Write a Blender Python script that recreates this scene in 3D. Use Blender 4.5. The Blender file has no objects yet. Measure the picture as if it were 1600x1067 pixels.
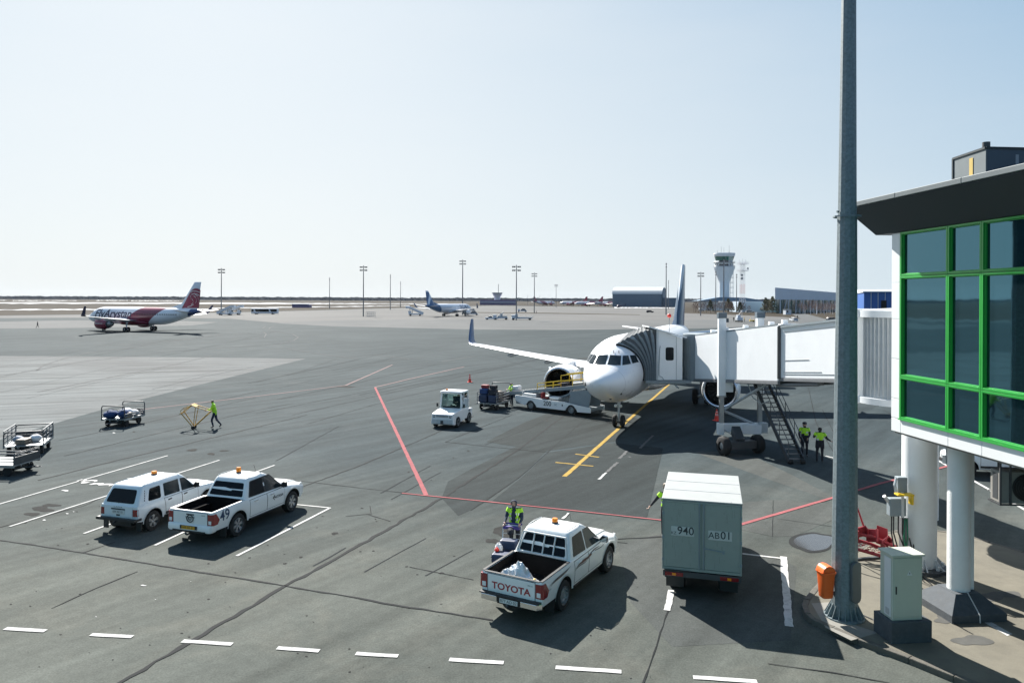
import bpy, bmesh, math, random
import numpy as np
from mathutils import Vector, Matrix
random.seed(7)
SC = bpy.context.scene
COL = SC.collection
R = math.radians
# ---------------------------------------------------------------- camera
F, H, YH, ROLL = 1145.0, 8.1, 467.6, 0.0042
cam = bpy.data.cameras.new('camera')
cam.sensor_width = 36.0
cam.lens = F / 1600 * 36
cam.shift_y = -(533.5 - YH) / 1600
cam.clip_start = 0.1
cam.clip_end = 40000
camo = bpy.data.objects.new('camera', cam)
COL.objects.link(camo)
camo.matrix_world = Matrix.Translation((0, 0, H)) @ Matrix.Rotation(R(90), 4, 'X') @ Matrix.Rotation(ROLL, 4, 'Z')
SC.camera = camo
# ---------------------------------------------------------------- sky and sun
SUN_EL, SUN_AZ = R(39.5), R(-25.0)
sd = Vector((math.sin(SUN_AZ) * math.cos(SUN_EL), math.cos(SUN_AZ) * math.cos(SUN_EL), math.sin(SUN_EL)))
w = bpy.data.worlds.new('World')
SC.world = w
w.use_nodes = True
nt = w.node_tree
bg = nt.nodes['Background']
sky = nt.nodes.new('ShaderNodeTexSky')
sky.sky_type = 'NISHITA'
sky.sun_disc = False
sky.sun_elevation = SUN_EL
sky.sun_rotation = SUN_AZ
sky.altitude = 300
sky.air_density = 1.0
sky.dust_density = 2.6
sky.ozone_density = 1.5
nt.links.new(sky.outputs[0], bg.inputs[0])
SKY_STR = 0.06
HAZE = 0.000018
bg.inputs[1].default_value = SKY_STR
sl = bpy.data.lights.new('sun', 'SUN')
sl.energy = 5.0
sl.angle = R(0.5)
sl.color = (1.0, 0.955, 0.89)
so = bpy.data.objects.new('sun', sl)
COL.objects.link(so)
so.rotation_euler = (-sd).to_track_quat('-Z', 'Y').to_euler()
SC.view_settings.view_transform = 'Standard'
SC.view_settings.look = 'None'
SC.view_settings.exposure = 1.35
SC.view_settings.gamma = 1.0
# spring haze: the clear-air sky is thinned towards a milky white near the sun's side and the horizon
def world_haze():
    n = nt.nodes; l = nt.links
    def vmath(op, a, b=None):
        k = n.new('ShaderNodeVectorMath'); k.operation = op
        for i, q in enumerate((a, b)):
            if q is None: continue
            if isinstance(q, (tuple, Vector)): k.inputs[i].default_value = q
            else: l.new(q, k.inputs[i])
        return k
    def rng(x, a, c, lo, hi):
        r = n.new('ShaderNodeMapRange'); r.inputs[1].default_value = a; r.inputs[2].default_value = c
        r.inputs[3].default_value = lo; r.inputs[4].default_value = hi; l.new(x, r.inputs[0]); return r.outputs[0]
    def mix(fac, x, y):
        k = n.new('ShaderNodeMix'); k.data_type = 'RGBA'
        if isinstance(fac, float): k.inputs[0].default_value = fac
        else: l.new(fac, k.inputs[0])
        for s_, q in ((6, x), (7, y)):
            if isinstance(q, tuple): k.inputs[s_].default_value = (*q, 1)
            else: l.new(q, k.inputs[s_])
        return k.outputs[2]
    tc = n.new('ShaderNodeTexCoord'); d = tc.outputs['Generated']
    sh = Vector((math.sin(SUN_AZ), math.cos(SUN_AZ), 0))
    dot = vmath('DOT_PRODUCT', d, sh).outputs['Value']
    sx = n.new('ShaderNodeSeparateXYZ'); l.new(d, sx.inputs[0])
    t = rng(dot, .35, 1.0, 0, 1); e = rng(sx.outputs[2], 0, .36, 0, 1); e2 = rng(sx.outputs[2], .36, .9, 0, 1); b = rng(dot, .35, -.7, 0, 1)
    K = 1 / (SKY_STR * 2 ** SC.view_settings.exposure)
    c = lambda *q: tuple(x * K for x in q)
    hor = mix(t, c(.58,.72,.82), c(.84,.90,.925))
    top = mix(t, c(.28,.48,.69), c(.80,.875,.93))
    low = mix(e, hor, top)
    low = mix(e2, low, mix(t, c(.18,.34,.60), c(.56,.70,.88)))
    low = mix(b, low, mix(e, c(.27,.39,.53), c(.15,.27,.47)))
    # thin uneven veil of high cloud
    sc_ = vmath('MULTIPLY', d, (1.2, 1.2, 5.0)).outputs[0]
    cl = n.new('ShaderNodeTexNoise'); cl.inputs['Scale'].default_value = 1.6; cl.inputs['Detail'].default_value = 5; cl.inputs['Roughness'].default_value = .55; l.new(sc_, cl.inputs['Vector'])
    low = mix(rng(cl.outputs[0], .45, .75, 0, .22), low, mix(t, c(.66,.76,.83), c(.88,.92,.935)))
    l.new(mix(.95, sky.outputs[0], low), bg.inputs[0])
world_haze()

# ---------------------------------------------------------------- helpers
def ray(px, py):
    a = px - 800; b = py - YH
    c, s = math.cos(ROLL), math.sin(ROLL)
    return (a * c + b * s) / F, (-a * s + b * c) / F
def G(px, py, z=0.0):
    "point of the ground (height z) seen at a pixel of the photograph"
    u, v = ray(px, py)
    Y = (H - z) / v
    return Vector((u * Y, Y, z))
def AT(px, py, Y):
    u, v = ray(px, py)
    return Vector((u * Y, Y, H - v * Y))

class MB:
    def __init__(s, m=None):
        s.v = []; s.f = []; s.mi = []; s.m = m or Matrix()
    def add(s, vs, fs, mi=0):
        b = len(s.v)
        s.v += [s.m @ Vector(v) for v in vs]
        s.f += [[i + b for i in f] for f in fs]
        s.mi += [mi] * len(fs)
    def box(s, x0, x1, y0, y1, z0, z1, mi=0):
        s.add([(x0,y0,z0),(x1,y0,z0),(x1,y1,z0),(x0,y1,z0),(x0,y0,z1),(x1,y0,z1),(x1,y1,z1),(x0,y1,z1)],
              [(3,2,1,0),(4,5,6,7),(0,1,5,4),(1,2,6,5),(2,3,7,6),(3,0,4,7)], mi)
    def beam(s, p, q, w, h=None, mi=0, up=(0,0,1)):
        h = w if h is None else h
        p = Vector(p); q = Vector(q); d = (q - p).normalized(); u = Vector(up)
        if abs(d.dot(u)) > .98: u = Vector((1,0,0))
        a = d.cross(u).normalized() * w / 2; b = a.cross(d).normalized() * h / 2
        vs = [p-a-b,p+a-b,p+a+b,p-a+b,q-a-b,q+a-b,q+a+b,q-a+b]
        s.add(vs, [(3,2,1,0),(4,5,6,7),(0,1,5,4),(1,2,6,5),(2,3,7,6),(3,0,4,7)], mi)
    def tube(s, pts, r, n=8, mi=0, caps=True, closed=False):
        pts = [Vector(p) for p in pts]; N = len(pts)
        rr = r if isinstance(r, (list, tuple)) else [r] * N
        rings = []; pa = None
        for i, p in enumerate(pts):
            if closed: d = pts[(i+1) % N] - pts[i-1]
            else: d = pts[min(i+1, N-1)] - pts[max(i-1, 0)]
            d.normalize()
            if pa is None:
                u = Vector((0,0,1)) if abs(d.z) < .9 else Vector((1,0,0))
                a = d.cross(u).normalized()
            else:
                a = (pa - d * pa.dot(d)).normalized()
            pa = a; b = d.cross(a)
            rings.append([p + a * math.cos(t*2*math.pi/n) * rr[i] + b * math.sin(t*2*math.pi/n) * rr[i] for t in range(n)])
        s.loft(rings, caps=caps and not closed, mi=mi, wrap=closed)
    def loft(s, rings, caps=True, mi=0, closed=True, wrap=False, flip=False):
        n = len(rings[0]); vs = [p for r in rings for p in r]; fs = []
        K = len(rings)
        for i in range(K if wrap else K-1):
            j2 = (i+1) % K
            for k in range(n if closed else n-1):
                k2 = (k+1) % n
                q = (i*n+k, i*n+k2, j2*n+k2, j2*n+k)
                fs.append(q[::-1] if flip else q)
        if caps and closed:
            fs.append(tuple(range(n))[::-1] if not flip else tuple(range(n)))
            fs.append(tuple((K-1)*n+k for k in range(n)) if not flip else tuple((K-1)*n+k for k in range(n))[::-1])
        s.add(vs, fs, mi)
    def cone(s, p, q, r0, r1, n=16, mi=0, caps=True):
        s.tube([p, q], [r0, r1], n, mi, caps)
    def lathe(s, prof, o=(0,0,0), axis=(0,0,1), n=24, mi=0, caps=False):
        o = Vector(o); d = Vector(axis).normalized()
        u = Vector((0,0,1)) if abs(d.z) < .9 else Vector((1,0,0))
        a = d.cross(u).normalized(); b = d.cross(a)
        s.loft([[o + d*t + (a*math.cos(k*2*math.pi/n) + b*math.sin(k*2*math.pi/n))*r for k in range(n)] for r, t in prof], caps=caps, mi=mi)
    def prism(s, poly, off, mi=0):
        "polygon of 3-D points swept by a vector"
        a = [Vector(p) for p in poly]; o = Vector(off); n = len(a)
        s.add(a + [p + o for p in a], [tuple(range(n))[::-1], tuple(range(n, 2*n))] + [(i,(i+1)%n,n+(i+1)%n,n+i) for i in range(n)], mi)
    def poly(s, pts, mi=0):
        s.add(pts, [tuple(range(len(pts)))], mi)
    def build(s, name, mats, parent=None, smooth=None, bevel=0, seg=2, fixn=True):
        me = bpy.data.meshes.new(name)
        me.from_pydata([tuple(v) for v in s.v], [], s.f)
        mats = mats if isinstance(mats, (list, tuple)) else [mats]
        for m in mats: me.materials.append(m)
        me.polygons.foreach_set('material_index', s.mi)
        if fixn:
            bm = bmesh.new(); bm.from_mesh(me)
            bmesh.ops.recalc_face_normals(bm, faces=bm.faces)
            bm.to_mesh(me); bm.free()
        if smooth:
            me.shade_smooth(); me.set_sharp_from_angle(angle=R(smooth))
        me.update()
        o = bpy.data.objects.new(name, me)
        COL.objects.link(o)
        if parent: o.parent = parent
        if bevel:
            b = o.modifiers.new('bevel', 'BEVEL'); b.width = bevel; b.segments = seg; b.limit_method = 'ANGLE'; b.angle_limit = R(35)
            b.harden_normals = False
        return o

def tag(o, label=None, cat=None, group=None, kind=None):
    if label: o['label'] = label
    if cat: o['category'] = cat
    if group: o['group'] = group
    if kind: o['kind'] = kind
    return o
def thing(name, label, cat, loc=(0,0,0), rz=0.0, group=None):
    o = bpy.data.objects.new(name, None); COL.objects.link(o)
    o.empty_display_size = .3
    o.location = loc; o.rotation_euler = (0,0,rz)
    return tag(o, label, cat, group)
def children(o): return [c for c in COL.objects if c.parent == o]
def copy_tree(o, parent=None):
    c = o.copy(); COL.objects.link(c); c.parent = parent
    for ch in children(o): copy_tree(ch, c)
    return c
def dup(o, loc, rz, label, group=None):
    c = copy_tree(o); c.location = loc; c.rotation_euler = (0,0,rz); c['label'] = label
    if group: c['group'] = group
    return c

# ---------------------------------------------------------------- materials
M = {}
def mk(name, col, rough=.5, metal=0., var=.10, vs=2.5, bump=0., bs=60., coat=0., spec=.5, dirt=0., dcol=(.12,.10,.08)):
    m = bpy.data.materials.new(name); m.use_nodes = True
    n = m.node_tree.nodes; l = m.node_tree.links; b = n['Principled BSDF']
    tc = n.new('ShaderNodeTexCoord')
    no = n.new('ShaderNodeTexNoise'); no.inputs['Scale'].default_value = vs; no.inputs['Detail'].default_value = 6; no.inputs['Roughness'].default_value = .65
    l.new(tc.outputs['Object'], no.inputs['Vector'])
    mr = n.new('ShaderNodeMapRange'); mr.inputs[1].default_value = .25; mr.inputs[2].default_value = .75
    mr.inputs[3].default_value = 1 - var; mr.inputs[4].default_value = 1 + var
    l.new(no.outputs[0], mr.inputs[0])
    mx = n.new('ShaderNodeMix'); mx.data_type = 'RGBA'; mx.blend_type = 'MULTIPLY'; mx.inputs[0].default_value = 1
    mx.inputs[6].default_value = (*col, 1)
    l.new(mr.outputs[0], mx.inputs[7])
    out = mx.outputs[2]
    if dirt:
        n2 = n.new('ShaderNodeTexNoise'); n2.inputs['Scale'].default_value = vs * 2.3; n2.inputs['Detail'].default_value = 8; n2.inputs['Roughness'].default_value = .7
        l.new(tc.outputs['Object'], n2.inputs['Vector'])
        m2 = n.new('ShaderNodeMapRange'); m2.inputs[1].default_value = .5; m2.inputs[2].default_value = .8; m2.inputs[4].default_value = dirt
        l.new(n2.outputs[0], m2.inputs[0])
        m3 = n.new('ShaderNodeMix'); m3.data_type = 'RGBA'; m3.inputs[7].default_value = (*dcol, 1)
        l.new(m2.outputs[0], m3.inputs[0]); l.new(out, m3.inputs[6]); out = m3.outputs[2]
    l.new(out, b.inputs['Base Color'])
    rr = n.new('ShaderNodeMapRange'); rr.inputs[3].default_value = max(.02, rough - .06); rr.inputs[4].default_value = min(1, rough + .08)
    l.new(no.outputs[0], rr.inputs[0]); l.new(rr.outputs[0], b.inputs['Roughness'])
    b.inputs['Metallic'].default_value = metal
    b.inputs['Specular IOR Level'].default_value = spec
    b.inputs['Coat Weight'].default_value = coat
    b.inputs['Coat Roughness'].default_value = .06
    if bump:
        n3 = n.new('ShaderNodeTexNoise'); n3.inputs['Scale'].default_value = bs; n3.inputs['Detail'].default_value = 4
        l.new(tc.outputs['Object'], n3.inputs['Vector'])
        bp = n.new('ShaderNodeBump'); bp.inputs['Strength'].default_value = bump; bp.inputs['Distance'].default_value = .02
        l.new(n3.outputs[0], bp.inputs['Height']); l.new(bp.outputs[0], b.inputs['Normal'])
    M[name] = m
    return m
mk('white_paint', (.78,.79,.78), .32, var=.03, coat=.4, dirt=.10, dcol=(.35,.33,.30))
mk('niva_paint', (.66,.72,.75), .35, var=.04, coat=.3, dirt=.14, dcol=(.30,.29,.27))
mk('aircraft_white', (.80,.81,.82), .28, var=.025, vs=.5, coat=.3, dirt=.04, dcol=(.5,.5,.5))
mk('bridge_white', (.74,.76,.77), .5, var=.04, vs=.8, dirt=.09, dcol=(.42,.42,.40))
mk('panel_white', (.74,.76,.76), .45, var=.03, vs=.8, dirt=.05, dcol=(.45,.45,.43))
mk('column_white', (.72,.74,.74), .6, var=.05, vs=1.6, bump=.25, bs=25, dirt=.1, dcol=(.4,.4,.38))
mk('bridge_gray', (.22,.26,.28), .55, var=.08)
mk('cap_blue', (.07,.10,.125), .5, var=.1)
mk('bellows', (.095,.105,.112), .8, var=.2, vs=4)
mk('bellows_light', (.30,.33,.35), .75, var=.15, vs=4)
mk('dark_steel', (.07,.075,.08), .5, .4, var=.15)
mk('steel', (.32,.34,.35), .42, .7, var=.12, dirt=.2)
mk('light_steel', (.55,.57,.58), .45, .3, var=.10, dirt=.2)
mk('rubber', (.018,.018,.018), .85, var=.25, vs=6, dirt=.15, dcol=(.10,.095,.085))
mk('black_plastic', (.018,.019,.02), .55, var=.2)
mk('bed_liner', (.012,.011,.011), .9, var=.3, bump=.2, bs=30, spec=.08)
mk('dark_glass', (.008,.010,.012), .06, var=.1, spec=.16)
mk('cab_glass', (.006,.010,.014), .15, var=.1, spec=.10)
mk('tint_glass', (.016,.025,.03), .05, var=.1, spec=.3)
mk('alloy', (.55,.56,.57), .3, .8, var=.08, dirt=.2)
mk('chrome', (.75,.76,.77), .12, 1., var=.05)
mk('red_lens', (.22,.008,.012), .15, var=.15, coat=.6)
mk('clear_lens', (.75,.76,.76), .1, var=.05, coat=.6)
mk('orange_lens', (.85,.25,.01), .2, var=.1, coat=.5)
mk('orange_plastic', (.80,.14,.025), .4, var=.08, dirt=.1)
mk('plate_yellow', (.70,.36,.02), .4, var=.05)
mk('plate_white', (.62,.64,.63), .4, var=.05)
mk('text_blue', (.012,.04,.10), .4, var=.1)
mk('text_dark', (.03,.035,.04), .5, var=.1)
mk('text_red', (.33,.02,.03), .4, var=.1)
mk('box_paint', (.27,.305,.275), .5, var=.06, vs=1.2, dirt=.18, dcol=(.14,.14,.13))
mk('box_roof', (.29,.305,.30), .55, var=.05, vs=1.5, dirt=.15, dcol=(.4,.4,.38))
mk('galvanized', (.165,.205,.22), .6, .2, var=.34, vs=14, dirt=.25, dcol=(.12,.14,.15))
mk('cover_gray', (.085,.10,.105), .6, var=.12)
mk('cabinet_paint', (.47,.50,.42), .5, var=.04, dirt=.08, dcol=(.25,.24,.2))
mk('plinth', (.06,.07,.08), .85, var=.25, vs=5, bump=.3, bs=30, dirt=.3, dcol=(.16,.16,.15))
mk('concrete', (.135,.125,.097), .9, var=.25, vs=1.1, bump=.3, bs=40, dirt=.45, dcol=(.075,.07,.06))
mk('kerb', (.10,.094,.080), .9, var=.3, vs=3, bump=.4, bs=30, dirt=.5, dcol=(.05,.048,.042))
mk('pale_concrete', (.20,.195,.175), .85, var=.1, vs=3)
mk('green_frame', (.02,.33,.045), .35, var=.06, coat=.3)
mk('fascia', (.012,.024,.031), .6, var=.12, vs=1)
mk('rim_metal', (.12,.145,.155), .6, .1, var=.1)
mk('soffit', (.22,.21,.19), .8, var=.1)
mk('yellow_paint', (.72,.48,.02), .45, var=.1, dirt=.15)
mk('crane_yellow', (.50,.30,.06), .55, var=.2, dirt=.3)
mk('red_paint', (.26,.015,.025), .6, var=.2, dirt=.2)
mk('cone_red', (.80,.05,.03), .5, var=.08)
mk('blue_cloth', (.02,.05,.15), .8, var=.25, vs=8, bump=.2)
mk('navy_case', (.015,.03,.075), .5, var=.25, vs=8)
mk('white_bag', (.72,.73,.74), .5, var=.1, vs=8, bump=.4, bs=14)
mk('red_case', (.25,.03,.03), .5, var=.2)
mk('brown_case', (.20,.16,.12), .6, var=.2)
mk('teal_case', (.03,.10,.12), .5, var=.2)
mk('hivis', (.42,.80,.03), .65, var=.08, vs=10)
mk('cloth_dark', (.018,.02,.028), .85, var=.3, vs=12)
mk('cloth_navy', (.02,.03,.06), .85, var=.3, vs=12)
mk('skin', (.50,.32,.24), .55, var=.06)
mk('hair', (.02,.016,.013), .7, var=.2)
mk('tail_blue', (.018,.10,.24), .35, var=.08, vs=.6, coat=.3)
mk('tip_blue', (.022,.06,.15), .35, var=.08)
mk('burgundy', (.22,.012,.045), .3, var=.08, vs=.5, coat=.3)
mk('night_blue', (.02,.02,.06), .35, var=.1)
mk('engine_dark', (.012,.013,.014), .5, .3, var=.2)
mk('wing_gray', (.52,.55,.58), .4, .2, var=.05, vs=.6)
mk('metal_lip', (.72,.73,.74), .2, .9, var=.05)
mk('hangar_wall', (.10,.165,.225), .6, var=.06, vs=.1)
mk('hangar_roof', (.50,.53,.53), .6, var=.05, vs=.1)
mk('hall_wall', (.52,.62,.72), .5, var=.05, vs=.1)
mk('blue_cladding', (.02,.10,.34), .45, var=.08, vs=.2)
mk('tower_white', (.62,.66,.70), .6, var=.04, vs=.2)
mk('tower_green', (.01,.12,.10), .1, var=.1, spec=.8)
mk('purple_wall', (.16,.13,.25), .6, var=.1)
mk('mast_metal', (.17,.18,.19), .6, .3, var=.1)
mk('lattice_white', (.58,.58,.60), .6, var=.1)
mk('lattice_red', (.50,.25,.25), .6, var=.1)
mk('bark', (.16,.12,.10), .9, var=.3, vs=1)
mk('twigs', (.15,.095,.08), .95, var=.35, vs=.6)
mk('birch_twigs', (.23,.165,.15), .95, var=.35, vs=.6)
mk('pine', (.10,.10,.055), .9, var=.35, vs=.7)
mk('far_wood', (.075,.08,.09), .95, var=.25, vs=.02)
mk('line_white', (.46,.46,.45), .9, var=.15, vs=2.6, dirt=.75, dcol=(.075,.08,.08), spec=.06)
mk('line_faint', (.11,.112,.112), .95, var=.15, vs=8, dirt=.7, dcol=(.065,.067,.067), spec=.06)
mk('line_pink', (.28,.095,.10), .9, var=.2, vs=1.8, dirt=.7, dcol=(.10,.07,.07), spec=.06)
mk('line_pale_pink', (.20,.14,.135), .8, var=.2, vs=6, dirt=.6, dcol=(.07,.07,.07), spec=.06)
mk('line_yellow', (.33,.225,.06), .9, var=.2, vs=1.8, dirt=.65, dcol=(.09,.085,.07), spec=.06)
mk('tar', (.022,.024,.025), .8, var=.3, vs=3, spec=.06)
mk('stair_gray', (.40,.43,.45), .5, .2, var=.1)

def text_mb(txt, size, bold=0.0, sx=1.0, shear=0.0):
    "mesh of a text in its own XY plane, centred"
    cu = bpy.data.curves.new('lettering', 'FONT'); cu.body = txt; cu.size = size; cu.offset = bold; cu.shear = shear
    cu.align_x = 'CENTER'; cu.align_y = 'CENTER'; cu.resolution_u = 4
    o = bpy.data.objects.new('lettering', cu); COL.objects.link(o)
    dg = bpy.context.evaluated_depsgraph_get()
    me = bpy.data.meshes.new_from_object(o.evaluated_get(dg))
    vs = [(v.co.x * sx, v.co.y, 0) for v in me.vertices]; fs = [tuple(p.vertices) for p in me.polygons]
    bpy.data.objects.remove(o); bpy.data.curves.remove(cu); bpy.data.meshes.remove(me)
    return vs, fs
def letter(name, txt, size, m, parent, fn, bold=0., sx=1., shear=0., cuts=None):
    "lettering laid on a surface: fn(u, v) gives the 3-D point"
    vs, fs = text_mb(txt, size, bold, sx, shear)
    me = bpy.data.meshes.new(name); me.from_pydata(vs, [], fs)
    bm = bmesh.new(); bm.from_mesh(me)
    bmesh.ops.remove_doubles(bm, verts=bm.verts, dist=1e-5)
    for c in (cuts or []):
        bmesh.ops.bisect_plane(bm, geom=bm.verts[:]+bm.edges[:]+bm.faces[:], plane_co=(0,c,0), plane_no=(0,1,0))
    for v in bm.verts: v.co = Vector(fn(v.co.x, v.co.y))
    bm.to_mesh(me); bm.free()
    me.materials.append(m)
    o = bpy.data.objects.new(name, me); COL.objects.link(o); o.parent = parent
    return o
def hz(px, py): return G(px, py)
def place(a, b, la, lb):
    "location and rotation that bring local ground points la, lb (2-D) to world points a, b as near as a rigid move can"
    wa, wb = Vector(a[:2]), Vector(b[:2]); la, lb = Vector(la), Vector(lb)
    r = math.atan2((wb-wa).y, (wb-wa).x) - math.atan2((lb-la).y, (lb-la).x)
    c, s = math.cos(r), math.sin(r); mid = (la+lb)/2; wm = (wa+wb)/2
    return (wm.x - (c*mid.x - s*mid.y), wm.y - (s*mid.x + c*mid.y), 0), r
# ================================================================ setting: ground
def sheet(name, pts, m, z, thick=0.0):
    bm = bmesh.new()
    vs = [bm.verts.new((p[0], p[1], z)) for p in pts]
    f = bm.faces.new(vs); bmesh.ops.triangulate(bm, faces=[f])
    bmesh.ops.recalc_face_normals(bm, faces=bm.faces)
    for f in bm.faces:
        if f.normal.z < 0: f.normal_flip()
    me = bpy.data.meshes.new(name); bm.to_mesh(me); bm.free(); me.materials.append(m)
    o = bpy.data.objects.new(name, me); COL.objects.link(o); o['kind'] = 'structure'
    return o

def ground_mat(name, ca, cb, cc, stretch_dir, streak=.5, speck=.25, rough=.9, patch=.045, wear=.35, spec=.3, near=None):
    m = bpy.data.materials.new(name); m.use_nodes = True
    n = m.node_tree.nodes; l = m.node_tree.links; b = n['Principled BSDF']
    tc = n.new('ShaderNodeTexCoord')
    def noise(scale, detail, rough_, vec=None, dist=0.):
        t = n.new('ShaderNodeTexNoise'); t.inputs['Scale'].default_value = scale; t.inputs['Detail'].default_value = detail
        t.inputs['Roughness'].default_value = rough_; t.inputs['Distortion'].default_value = dist
        l.new(vec or tc.outputs['Object'], t.inputs['Vector']); return t.outputs[0]
    def rng(x, a, c, lo, hi):
        r = n.new('ShaderNodeMapRange'); r.inputs[1].default_value = a; r.inputs[2].default_value = c
        r.inputs[3].default_value = lo; r.inputs[4].default_value = hi; l.new(x, r.inputs[0]); return r.outputs[0]
    def mix(fac, x, y, mode='MIX'):
        k = n.new('ShaderNodeMix'); k.data_type = 'RGBA'; k.blend_type = mode
        if isinstance(fac, float): k.inputs[0].default_value = fac
        else: l.new(fac, k.inputs[0])
        for s_, q in ((6, x), (7, y)):
            if isinstance(q, tuple): k.inputs[s_].default_value = (*q, 1)
            else: l.new(q, k.inputs[s_])
        return k.outputs[2]
    mp = n.new('ShaderNodeMapping'); mp.inputs['Rotation'].default_value = (0, 0, -stretch_dir); mp.inputs['Scale'].default_value = (.12, 1.6, 1)
    # rotate first, then squeeze along the traffic direction
    mp.vector_type = 'POINT'
    rot = n.new('ShaderNodeVectorRotate'); rot.rotation_type = 'Z_AXIS'; rot.inputs['Angle'].default_value = -stretch_dir
    l.new(tc.outputs['Object'], rot.inputs['Vector'])
    mp.inputs['Rotation'].default_value = (0,0,0); l.new(rot.outputs[0], mp.inputs['Vector'])
    big = noise(patch, 5, .6, dist=.6)
    med = noise(.35, 6, .65, dist=.4)
    st = noise(.55, 5, .6, mp.outputs[0])
    fine = noise(22., 3, .7)
    grit = noise(3.2, 8, .75)
    col = mix(rng(big, .38, .62, 0., 1.), ca, cb)
    col = mix(rng(med, .48, .75, 0., wear), col, cc)
    col = mix(1.0, col, rng(st, .25, .75, 1-streak*.35, 1+streak*.35), 'MULTIPLY')
    col = mix(1.0, col, rng(grit, .25, .75, 1-speck*.5, 1+speck*.5), 'MULTIPLY')
    col = mix(1.0, col, rng(fine, .2, .8, 1-speck, 1+speck), 'MULTIPLY')
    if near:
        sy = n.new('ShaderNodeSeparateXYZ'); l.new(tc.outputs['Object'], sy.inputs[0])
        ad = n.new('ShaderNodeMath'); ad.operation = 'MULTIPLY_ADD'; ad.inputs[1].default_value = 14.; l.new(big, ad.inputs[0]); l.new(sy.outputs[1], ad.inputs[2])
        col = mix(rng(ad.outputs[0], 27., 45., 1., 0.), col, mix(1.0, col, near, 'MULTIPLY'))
    l.new(col, b.inputs['Base Color'])
    l.new(rng(med, .3, .7, rough-.1, rough), b.inputs['Roughness'])
    b.inputs['Specular IOR Level'].default_value = spec
    bp = n.new('ShaderNodeBump'); bp.inputs['Strength'].default_value = .25; bp.inputs['Distance'].default_value = .01
    l.new(fine, bp.inputs['Height']); l.new(bp.outputs[0], b.inputs['Normal'])
    return m
DIR = R(52)
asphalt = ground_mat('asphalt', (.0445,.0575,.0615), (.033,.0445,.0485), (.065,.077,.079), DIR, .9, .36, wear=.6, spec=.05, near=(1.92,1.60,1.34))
old_con = ground_mat('old_concrete', (.120,.132,.134), (.085,.090,.092), (.175,.176,.168), R(20), 1.3, .22, patch=.03, spec=.05)
tan_con = ground_mat('far_concrete', (.134,.134,.130), (.114,.115,.113), (.158,.151,.141), R(5), .6, .1, patch=.012, spec=.04)
mid_con = ground_mat('mid_concrete', (.120,.124,.123), (.098,.103,.104), (.145,.147,.143), R(5), 1.2, .1, patch=.012, spec=.04)
dirtm = ground_mat('dry_grass', (.052,.045,.036), (.040,.036,.030), (.070,.061,.050), R(2), .8, .3, rough=1., patch=.004, spec=.05)
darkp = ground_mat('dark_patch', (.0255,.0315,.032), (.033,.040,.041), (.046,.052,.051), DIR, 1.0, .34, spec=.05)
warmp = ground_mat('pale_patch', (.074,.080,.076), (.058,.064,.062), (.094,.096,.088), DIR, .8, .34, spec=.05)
grassm = ground_mat('brown_grass', (.046,.038,.028), (.036,.031,.024), (.060,.050,.038), R(2), .6, .5, rough=1., patch=.05, spec=.05)
snowm = mk('snow', (.36,.37,.38), .9, var=.05, vs=.02)

B = 14000
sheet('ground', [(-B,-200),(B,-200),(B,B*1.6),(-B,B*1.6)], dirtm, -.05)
def P2(*pp): return [G(*p) for p in pp]
# the apron itself
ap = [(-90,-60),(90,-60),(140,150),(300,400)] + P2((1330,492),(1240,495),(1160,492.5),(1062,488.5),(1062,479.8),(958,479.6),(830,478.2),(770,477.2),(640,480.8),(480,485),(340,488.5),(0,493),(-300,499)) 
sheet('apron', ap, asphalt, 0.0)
# lighter concrete beyond the near asphalt
sheet('concrete_apron', P2((1330,501),(1300,507),(1080,513),(870,515),(748,514.5),(640,512),(520,509.5),(440,505),(360,498),(200,496),(0,497),(-300,504),(-300,499.4),(0,493.4),(340,488.9),(480,485.4),(640,481.2),(770,477.6),(830,478.6),(958,480),(1062,480.2),(1062,488.8),(1160,492.8),(1240,495.3),(1330,492.3)), tan_con, .004)
sheet('concrete_strip', P2((1300,507.2),(1080,513.4),(870,515.5),(748,515),(640,512.5),(520,510),(440,505.5),(430,504),(520,501),(640,499.5),(760,499),(900,501),(1080,500),(1300,499)), mid_con, .008)
sheet('concrete_patch', P2((478,560.5),(300,604),(170,637),(80,663),(-60,705),(-400,760),(-420,556),(0,556),(200,557.5),(330,558.5)), old_con, .004)
sheet('concrete_taxiway', P2((260,501),(340,503.5),(300,508.5),(120,512.5),(-60,514),(-200,510),(-60,503.5),(100,500.5)), mid_con, .008)
# repairs in the asphalt near the aircraft
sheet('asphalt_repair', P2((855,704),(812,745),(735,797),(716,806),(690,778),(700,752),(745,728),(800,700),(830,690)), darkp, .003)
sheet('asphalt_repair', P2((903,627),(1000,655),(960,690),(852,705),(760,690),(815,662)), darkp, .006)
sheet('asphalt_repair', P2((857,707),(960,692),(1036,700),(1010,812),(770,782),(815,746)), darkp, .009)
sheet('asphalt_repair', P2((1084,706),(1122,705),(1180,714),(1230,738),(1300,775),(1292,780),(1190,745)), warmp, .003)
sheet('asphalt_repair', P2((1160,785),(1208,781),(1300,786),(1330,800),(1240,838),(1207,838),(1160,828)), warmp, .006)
sheet('asphalt_repair', P2((965,850),(1040,832),(1160,850),(1245,885),(1235,1000),(1050,1010),(985,940)), warmp, .003)
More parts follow.
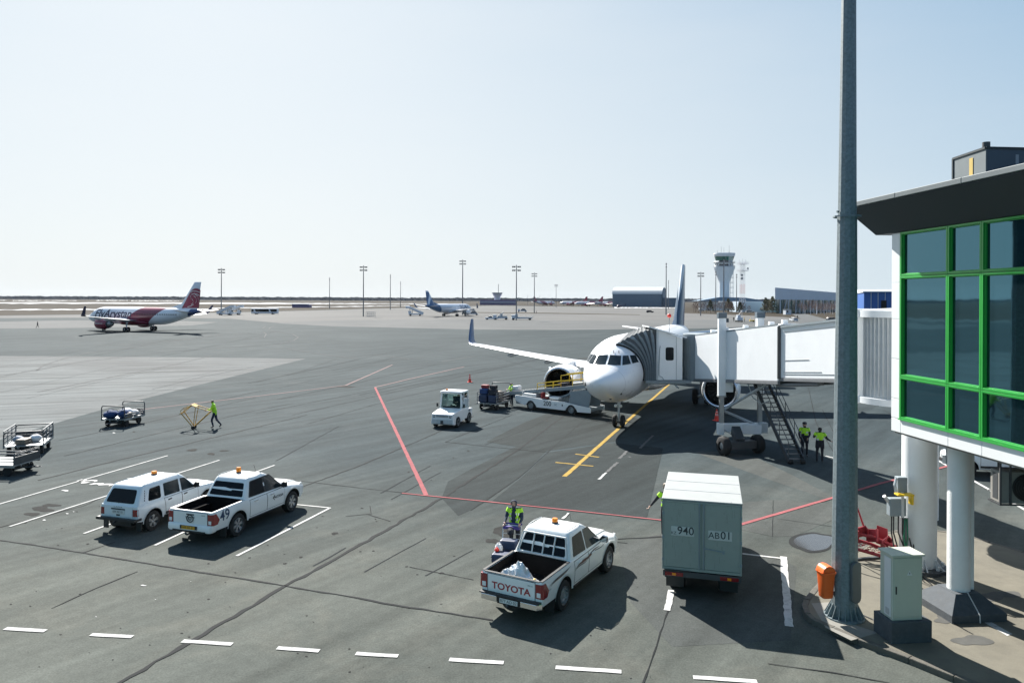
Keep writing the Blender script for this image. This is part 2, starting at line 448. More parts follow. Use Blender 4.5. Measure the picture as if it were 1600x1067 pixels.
# snow left lying on the fields far out
sn = MB()
def strip(x0, y0, x1, y1, h0, h1, jag=.25):
    n = 40; up = []; lo = []
    for i in range(n+1):
        t = i/n; x = x0+(x1-x0)*t; y = y0+(y1-y0)*t; h = h0+(h1-h0)*t
        up.append(G(x, y - h*(.5+jag*random.uniform(-1,1)), .02)); lo.append(G(x, y + h*(.5+jag*random.uniform(-1,1)), .02))
    for i in range(n): sn.poly([lo[i], lo[i+1], up[i+1], up[i]])
strip(-60,473.2,470,474.2,2.2,1.4)
strip(470,474.3,700,474.8,1.2,.5)
strip(-60,484.3,330,482.6,1.4,.9,.4)
strip(330,481.6,640,477.6,.9,.6,.4)
for x0, x1, y in ((20,120,469.6),(150,200,469.4),(205,280,470.0),(-40,10,469.2)): strip(x0,y,x1,y+.1,.7,.4,.5)
strip(960,480.6,1062,481,1.4,.6,.4)
so_ = sn.build('snow', snowm); so_['kind'] = 'structure'
# grass strip between taxiways
sheet('grass_strip', P2((727,487.6),(860,488.8),(1000,491.4),(1000,492.2),(860,490.2),(727,488.8)), grassm, .012)
sheet('grass_verge', P2((1062,480),(1330,482),(1700,484),(1700,512),(1330,494.5),(1296,503),(1225,495.4),(1160,492.8),(1062,489)), grassm, .016)
sheet('side_road', P2((1235,489.5),(1262,491),(1340,512),(1312,516),(1250,497.5)), mid_con, .022)
# puddle
wet = mk('puddle_water', (.05,.052,.055), .08, var=.1, spec=.9)
damp = mk('damp_asphalt', (.026,.028,.029), .95, var=.2, vs=5, spec=.08)
def blob(cx, cy, rx, ry, k=40, amp=.12, seed=1):
    rnd = random.Random(seed); ph = [rnd.uniform(0, 6.28) for _ in range(5)]
    out = []
    for i in range(k):
        t = i*2*math.pi/k; r = 1 + amp*sum(math.sin((j+2)*t + ph[j])/(j+1.2) for j in range(5))
        out.append((cx + rx*r*math.cos(t), cy + ry*r*math.sin(t)))
    return out
sheet('puddle_edge', [G(*p) for p in blob(1270,847,33,17,seed=3)], damp, .010)
sheet('puddle', [G(*p) for p in blob(1272,847,28,14,seed=3)], wet, .014)
# oil and tyre stains
st = MB()
stain = mk('oil_stain', (.034,.034,.033), .95, var=.3, vs=4, spec=.05)
for i, (x, y, rx, ry) in enumerate([(785,830,16,7),(770,845,10,4),(66,795,16,4),(50,803,10,3),(80,789,12,2.5),(300,703,9,1.6),(330,709,7,1.4),(350,704,6,1.2),(690,895,4,1.6),(523,833,5,2),(470,870,3,1.2),(445,880,3,1.),(960,745,7,2.5),(925,560,18,1.),(855,616,20,2),(540,604,14,1.2)]):
    st.poly([G(*p, .006) for p in blob(x, y, rx, ry, 22, .25, i)])
for i in range(120):
    x = random.uniform(0, 1150); y = random.uniform(800, 1060) if i < 90 else random.uniform(650, 800)
    s = random.uniform(.4, 1.4)
    st.poly([G(*p, .007) for p in blob(x, y, s*1.6, s*.7, 7, .3, i)])
st.build('oil_stains', stain, fixn=False)['kind'] = 'structure'
# bits of litter and flaked paint
li = MB()
for (x, y, s) in [(224,914,4),(105,802,2.5),(115,799,1.5),(69,812,3),(178,676,2.5),(298,908,1),(150,963,1.5),(102,766,5),(243,936,1.2),(171,669,1)]:
    li.poly([G(*p, .012) for p in blob(x, y, s, s*.28, 8, .3, int(x))])
li.build('litter', M['line_white'], fixn=False)['kind'] = 'stuff'

# ---------------------------------------------------------------- painted lines and joints
def line(mb, pts, wid, z, jag=0., mi=0, step=None, rnd=random):
    pts = [G(x, y, z) for x, y in pts]
    if step:
        out = []
        for a, b in zip(pts, pts[1:]):
            k = max(1, int((b-a).length/step)); out += [a + (b-a)*i/k for i in range(k)]
        pts = out + [pts[-1]]
    L = []; Rr = []
    for i, p in enumerate(pts):
        d = (pts[min(i+1,len(pts)-1)] - pts[max(i-1,0)]); d.z = 0; d.normalize()
        n_ = Vector((-d.y, d.x, 0)); k = wid/2*(1+jag*rnd.uniform(-1,1)); o = n_*(jag*wid*.8*rnd.uniform(-1,1))
        L.append(p+n_*k+o); Rr.append(p-n_*k+o)
    for i in range(len(pts)-1): mb.poly([Rr[i], Rr[i+1], L[i+1], L[i]], mi)
Z1 = .016
wl = MB()
for a in [((8,981),(71,985)),((142,990.5),(207,994)),((285,1000.5),(363,1005.5)),((433,1011.5),(499,1016)),((556,1020),(622,1024)),((702,1029.5),(787,1034.5)),((868,1041.5),(971,1048.5)),((1083,1057),(1183,1064)),((-140,971.5),(-60,976.5))]:
    line(wl, a, .155, Z1, .05, step=.3)
for a in [((-60,804),(262,711.5)),((15,822),(343,718.5)),((131,833),(429,726.5)),((242,851.5),(330,811)),((370,868),(516,793)),((516,793),(420,783.5)),((1160,864.5),(1224,872))]:
    line(wl, a, .105, Z1, .06, step=.4)
line(wl, ((1224,869),(1233,978)), .20, Z1+.003, .08, step=.2)
line(wl, ((1048,921),(1043,953)), .17, Z1+.003, .12, step=.15)
for a in [((1460,716),(1640,818)),((1545,765.5),(1580,757)),((1336,716),(1303,709)),((1330,722),(1290,712))]:
    line(wl, a, .14, Z1, .05, step=.4)
line(wl, ((936,748.5),(947,738)), .12, Z1+.006, .2, step=.2)
line(wl, ((879,810),(889,801)), .09, Z1+.006, .3, step=.2)
for a in [((124,749.5),(152,751.2)),((144,755),(176,757.5)),((128,753),(138,753.6))]:
    line(wl, a, .26, Z1, .35, step=.12)
wl.build('white_lines', M['line_white'], fixn=False)['kind'] = 'structure'
fl = MB()
for a in [((57,579),(67,571),(100,560),(140,551),(212,542),(350,522),(480,516)),((400,540),(437,537),(459,532),(466,527),(457,522),(425,517),(410,513),(415,510)),((380,531),(413,527),(416,522),(412,519)),((420,514),(423,511),(430,509)),((450,545),(520,556),(560,560)),((585,554),(640,561)),((690,565),(742,556.5)),((-20,590),(60,578),(120,566),(270,549),(400,540)),((60,612),(270,570),(330,556)),((200,540),(300,528),(400,521))]:
    line(fl, a, .22, Z1, .1, step=1.2)
for a in [((948,737),(965,722)),((968,716),(980,704)),((982,713),(986,714)),((1000,700),(1020,680))]:
    line(fl, a, .15, Z1+.004, .2, step=.2)
fl.build('faint_lines', M['line_faint'], fixn=False)['kind'] = 'structure'
pl = MB()
line(pl, ((586,605),(666,773)), .19, Z1, .05, step=.5)
line(pl, ((628,770),(760,783),(900,797.5),(1034,812)), .10, Z1+.004, .05, step=.4)
line(pl, ((1100,836),(1160,818),(1305,776),(1375,755),(1480,728),(1560,706)), .17, Z1+.004, .05, step=.4)
pl.build('pink_lines', M['line_pink'], fixn=False)['kind'] = 'structure'
pp_ = MB()
line(pp_, ((226,639),(400,619),(540,602),(613,570)), .2, Z1, .1, step=.8)
line(pp_, ((586,605),(640,592),(725,573)), .22, Z1+.003, .1, step=.8)
pp_.build('pale_pink_lines', M['line_pale_pink'], fixn=False)['kind'] = 'structure'
yl = MB()
line(yl, ((882,744),(960,675),(1040,605),(1075,574)), .22, Z1, .05, step=.4)
line(yl, ((899,709),(936,714)), .15, Z1+.003, .08, step=.3)
line(yl, ((868,722),(927,728)), .15, Z1+.003, .08, step=.3)
yl.build('yellow_lines', M['line_yellow'], fixn=False)['kind'] = 'structure'
jt = MB()
Z2 = .012
rj = random.Random(3)
J = [(((180,1070),(300,1000),(460,907),(556,855),(620,818),(692,777),(807,704),(905,632)),.16),
     (((0,843),(60,852),(130,863),(310,893),(450,915),(560,934),(620,945),(770,968)),.09),
     (((735,797),(760,781),(812,745),(855,707),(925,645)),.05),
     (((696,690),(770,698),(852,706),(960,712)),.08),(((696,690),(740,672),(800,648)),.06),(((757,695),(830,668),(905,625)),.05),
     (((457,648),(600,616),(700,593),(800,571),(870,555)),.10),(((400,646),(525,621),(615,603),(760,575)),.09),
     (((80,690),(210,664),(400,621)),.08),(((100,712),(250,676),(400,641),(457,630)),.09),(((60,750),(170,722),(330,684),(480,648)),.13),
     (((400,597),(467,581),(525,561)),.08),(((400,602),(537,580),(612,560)),.08),(((480,662),(620,622),(770,590)),.07),
     (((0,823),(130,790),(230,745)),.07),(((445,770),(560,728),(650,690),(740,650)),.10),(((470,751),(600,766),(628,769),(760,783.5),(1034,813)),.06),
     (((80,950),(150,918),(215,892)),.045),(((540,806),(580,802),(578,790)),.05),(((575,803),(610,814)),.05),
     (((130,863),(180,846)),.06),(((1208,781),(1207,838)),.03),(((1215,810),(1300,822)),.03),(((1005,1067),(1045,950)),.05),
     (((1263,605),(1275,660),(1306,712)),.06),(((1285,640),(1310,690)),.06),(((1200,1036),(1300,1050),(1390,1066)),.05),
     (((600,538),(720,552)),.06),(((750,552),(925,600)),.06),(((1380,640),(1600,770)),.06),(((1463,700),(1420,740)),.05),
     (((960,842),(1034,838)),.14),(((900,840),(980,848)),.05),(((640,885),(740,905)),.04)]
for pts, wd in J: line(jt, pts, wd*.72, Z2, .45, step=.35, rnd=rj)
jt.build('pavement_joints', M['tar'], fixn=False)['kind'] = 'structure'
sk = MB()
rs = random.Random(5)
skidm = mk('skid_marks', (.036,.039,.041), .95, var=.2, vs=1., spec=.05)
for i in range(26):
    x = rs.uniform(-100, 1000); y = rs.uniform(545, 640); L_ = rs.uniform(60, 260)
    line(sk, ((x, y), (x+L_*.5, y-L_*.10-rs.uniform(0,4)), (x+L_, y-L_*.22)), rs.uniform(.03,.09), .0095, .3, step=1.0, rnd=rs)
for i in range(6):
    x = rs.uniform(420, 700); y = rs.uniform(690, 900); L_ = rs.uniform(40, 120)
    line(sk, ((x, y), (x+L_, y-L_*.55)), rs.uniform(.03,.08), .0095, .4, step=.6, rnd=rs)
sk.build('skid_marks', skidm, fixn=False)['kind'] = 'structure'

# ---------------------------------------------------------------- kerbed pavement at the lower right
pv_px = [(1252,953),(1256,943),(1283,911),(1325,873),(1372,840),(1420,830),(1500,838),(1600,868),(1760,915),(1760,1180),(1590,1106),(1490,1066),(1420,1037),(1340,1007),(1300,990),(1268,976),(1257,966)]
pv = [G(x, y) for x, y in pv_px]
pm = MB()
n = len(pv)
ctr = sum(pv, Vector())/n
inn = []
for i, p in enumerate(pv):
    a = (pv[i]-pv[i-1]).normalized(); b = (pv[(i+1) % n]-pv[i]).normalized(); d = (a+b).normalized()
    nn = Vector((-d.y, d.x, 0))
    if nn.dot(ctr-p) < 0: nn = -nn
    inn.append(p + nn*.16)
kb = MB()
for i in range(n):
    j = (i+1) % n
    L_ = (pv[j]-pv[i]).length; k = max(1, round(L_/1.0))
    for q in range(k):
        t0, t1 = q/k + .004, (q+1)/k - .004
        o0, o1 = pv[i].lerp(pv[j], t0), pv[i].lerp(pv[j], t1); i0, i1 = inn[i].lerp(inn[j], t0), inn[i].lerp(inn[j], t1)
        h = .145 + random.uniform(-.008, .008)
        up = Vector((0,0,h))
        kb.add([o0,o1,i1,i0,o0+up,o1+up,i1+up,i0+up], [(0,1,5,4),(4,5,6,7),(1,2,6,5),(3,0,4,7),(2,3,7,6)])
kb.build('kerb', M['kerb'], bevel=.02)['kind'] = 'structure'
sheet('pavement', inn, M['concrete'], .135)
sheet('pavement_patch', [G(x, y, .14) for x, y in ((1268,942),(1300,940),(1312,968),(1372,988),(1330,1000),(1290,980))], M['pale_concrete'], .1395)
dampc = mk('damp_concrete', (.06,.06,.055), .8, var=.3, vs=4)
sheet('pavement_stain', [G(*p, .14) for p in blob(1520,1000,26,9,30,.25,8)], dampc, .1405)
sheet('pavement_stain', [G(*p, .14) for p in blob(1560,930,30,7,30,.3,9)], dampc, .1405)
sheet('pavement_stain', [G(*p, .14) for p in blob(1478,965,18,7,30,.3,10)], dampc, .1405)
sheet('pavement_marking', [G(x, y, .14) for x, y in ((1538,972),(1550,972),(1582,990),(1574,993))], M['line_white'], .1415)
pjm = MB()
for pts in [((1322,870),(1390,905)),((1345,895),(1380,905)),((1440,900),(1470,925)),((1440,918),(1475,945)),((1475,965),(1520,990))]:
    line(pjm, pts, .04, .1425, .4, step=.15, rnd=rj)
pjm.build('pavement_cracks', M['tar'], fixn=False)['kind'] = 'structure'
# ================================================================ terminal building (right)
gl = bpy.data.materials.new('building_glass'); gl.use_nodes = True
_b = gl.node_tree.nodes['Principled BSDF']
_b.inputs['Base Color'].default_value = (.006,.012,.016,1); _b.inputs['Roughness'].default_value = .03; _b.inputs['IOR'].default_value = 2.6
_b.inputs['Specular Tint'].default_value = (.30,.78,1.0,1)
_t = gl.node_tree.nodes.new('ShaderNodeTexCoord'); _n = gl.node_tree.nodes.new('ShaderNodeTexNoise'); _n.inputs['Scale'].default_value = .8
_p = gl.node_tree.nodes.new('ShaderNodeBump'); _p.inputs['Strength'].default_value = .05; _p.inputs['Distance'].default_value = .05
gl.node_tree.links.new(_t.outputs['Object'], _n.inputs['Vector']); gl.node_tree.links.new(_n.outputs[0], _p.inputs['Height']); gl.node_tree.links.new(_p.outputs[0], _b.inputs['Normal'])
M['building_glass'] = gl
# local frame: x runs along the facade towards the camera, y points into the building
TB = thing('terminal_building', 'white terminal building on columns with green framed dark windows', 'building', (10.62,20.5,0), math.atan2(-.994,.109))
ZB, ZW0, ZT1, ZT2, ZW1 = 4.49, 4.88, 6.03, 8.77, 9.98
XS = [.41, 2.27, 3.40, 5.26, 6.39, 8.25, 9.38, 11.24, 12.37, 14.2, 15.4, 17.2, 18.4, 20.3]
LEN = 20.7
mb = MB()
# lower band panels
edges = [0, .41] + XS[1:] + [LEN]
for a, b in zip(edges, edges[1:]): mb.box(a+.006, b-.006, 0, .12, ZB, ZW0-.03)
# corner pier, panel by panel
for a, b in zip([ZW0-.02, 5.4, 6.5, 7.6, 8.6], [5.4, 6.5, 7.6, 8.6, ZW1]): mb.box(0, .35, 0, .12, a+.006, b-.006)
# end wall
for a, b in zip([ZB, 5.4, 6.5, 7.6, 8.6], [5.4, 6.5, 7.6, 8.6, ZW1]):
    for i in range(5): mb.box(0, .12, .125+i*2.4, .125+(i+1)*2.4-.012, a+.006, b-.006)
mb.build('wall_panels', M['panel_white'], TB, bevel=.006)
mb = MB(); mb.box(.06, LEN, .07, 12, ZB-.06, ZB+.05); mb.build('underside', M['soffit'], TB)
mb = MB(); mb.box(.1, LEN, .2, 12.1, ZB+.1, ZW1+.3); mb.build('inner_core', M['black_plastic'], TB)
# windows
rows = [(ZW0, ZT1), (ZT1, ZT2), (ZT2, ZW1)]
for a, b in zip(XS, XS[1:]):
    for z0, z1 in rows:
        fr = MB(); t = .055
        x0, x1, y0, y1 = a+.004, b-.004, -.035, .10
        za, zb = z0+.004, z1-.004
        fr.box(x0, x0+t, y0, y1, za, zb); fr.box(x1-t, x1, y0, y1, za, zb)
        fr.box(x0+t, x1-t, y0, y1, za, za+t); fr.box(x0+t, x1-t, y0, y1, zb-t, zb)
        # rebate
        t2 = t+.022
        fr.box(x0+t, x0+t2, y0+.045, y1, za+t, zb-t); fr.box(x1-t2, x1-t, y0+.045, y1, za+t, zb-t)
        fr.box(x0+t2, x1-t2, y0+.045, y1, za+t, za+t2); fr.box(x0+t2, x1-t2, y0+.045, y1, zb-t2, zb-t)
        wf = fr.build('window', M['green_frame'], TB, bevel=.006)
        p = MB(); p.box(x0+t+.002, x1-t-.002, .055, .075, za+t+.002, zb-t-.002); p.build('pane', gl, wf)
sill = MB(); sill.box(.36, LEN, -.05, .05, ZW0-.03, ZW0+.002); sill.build('window_sill', M['green_frame'], TB)
# roof: metal rim over a sloping dark soffit
rf = MB()
def ringz(o, e, z, yb=13): return [(-e, -o, z), (LEN, -o, z), (LEN, yb, z), (-e, yb, z)]
rf.loft([ringz(.08, .62, 9.985, 12.6), ringz(.78, .98, 10.74, 13.0), ringz(.78, .98, 10.80, 13.0)], caps=True)
rf.build('fascia', M['fascia'], TB, fixn=True)
rm = MB()
for i in range(9):
    a = -1.02 + i*2.4; b = min(LEN, a+2.4-.01)
    rm.box(a, b, -.84, -.70, 10.775, 10.91)
for i in range(5): rm.box(-1.03, -.90, -.69+i*2.6, -.69+(i+1)*2.6-.01, 10.775, 10.91)
rm.build('roof_rim', M['rim_metal'], TB, bevel=.012)
mb = MB(); mb.box(-.88, LEN, -.69, 12.9, 10.80, 10.86); mb.build('roof', M['cover_gray'], TB)
# columns
def to_local(o, p):
    c, s = math.cos(-o.rotation_euler.z), math.sin(-o.rotation_euler.z); d = Vector(p) - o.location
    return Vector((c*d.x - s*d.y, s*d.x + c*d.y, d.z))
c1 = to_local(TB, (12.22,21.95,0))
mb = MB(); mb.lathe([(.47,.20),(.47,4.5)], (c1.x,c1.y,0), n=40); col = mb.build('column', M['column_white'], TB, smooth=40)
mb = MB(); mb.lathe([(0,.13),(.82,.13),(.82,.235),(0,.235)], (c1.x,c1.y,0), n=8); mb.build('base_plate', M['dark_steel'], col)
for k in range(8):
    mb = MB()
    a = k*math.pi/4+.3; p = Vector((c1.x+math.cos(a)*.62, c1.y+math.sin(a)*.62, 0))
    mb.cone(p+Vector((0,0,.235)), p+Vector((0,0,.36)), .05, .05, 8)
    q = Vector((c1.x+math.cos(a+.2)*.47, c1.y+math.sin(a+.2)*.47, 0)); r_ = Vector((c1.x+math.cos(a+.2)*.74, c1.y+math.sin(a+.2)*.74, 0))
    mb.prism([q+Vector((0,0,.235)), r_+Vector((0,0,.235)), q+Vector((0,0,.52))], (.03*math.sin(a),-.03*math.cos(a),0))
    mb.build('anchor_bolt', M['light_steel'], col)
c2 = to_local(TB, (11.56,18.92,0))
mb = MB(); mb.lathe([(.265,.66),(.265,4.5)], (c2.x,c2.y,0), n=36); col2 = mb.build('column', M['column_white'], TB, smooth=40)
mb = MB(); mb.box(c2.x-.02,c2.x+.09,c2.y+.26,c2.y+.37,.66,4.43); mb.build('downpipe', M['column_white'], col2, bevel=.02)
mb = MB()
def sq(h, z): return [(c2.x-h,c2.y-h,z),(c2.x+h,c2.y-h,z),(c2.x+h,c2.y+h,z),(c2.x-h,c2.y+h,z)]
mb.loft([sq(.74,.13), sq(.74,.32), sq(.34,.68), sq(.34,.69)]); mb.build('plinth', M['plinth'], col2, bevel=.015)
mb = MB(); mb.tube([(c2.x+.30,c2.y+.02,.7),(c2.x+.36,c2.y+.0,.68),(c2.x+.77,c2.y-.02,.33),(c2.x+.78,c2.y-.02,.14)], .016, 6); mb.build('ground_cable', M['light_steel'], col2)
mb = MB(); mb.tube([(c2.x-.28,c2.y-.1,4.48),(c2.x-.3,c2.y-.12,4.2),(c2.x-.28,c2.y-.12,4.05)], .03, 6); mb.box(c2.x-.36,c2.x-.24,c2.y-.2,c2.y-.06,3.85,4.05); mb.build('wall_lamp', M['light_steel'], col2)
# rooftop gate box
GB = thing('gate_number_box', 'gray metal box with gold number 1 on the terminal roof edge', 'sign box', (11.17,17.3,10.86), 0)
d1, d2 = Vector((.05,1.36,0)), Vector((1.22,.10,0)); hh = Vector((0,0,.86))
mb = MB(); mb.prism([(0,0,0), d2, d1+d2, d1], hh); mb.build('box_body', M['rim_metal'], GB)
gbm = mk('box_shade_panel', (.05,.075,.10), .5, .2, var=.1)  # shade of the box's right face, put into a darker sheet
mb = MB(); nz = Vector((.1,-1.22,0)).normalized()*.004
mb.poly([d2*.03+nz+hh*.02, d2*.97+nz+hh*.02, d2*.97+nz+hh*.96, d2*.03+nz+hh*.96]); mb.build('shade_panel', gbm, GB, fixn=False)
mb = MB()
for p, q in ((hh, hh+d1), (hh, hh+d2), (d1, d1+hh), (hh+d1, hh+d1+d2), (hh+d2, hh+d1+d2)): mb.beam(p, q, .05, .05)
mb.build('edge_trim', M['fascia'], GB)
gold = mk('gold_letter', (.62,.46,.16), .35, .5, var=.05)
u1 = d1.normalized(); u2 = d2.normalized()
letter('number', '1', .62, gold, GB, lambda u, v: d1*.42 - u1*u*1.5 + Vector((-.012,0,.47+v)), bold=.02)
letter('number', '1', .58, mk('pale_letter', (.22,.25,.28), .5), GB, lambda u, v: d2*.64 + u2*u + nz*2 + Vector((0,0,.48+v)), bold=.012)
mb = MB(); mb.cone((.10,.14,.86),(.10,.14,1.02),.085,.085,14); mb.build('vent_pipe', M['dark_steel'], GB, smooth=40)
# air conditioner under the building
AC = thing('air_conditioner', 'gray air conditioner with round black fan grille under the terminal floor', 'air conditioner', (11.15,16.7,3.5), R(-4))
mb = MB(); mb.box(0,.98,0,.40,.0,.72); mb.build('casing', M['soffit'], AC, bevel=.015)
mb = MB(); mb.lathe([(0,0),(.29,0),(.31,.012),(.31,.02)], (.56,-.004,.37), (0,-1,0), n=28)
for k in range(5): mb.lathe([(.06+k*.055,.02),(.07+k*.055,.028),(.08+k*.055,.02)], (.56,-.004,.37), (0,-1,0), n=28)
mb.build('fan_grille', M['black_plastic'], AC, smooth=40)
mb = MB(); mb.lathe([(0,.03),(.055,.03),(.055,.0)], (.56,-.008,.37), (0,-1,0), n=16); mb.build('fan_hub', M['light_steel'], AC)
mb = MB(); mb.box(-.006,.0,.10,.30,.07,.66)
for p in ((-.02,-.03),(.20,-.03),(.20,.43)): mb.beam((p[0],p[1],-.04),(p[0],p[1],.99),.035)
mb.beam((-.02,-.03,-.02),(.95,-.03,-.02),.035); mb.beam((-.02,.43,-.02),(.95,.43,-.02),.035); mb.beam((-.02,-.03,-.02),(-.02,.43,-.02),.035)
mb.build('hanging_bracket', M['dark_steel'], AC)
# ================================================================ foreground lamp mast
PO = thing('lighting_mast', 'tall galvanized steel lighting mast in the foreground beside the orange bin', 'lamp mast', (8.42,18.5,.14), R(8))
mb = MB()
def dodec(r, z, dx=0): return [(dx+r*math.cos(k*math.pi/6+.26), r*math.sin(k*math.pi/6+.26), z) for k in range(12)]
def pr(z): return .325 - .0088*z
lean = lambda z: .0035*z
mb.loft([dodec(pr(z), z, lean(z)) for z in (0,1,2.5,5,7.5,10.1)], caps=False)
mb.loft([dodec(pr(z)-.012, z, lean(z)) for z in (10.1,14,18,22,25)], caps=True)
mb.build('shaft', M['galvanized'], PO, fixn=True)
mb = MB()
mb.lathe([(.335,10.06),(.335,10.1),(.30,10.1)], (lean(10),0,0), n=12)
mb.cone((lean(10)-.23,.0,10.2),(lean(10)-.28,.0,10.2),.03,.03,8); mb.build('sleeve_joint', M['galvanized'], PO)
mb = MB(); mb.lathe([(0,0),(.48,0),(.48,.035),(.325,.04)], n=24)
for k in range(18):
    a = k*math.pi/9; c, s = math.cos(a), math.sin(a)
    mb.prism([(c*.31,s*.31,.04),(c*.47,s*.47,.04),(c*.31,s*.31,.36)], (-s*.016,c*.016,0))
mb.build('base_flange', M['galvanized'], PO)
# inspection cover, rounded plate on the camera side
cv = MB(); pts = []
for k in range(9): a = math.pi*k/8; pts.append((.15*math.cos(a), 1.36+.13*math.sin(a)))
for k in range(9): a = math.pi+math.pi*k/8; pts.append((.15*math.cos(a), .60+.13*math.sin(a)))
def cvp(u, z, o): a = -1.28 + u/.34; return ((pr(z)+o)*math.cos(a)+lean(z), (pr(z)+o)*math.sin(a), z)
cv.loft([[cvp(u,z,.0) for u,z in pts],[cvp(u,z,.07) for u,z in pts],[cvp(u*.9,.98+(z-.98)*.97,.085) for u,z in pts]])
cv.build('inspection_cover', M['cover_gray'], PO, smooth=35)
fh = MB(); fh.tube([(lean(25),0,25),(lean(25),0,25.6)], .08, 8)
for k in range(6):
    a = k*math.pi/3; fh.beam((lean(25),0,25.2),(lean(25)+1.1*math.cos(a),1.1*math.sin(a),25.2),.06); fh.box(lean(25)+1.1*math.cos(a)-.2,lean(25)+1.1*math.cos(a)+.2,1.1*math.sin(a)-.15,1.1*math.sin(a)+.15,25.0,25.3)
fh.build('lamp_head', M['mast_metal'], PO)
# orange bin hung on the mast
BI = thing('litter_bin', 'orange plastic litter bin hanging on the foreground mast', 'bin', (7.92,18.42,.66), R(8))
mb = MB()
def rr(wx, wy, z, y0=0):
    o = []
    for cx, cy, a0 in ((1,1,0),(-1,1,90),(-1,-1,180),(1,-1,270)):
        for k in range(4): a = R(a0+k*30); o.append((cx*(wx-.05)+.05*math.cos(a), y0+cy*(wy-.05)+.05*math.sin(a), z))
    return o
mb.loft([rr(.125,.12,0), rr(.135,.13,.02), rr(.165,.16,.55), rr(.18,.175,.62), rr(.19,.185,.63), rr(.19,.185,.66), rr(.165,.16,.655)], caps=True)
mb.build('bin_body', M['orange_plastic'], BI, smooth=40)
mb = MB()
hood = []
for k in range(7):
    a = math.pi*k/6; hood.append([(.17*math.cos(a)*1.0, y, .665+.15*math.sin(a)) for y in (-.15,.16)])
mb.loft([[h[0] for h in hood], [h[1] for h in hood]], caps=False, closed=False); mb.loft([[h[0] for h in hood],[(h[0][0]*.9,h[0][1]-.01,.665+(h[0][2]-.665)*.9) for h in hood]], caps=False, closed=False)
mb.poly([h[1] for h in hood]); mb.poly([h[0] for h in hood][::-1])
mb.build('bin_hood', M['orange_plastic'], BI, smooth=40)
for z_ in (.1,.5):
    mb = MB(); mb.box(.17,.28,-.06,.06,z_,z_+.06); mb.build('bracket', M['dark_steel'], BI)
# electrical cabinet
CB = thing('electrical_cabinet', 'gray green electrical cabinet with warning triangle on a dark plinth', 'cabinet', (8.92,17.12,.135), R(6))
mb = MB(); mb.box(-.09,.92,-.10,.60,0,.50); mb.build('plinth', M['plinth'], CB, bevel=.012)
mb = MB(); mb.box(0,.74,0,.48,.50,1.99); mb.build('cabinet_body', M['cabinet_paint'], CB, bevel=.008)
mb = MB(); mb.box(-.035,.785,-.045,.53,1.99,2.035); mb.build('cabinet_roof', M['cabinet_paint'], CB, bevel=.008)
dr = MB(); dr.box(.03,.71,-.016,-.002,.58,1.95); drr = dr.build('door', M['cabinet_paint'], CB, bevel=.006)
hd = MB(); hd.box(.06,.09,-.034,-.017,1.12,1.30); hd.build('handle', M['black_plastic'], drr, bevel=.005)
tr = MB(); tr.prism([(.34,-.017,1.55),(.48,-.017,1.55),(.41,-.017,1.67)], (0,-.003,0)); trr = tr.build('warning_sign', M['plate_white'], drr)
tr = MB(); tr.prism([(.415,-.0205,1.635),(.395,-.0205,1.595),(.41,-.0205,1.597),(.405,-.0205,1.565),(.428,-.0205,1.605),(.412,-.0205,1.603)], (0,-.002,0)); tr.build('lightning_symbol', M['text_dark'], trr)
sp_ = MB(); sp_.box(-.016,-.002,.05,.30,.56,1.93); sp_.build('side_panel', M['plate_white'], CB, bevel=.005)
mb = MB(); mb.box(-.021,-.0165,.10,.24,.60,.74); mb.build('notice_sticker', M['line_white'], CB)
mb = MB(); mb.tube([(8.9,18.6,.15),(9.05,18.3,.155),(9.02,18.0,.15),(9.2,17.9,.15)], .015, 5)
tag(mb.build('loose_cable', M['dark_steel']), 'thin dark cable lying on the pavement behind the electrical cabinet', 'cable')
# power sockets on the wide column
PS = thing('power_outlet_unit', 'gray aircraft power outlet unit with yellow bracket on the wide white column', 'power outlet', (11.62,21.62,0), R(0))
mb = MB(); mb.box(-.50,-.02,-.12,.10,1.78,2.30); mb.build('junction_box', M['bridge_gray'], PS, bevel=.02)
mb = MB(); mb.box(-.26,.02,-.1,.12,2.45,2.92); mb.build('junction_box', M['bridge_gray'], PS, bevel=.02)
mb = MB(); mb.box(-.36,.12,-.30,-.06,2.42,2.47); mb.box(.05,.11,-.28,-.08,2.16,2.42); mb.build('yellow_bracket', M['yellow_paint'], PS, bevel=.01)
mb = MB(); mb.box(-.18,-.10,-.14,-.12,1.75,2.5); mb.cone((-.5,-.0,2.2),(-.64,-.05,2.36),.06,.045,10); mb.tube([(-.30,-.08,2.9),(-.36,-.1,2.7),(-.32,-.12,2.5)],.04,8); mb.build('connector', M['light_steel'], PS)
mb = MB()
for k, (x0, dx) in enumerate([(-.42,.0),(-.36,.05),(-.22,.1),(-.1,.02)]):
    mb.tube([(x0,-.05,1.78),(x0-.02,-.08,1.3),(x0+.05+dx,-.1,.85),(x0+.22+dx,-.08,.62),(x0+.34+dx,-.02,.72),(x0+.38,.05,1.1)], .02, 6)
mb.build('hanging_cables', M['black_plastic'], PS)
mb = MB(); mb.tube([(-.05,-.1,1.7),(-.1,-.14,1.2),(-.02,-.1,.8),(.05,-.05,.75)], .022, 6); mb.tube([(0,-.1,1.72),(0,-.16,1.2),(-.06,-.14,.7)], .02, 6); mb.build('green_cable', mk('green_cable_sheath',(.02,.16,.09),.5), PS)
mb = MB(); mb.box(-.10,.08,-.05,.15,.6,1.72); mb.build('backing_panel', M['steel'], PS, bevel=.01)
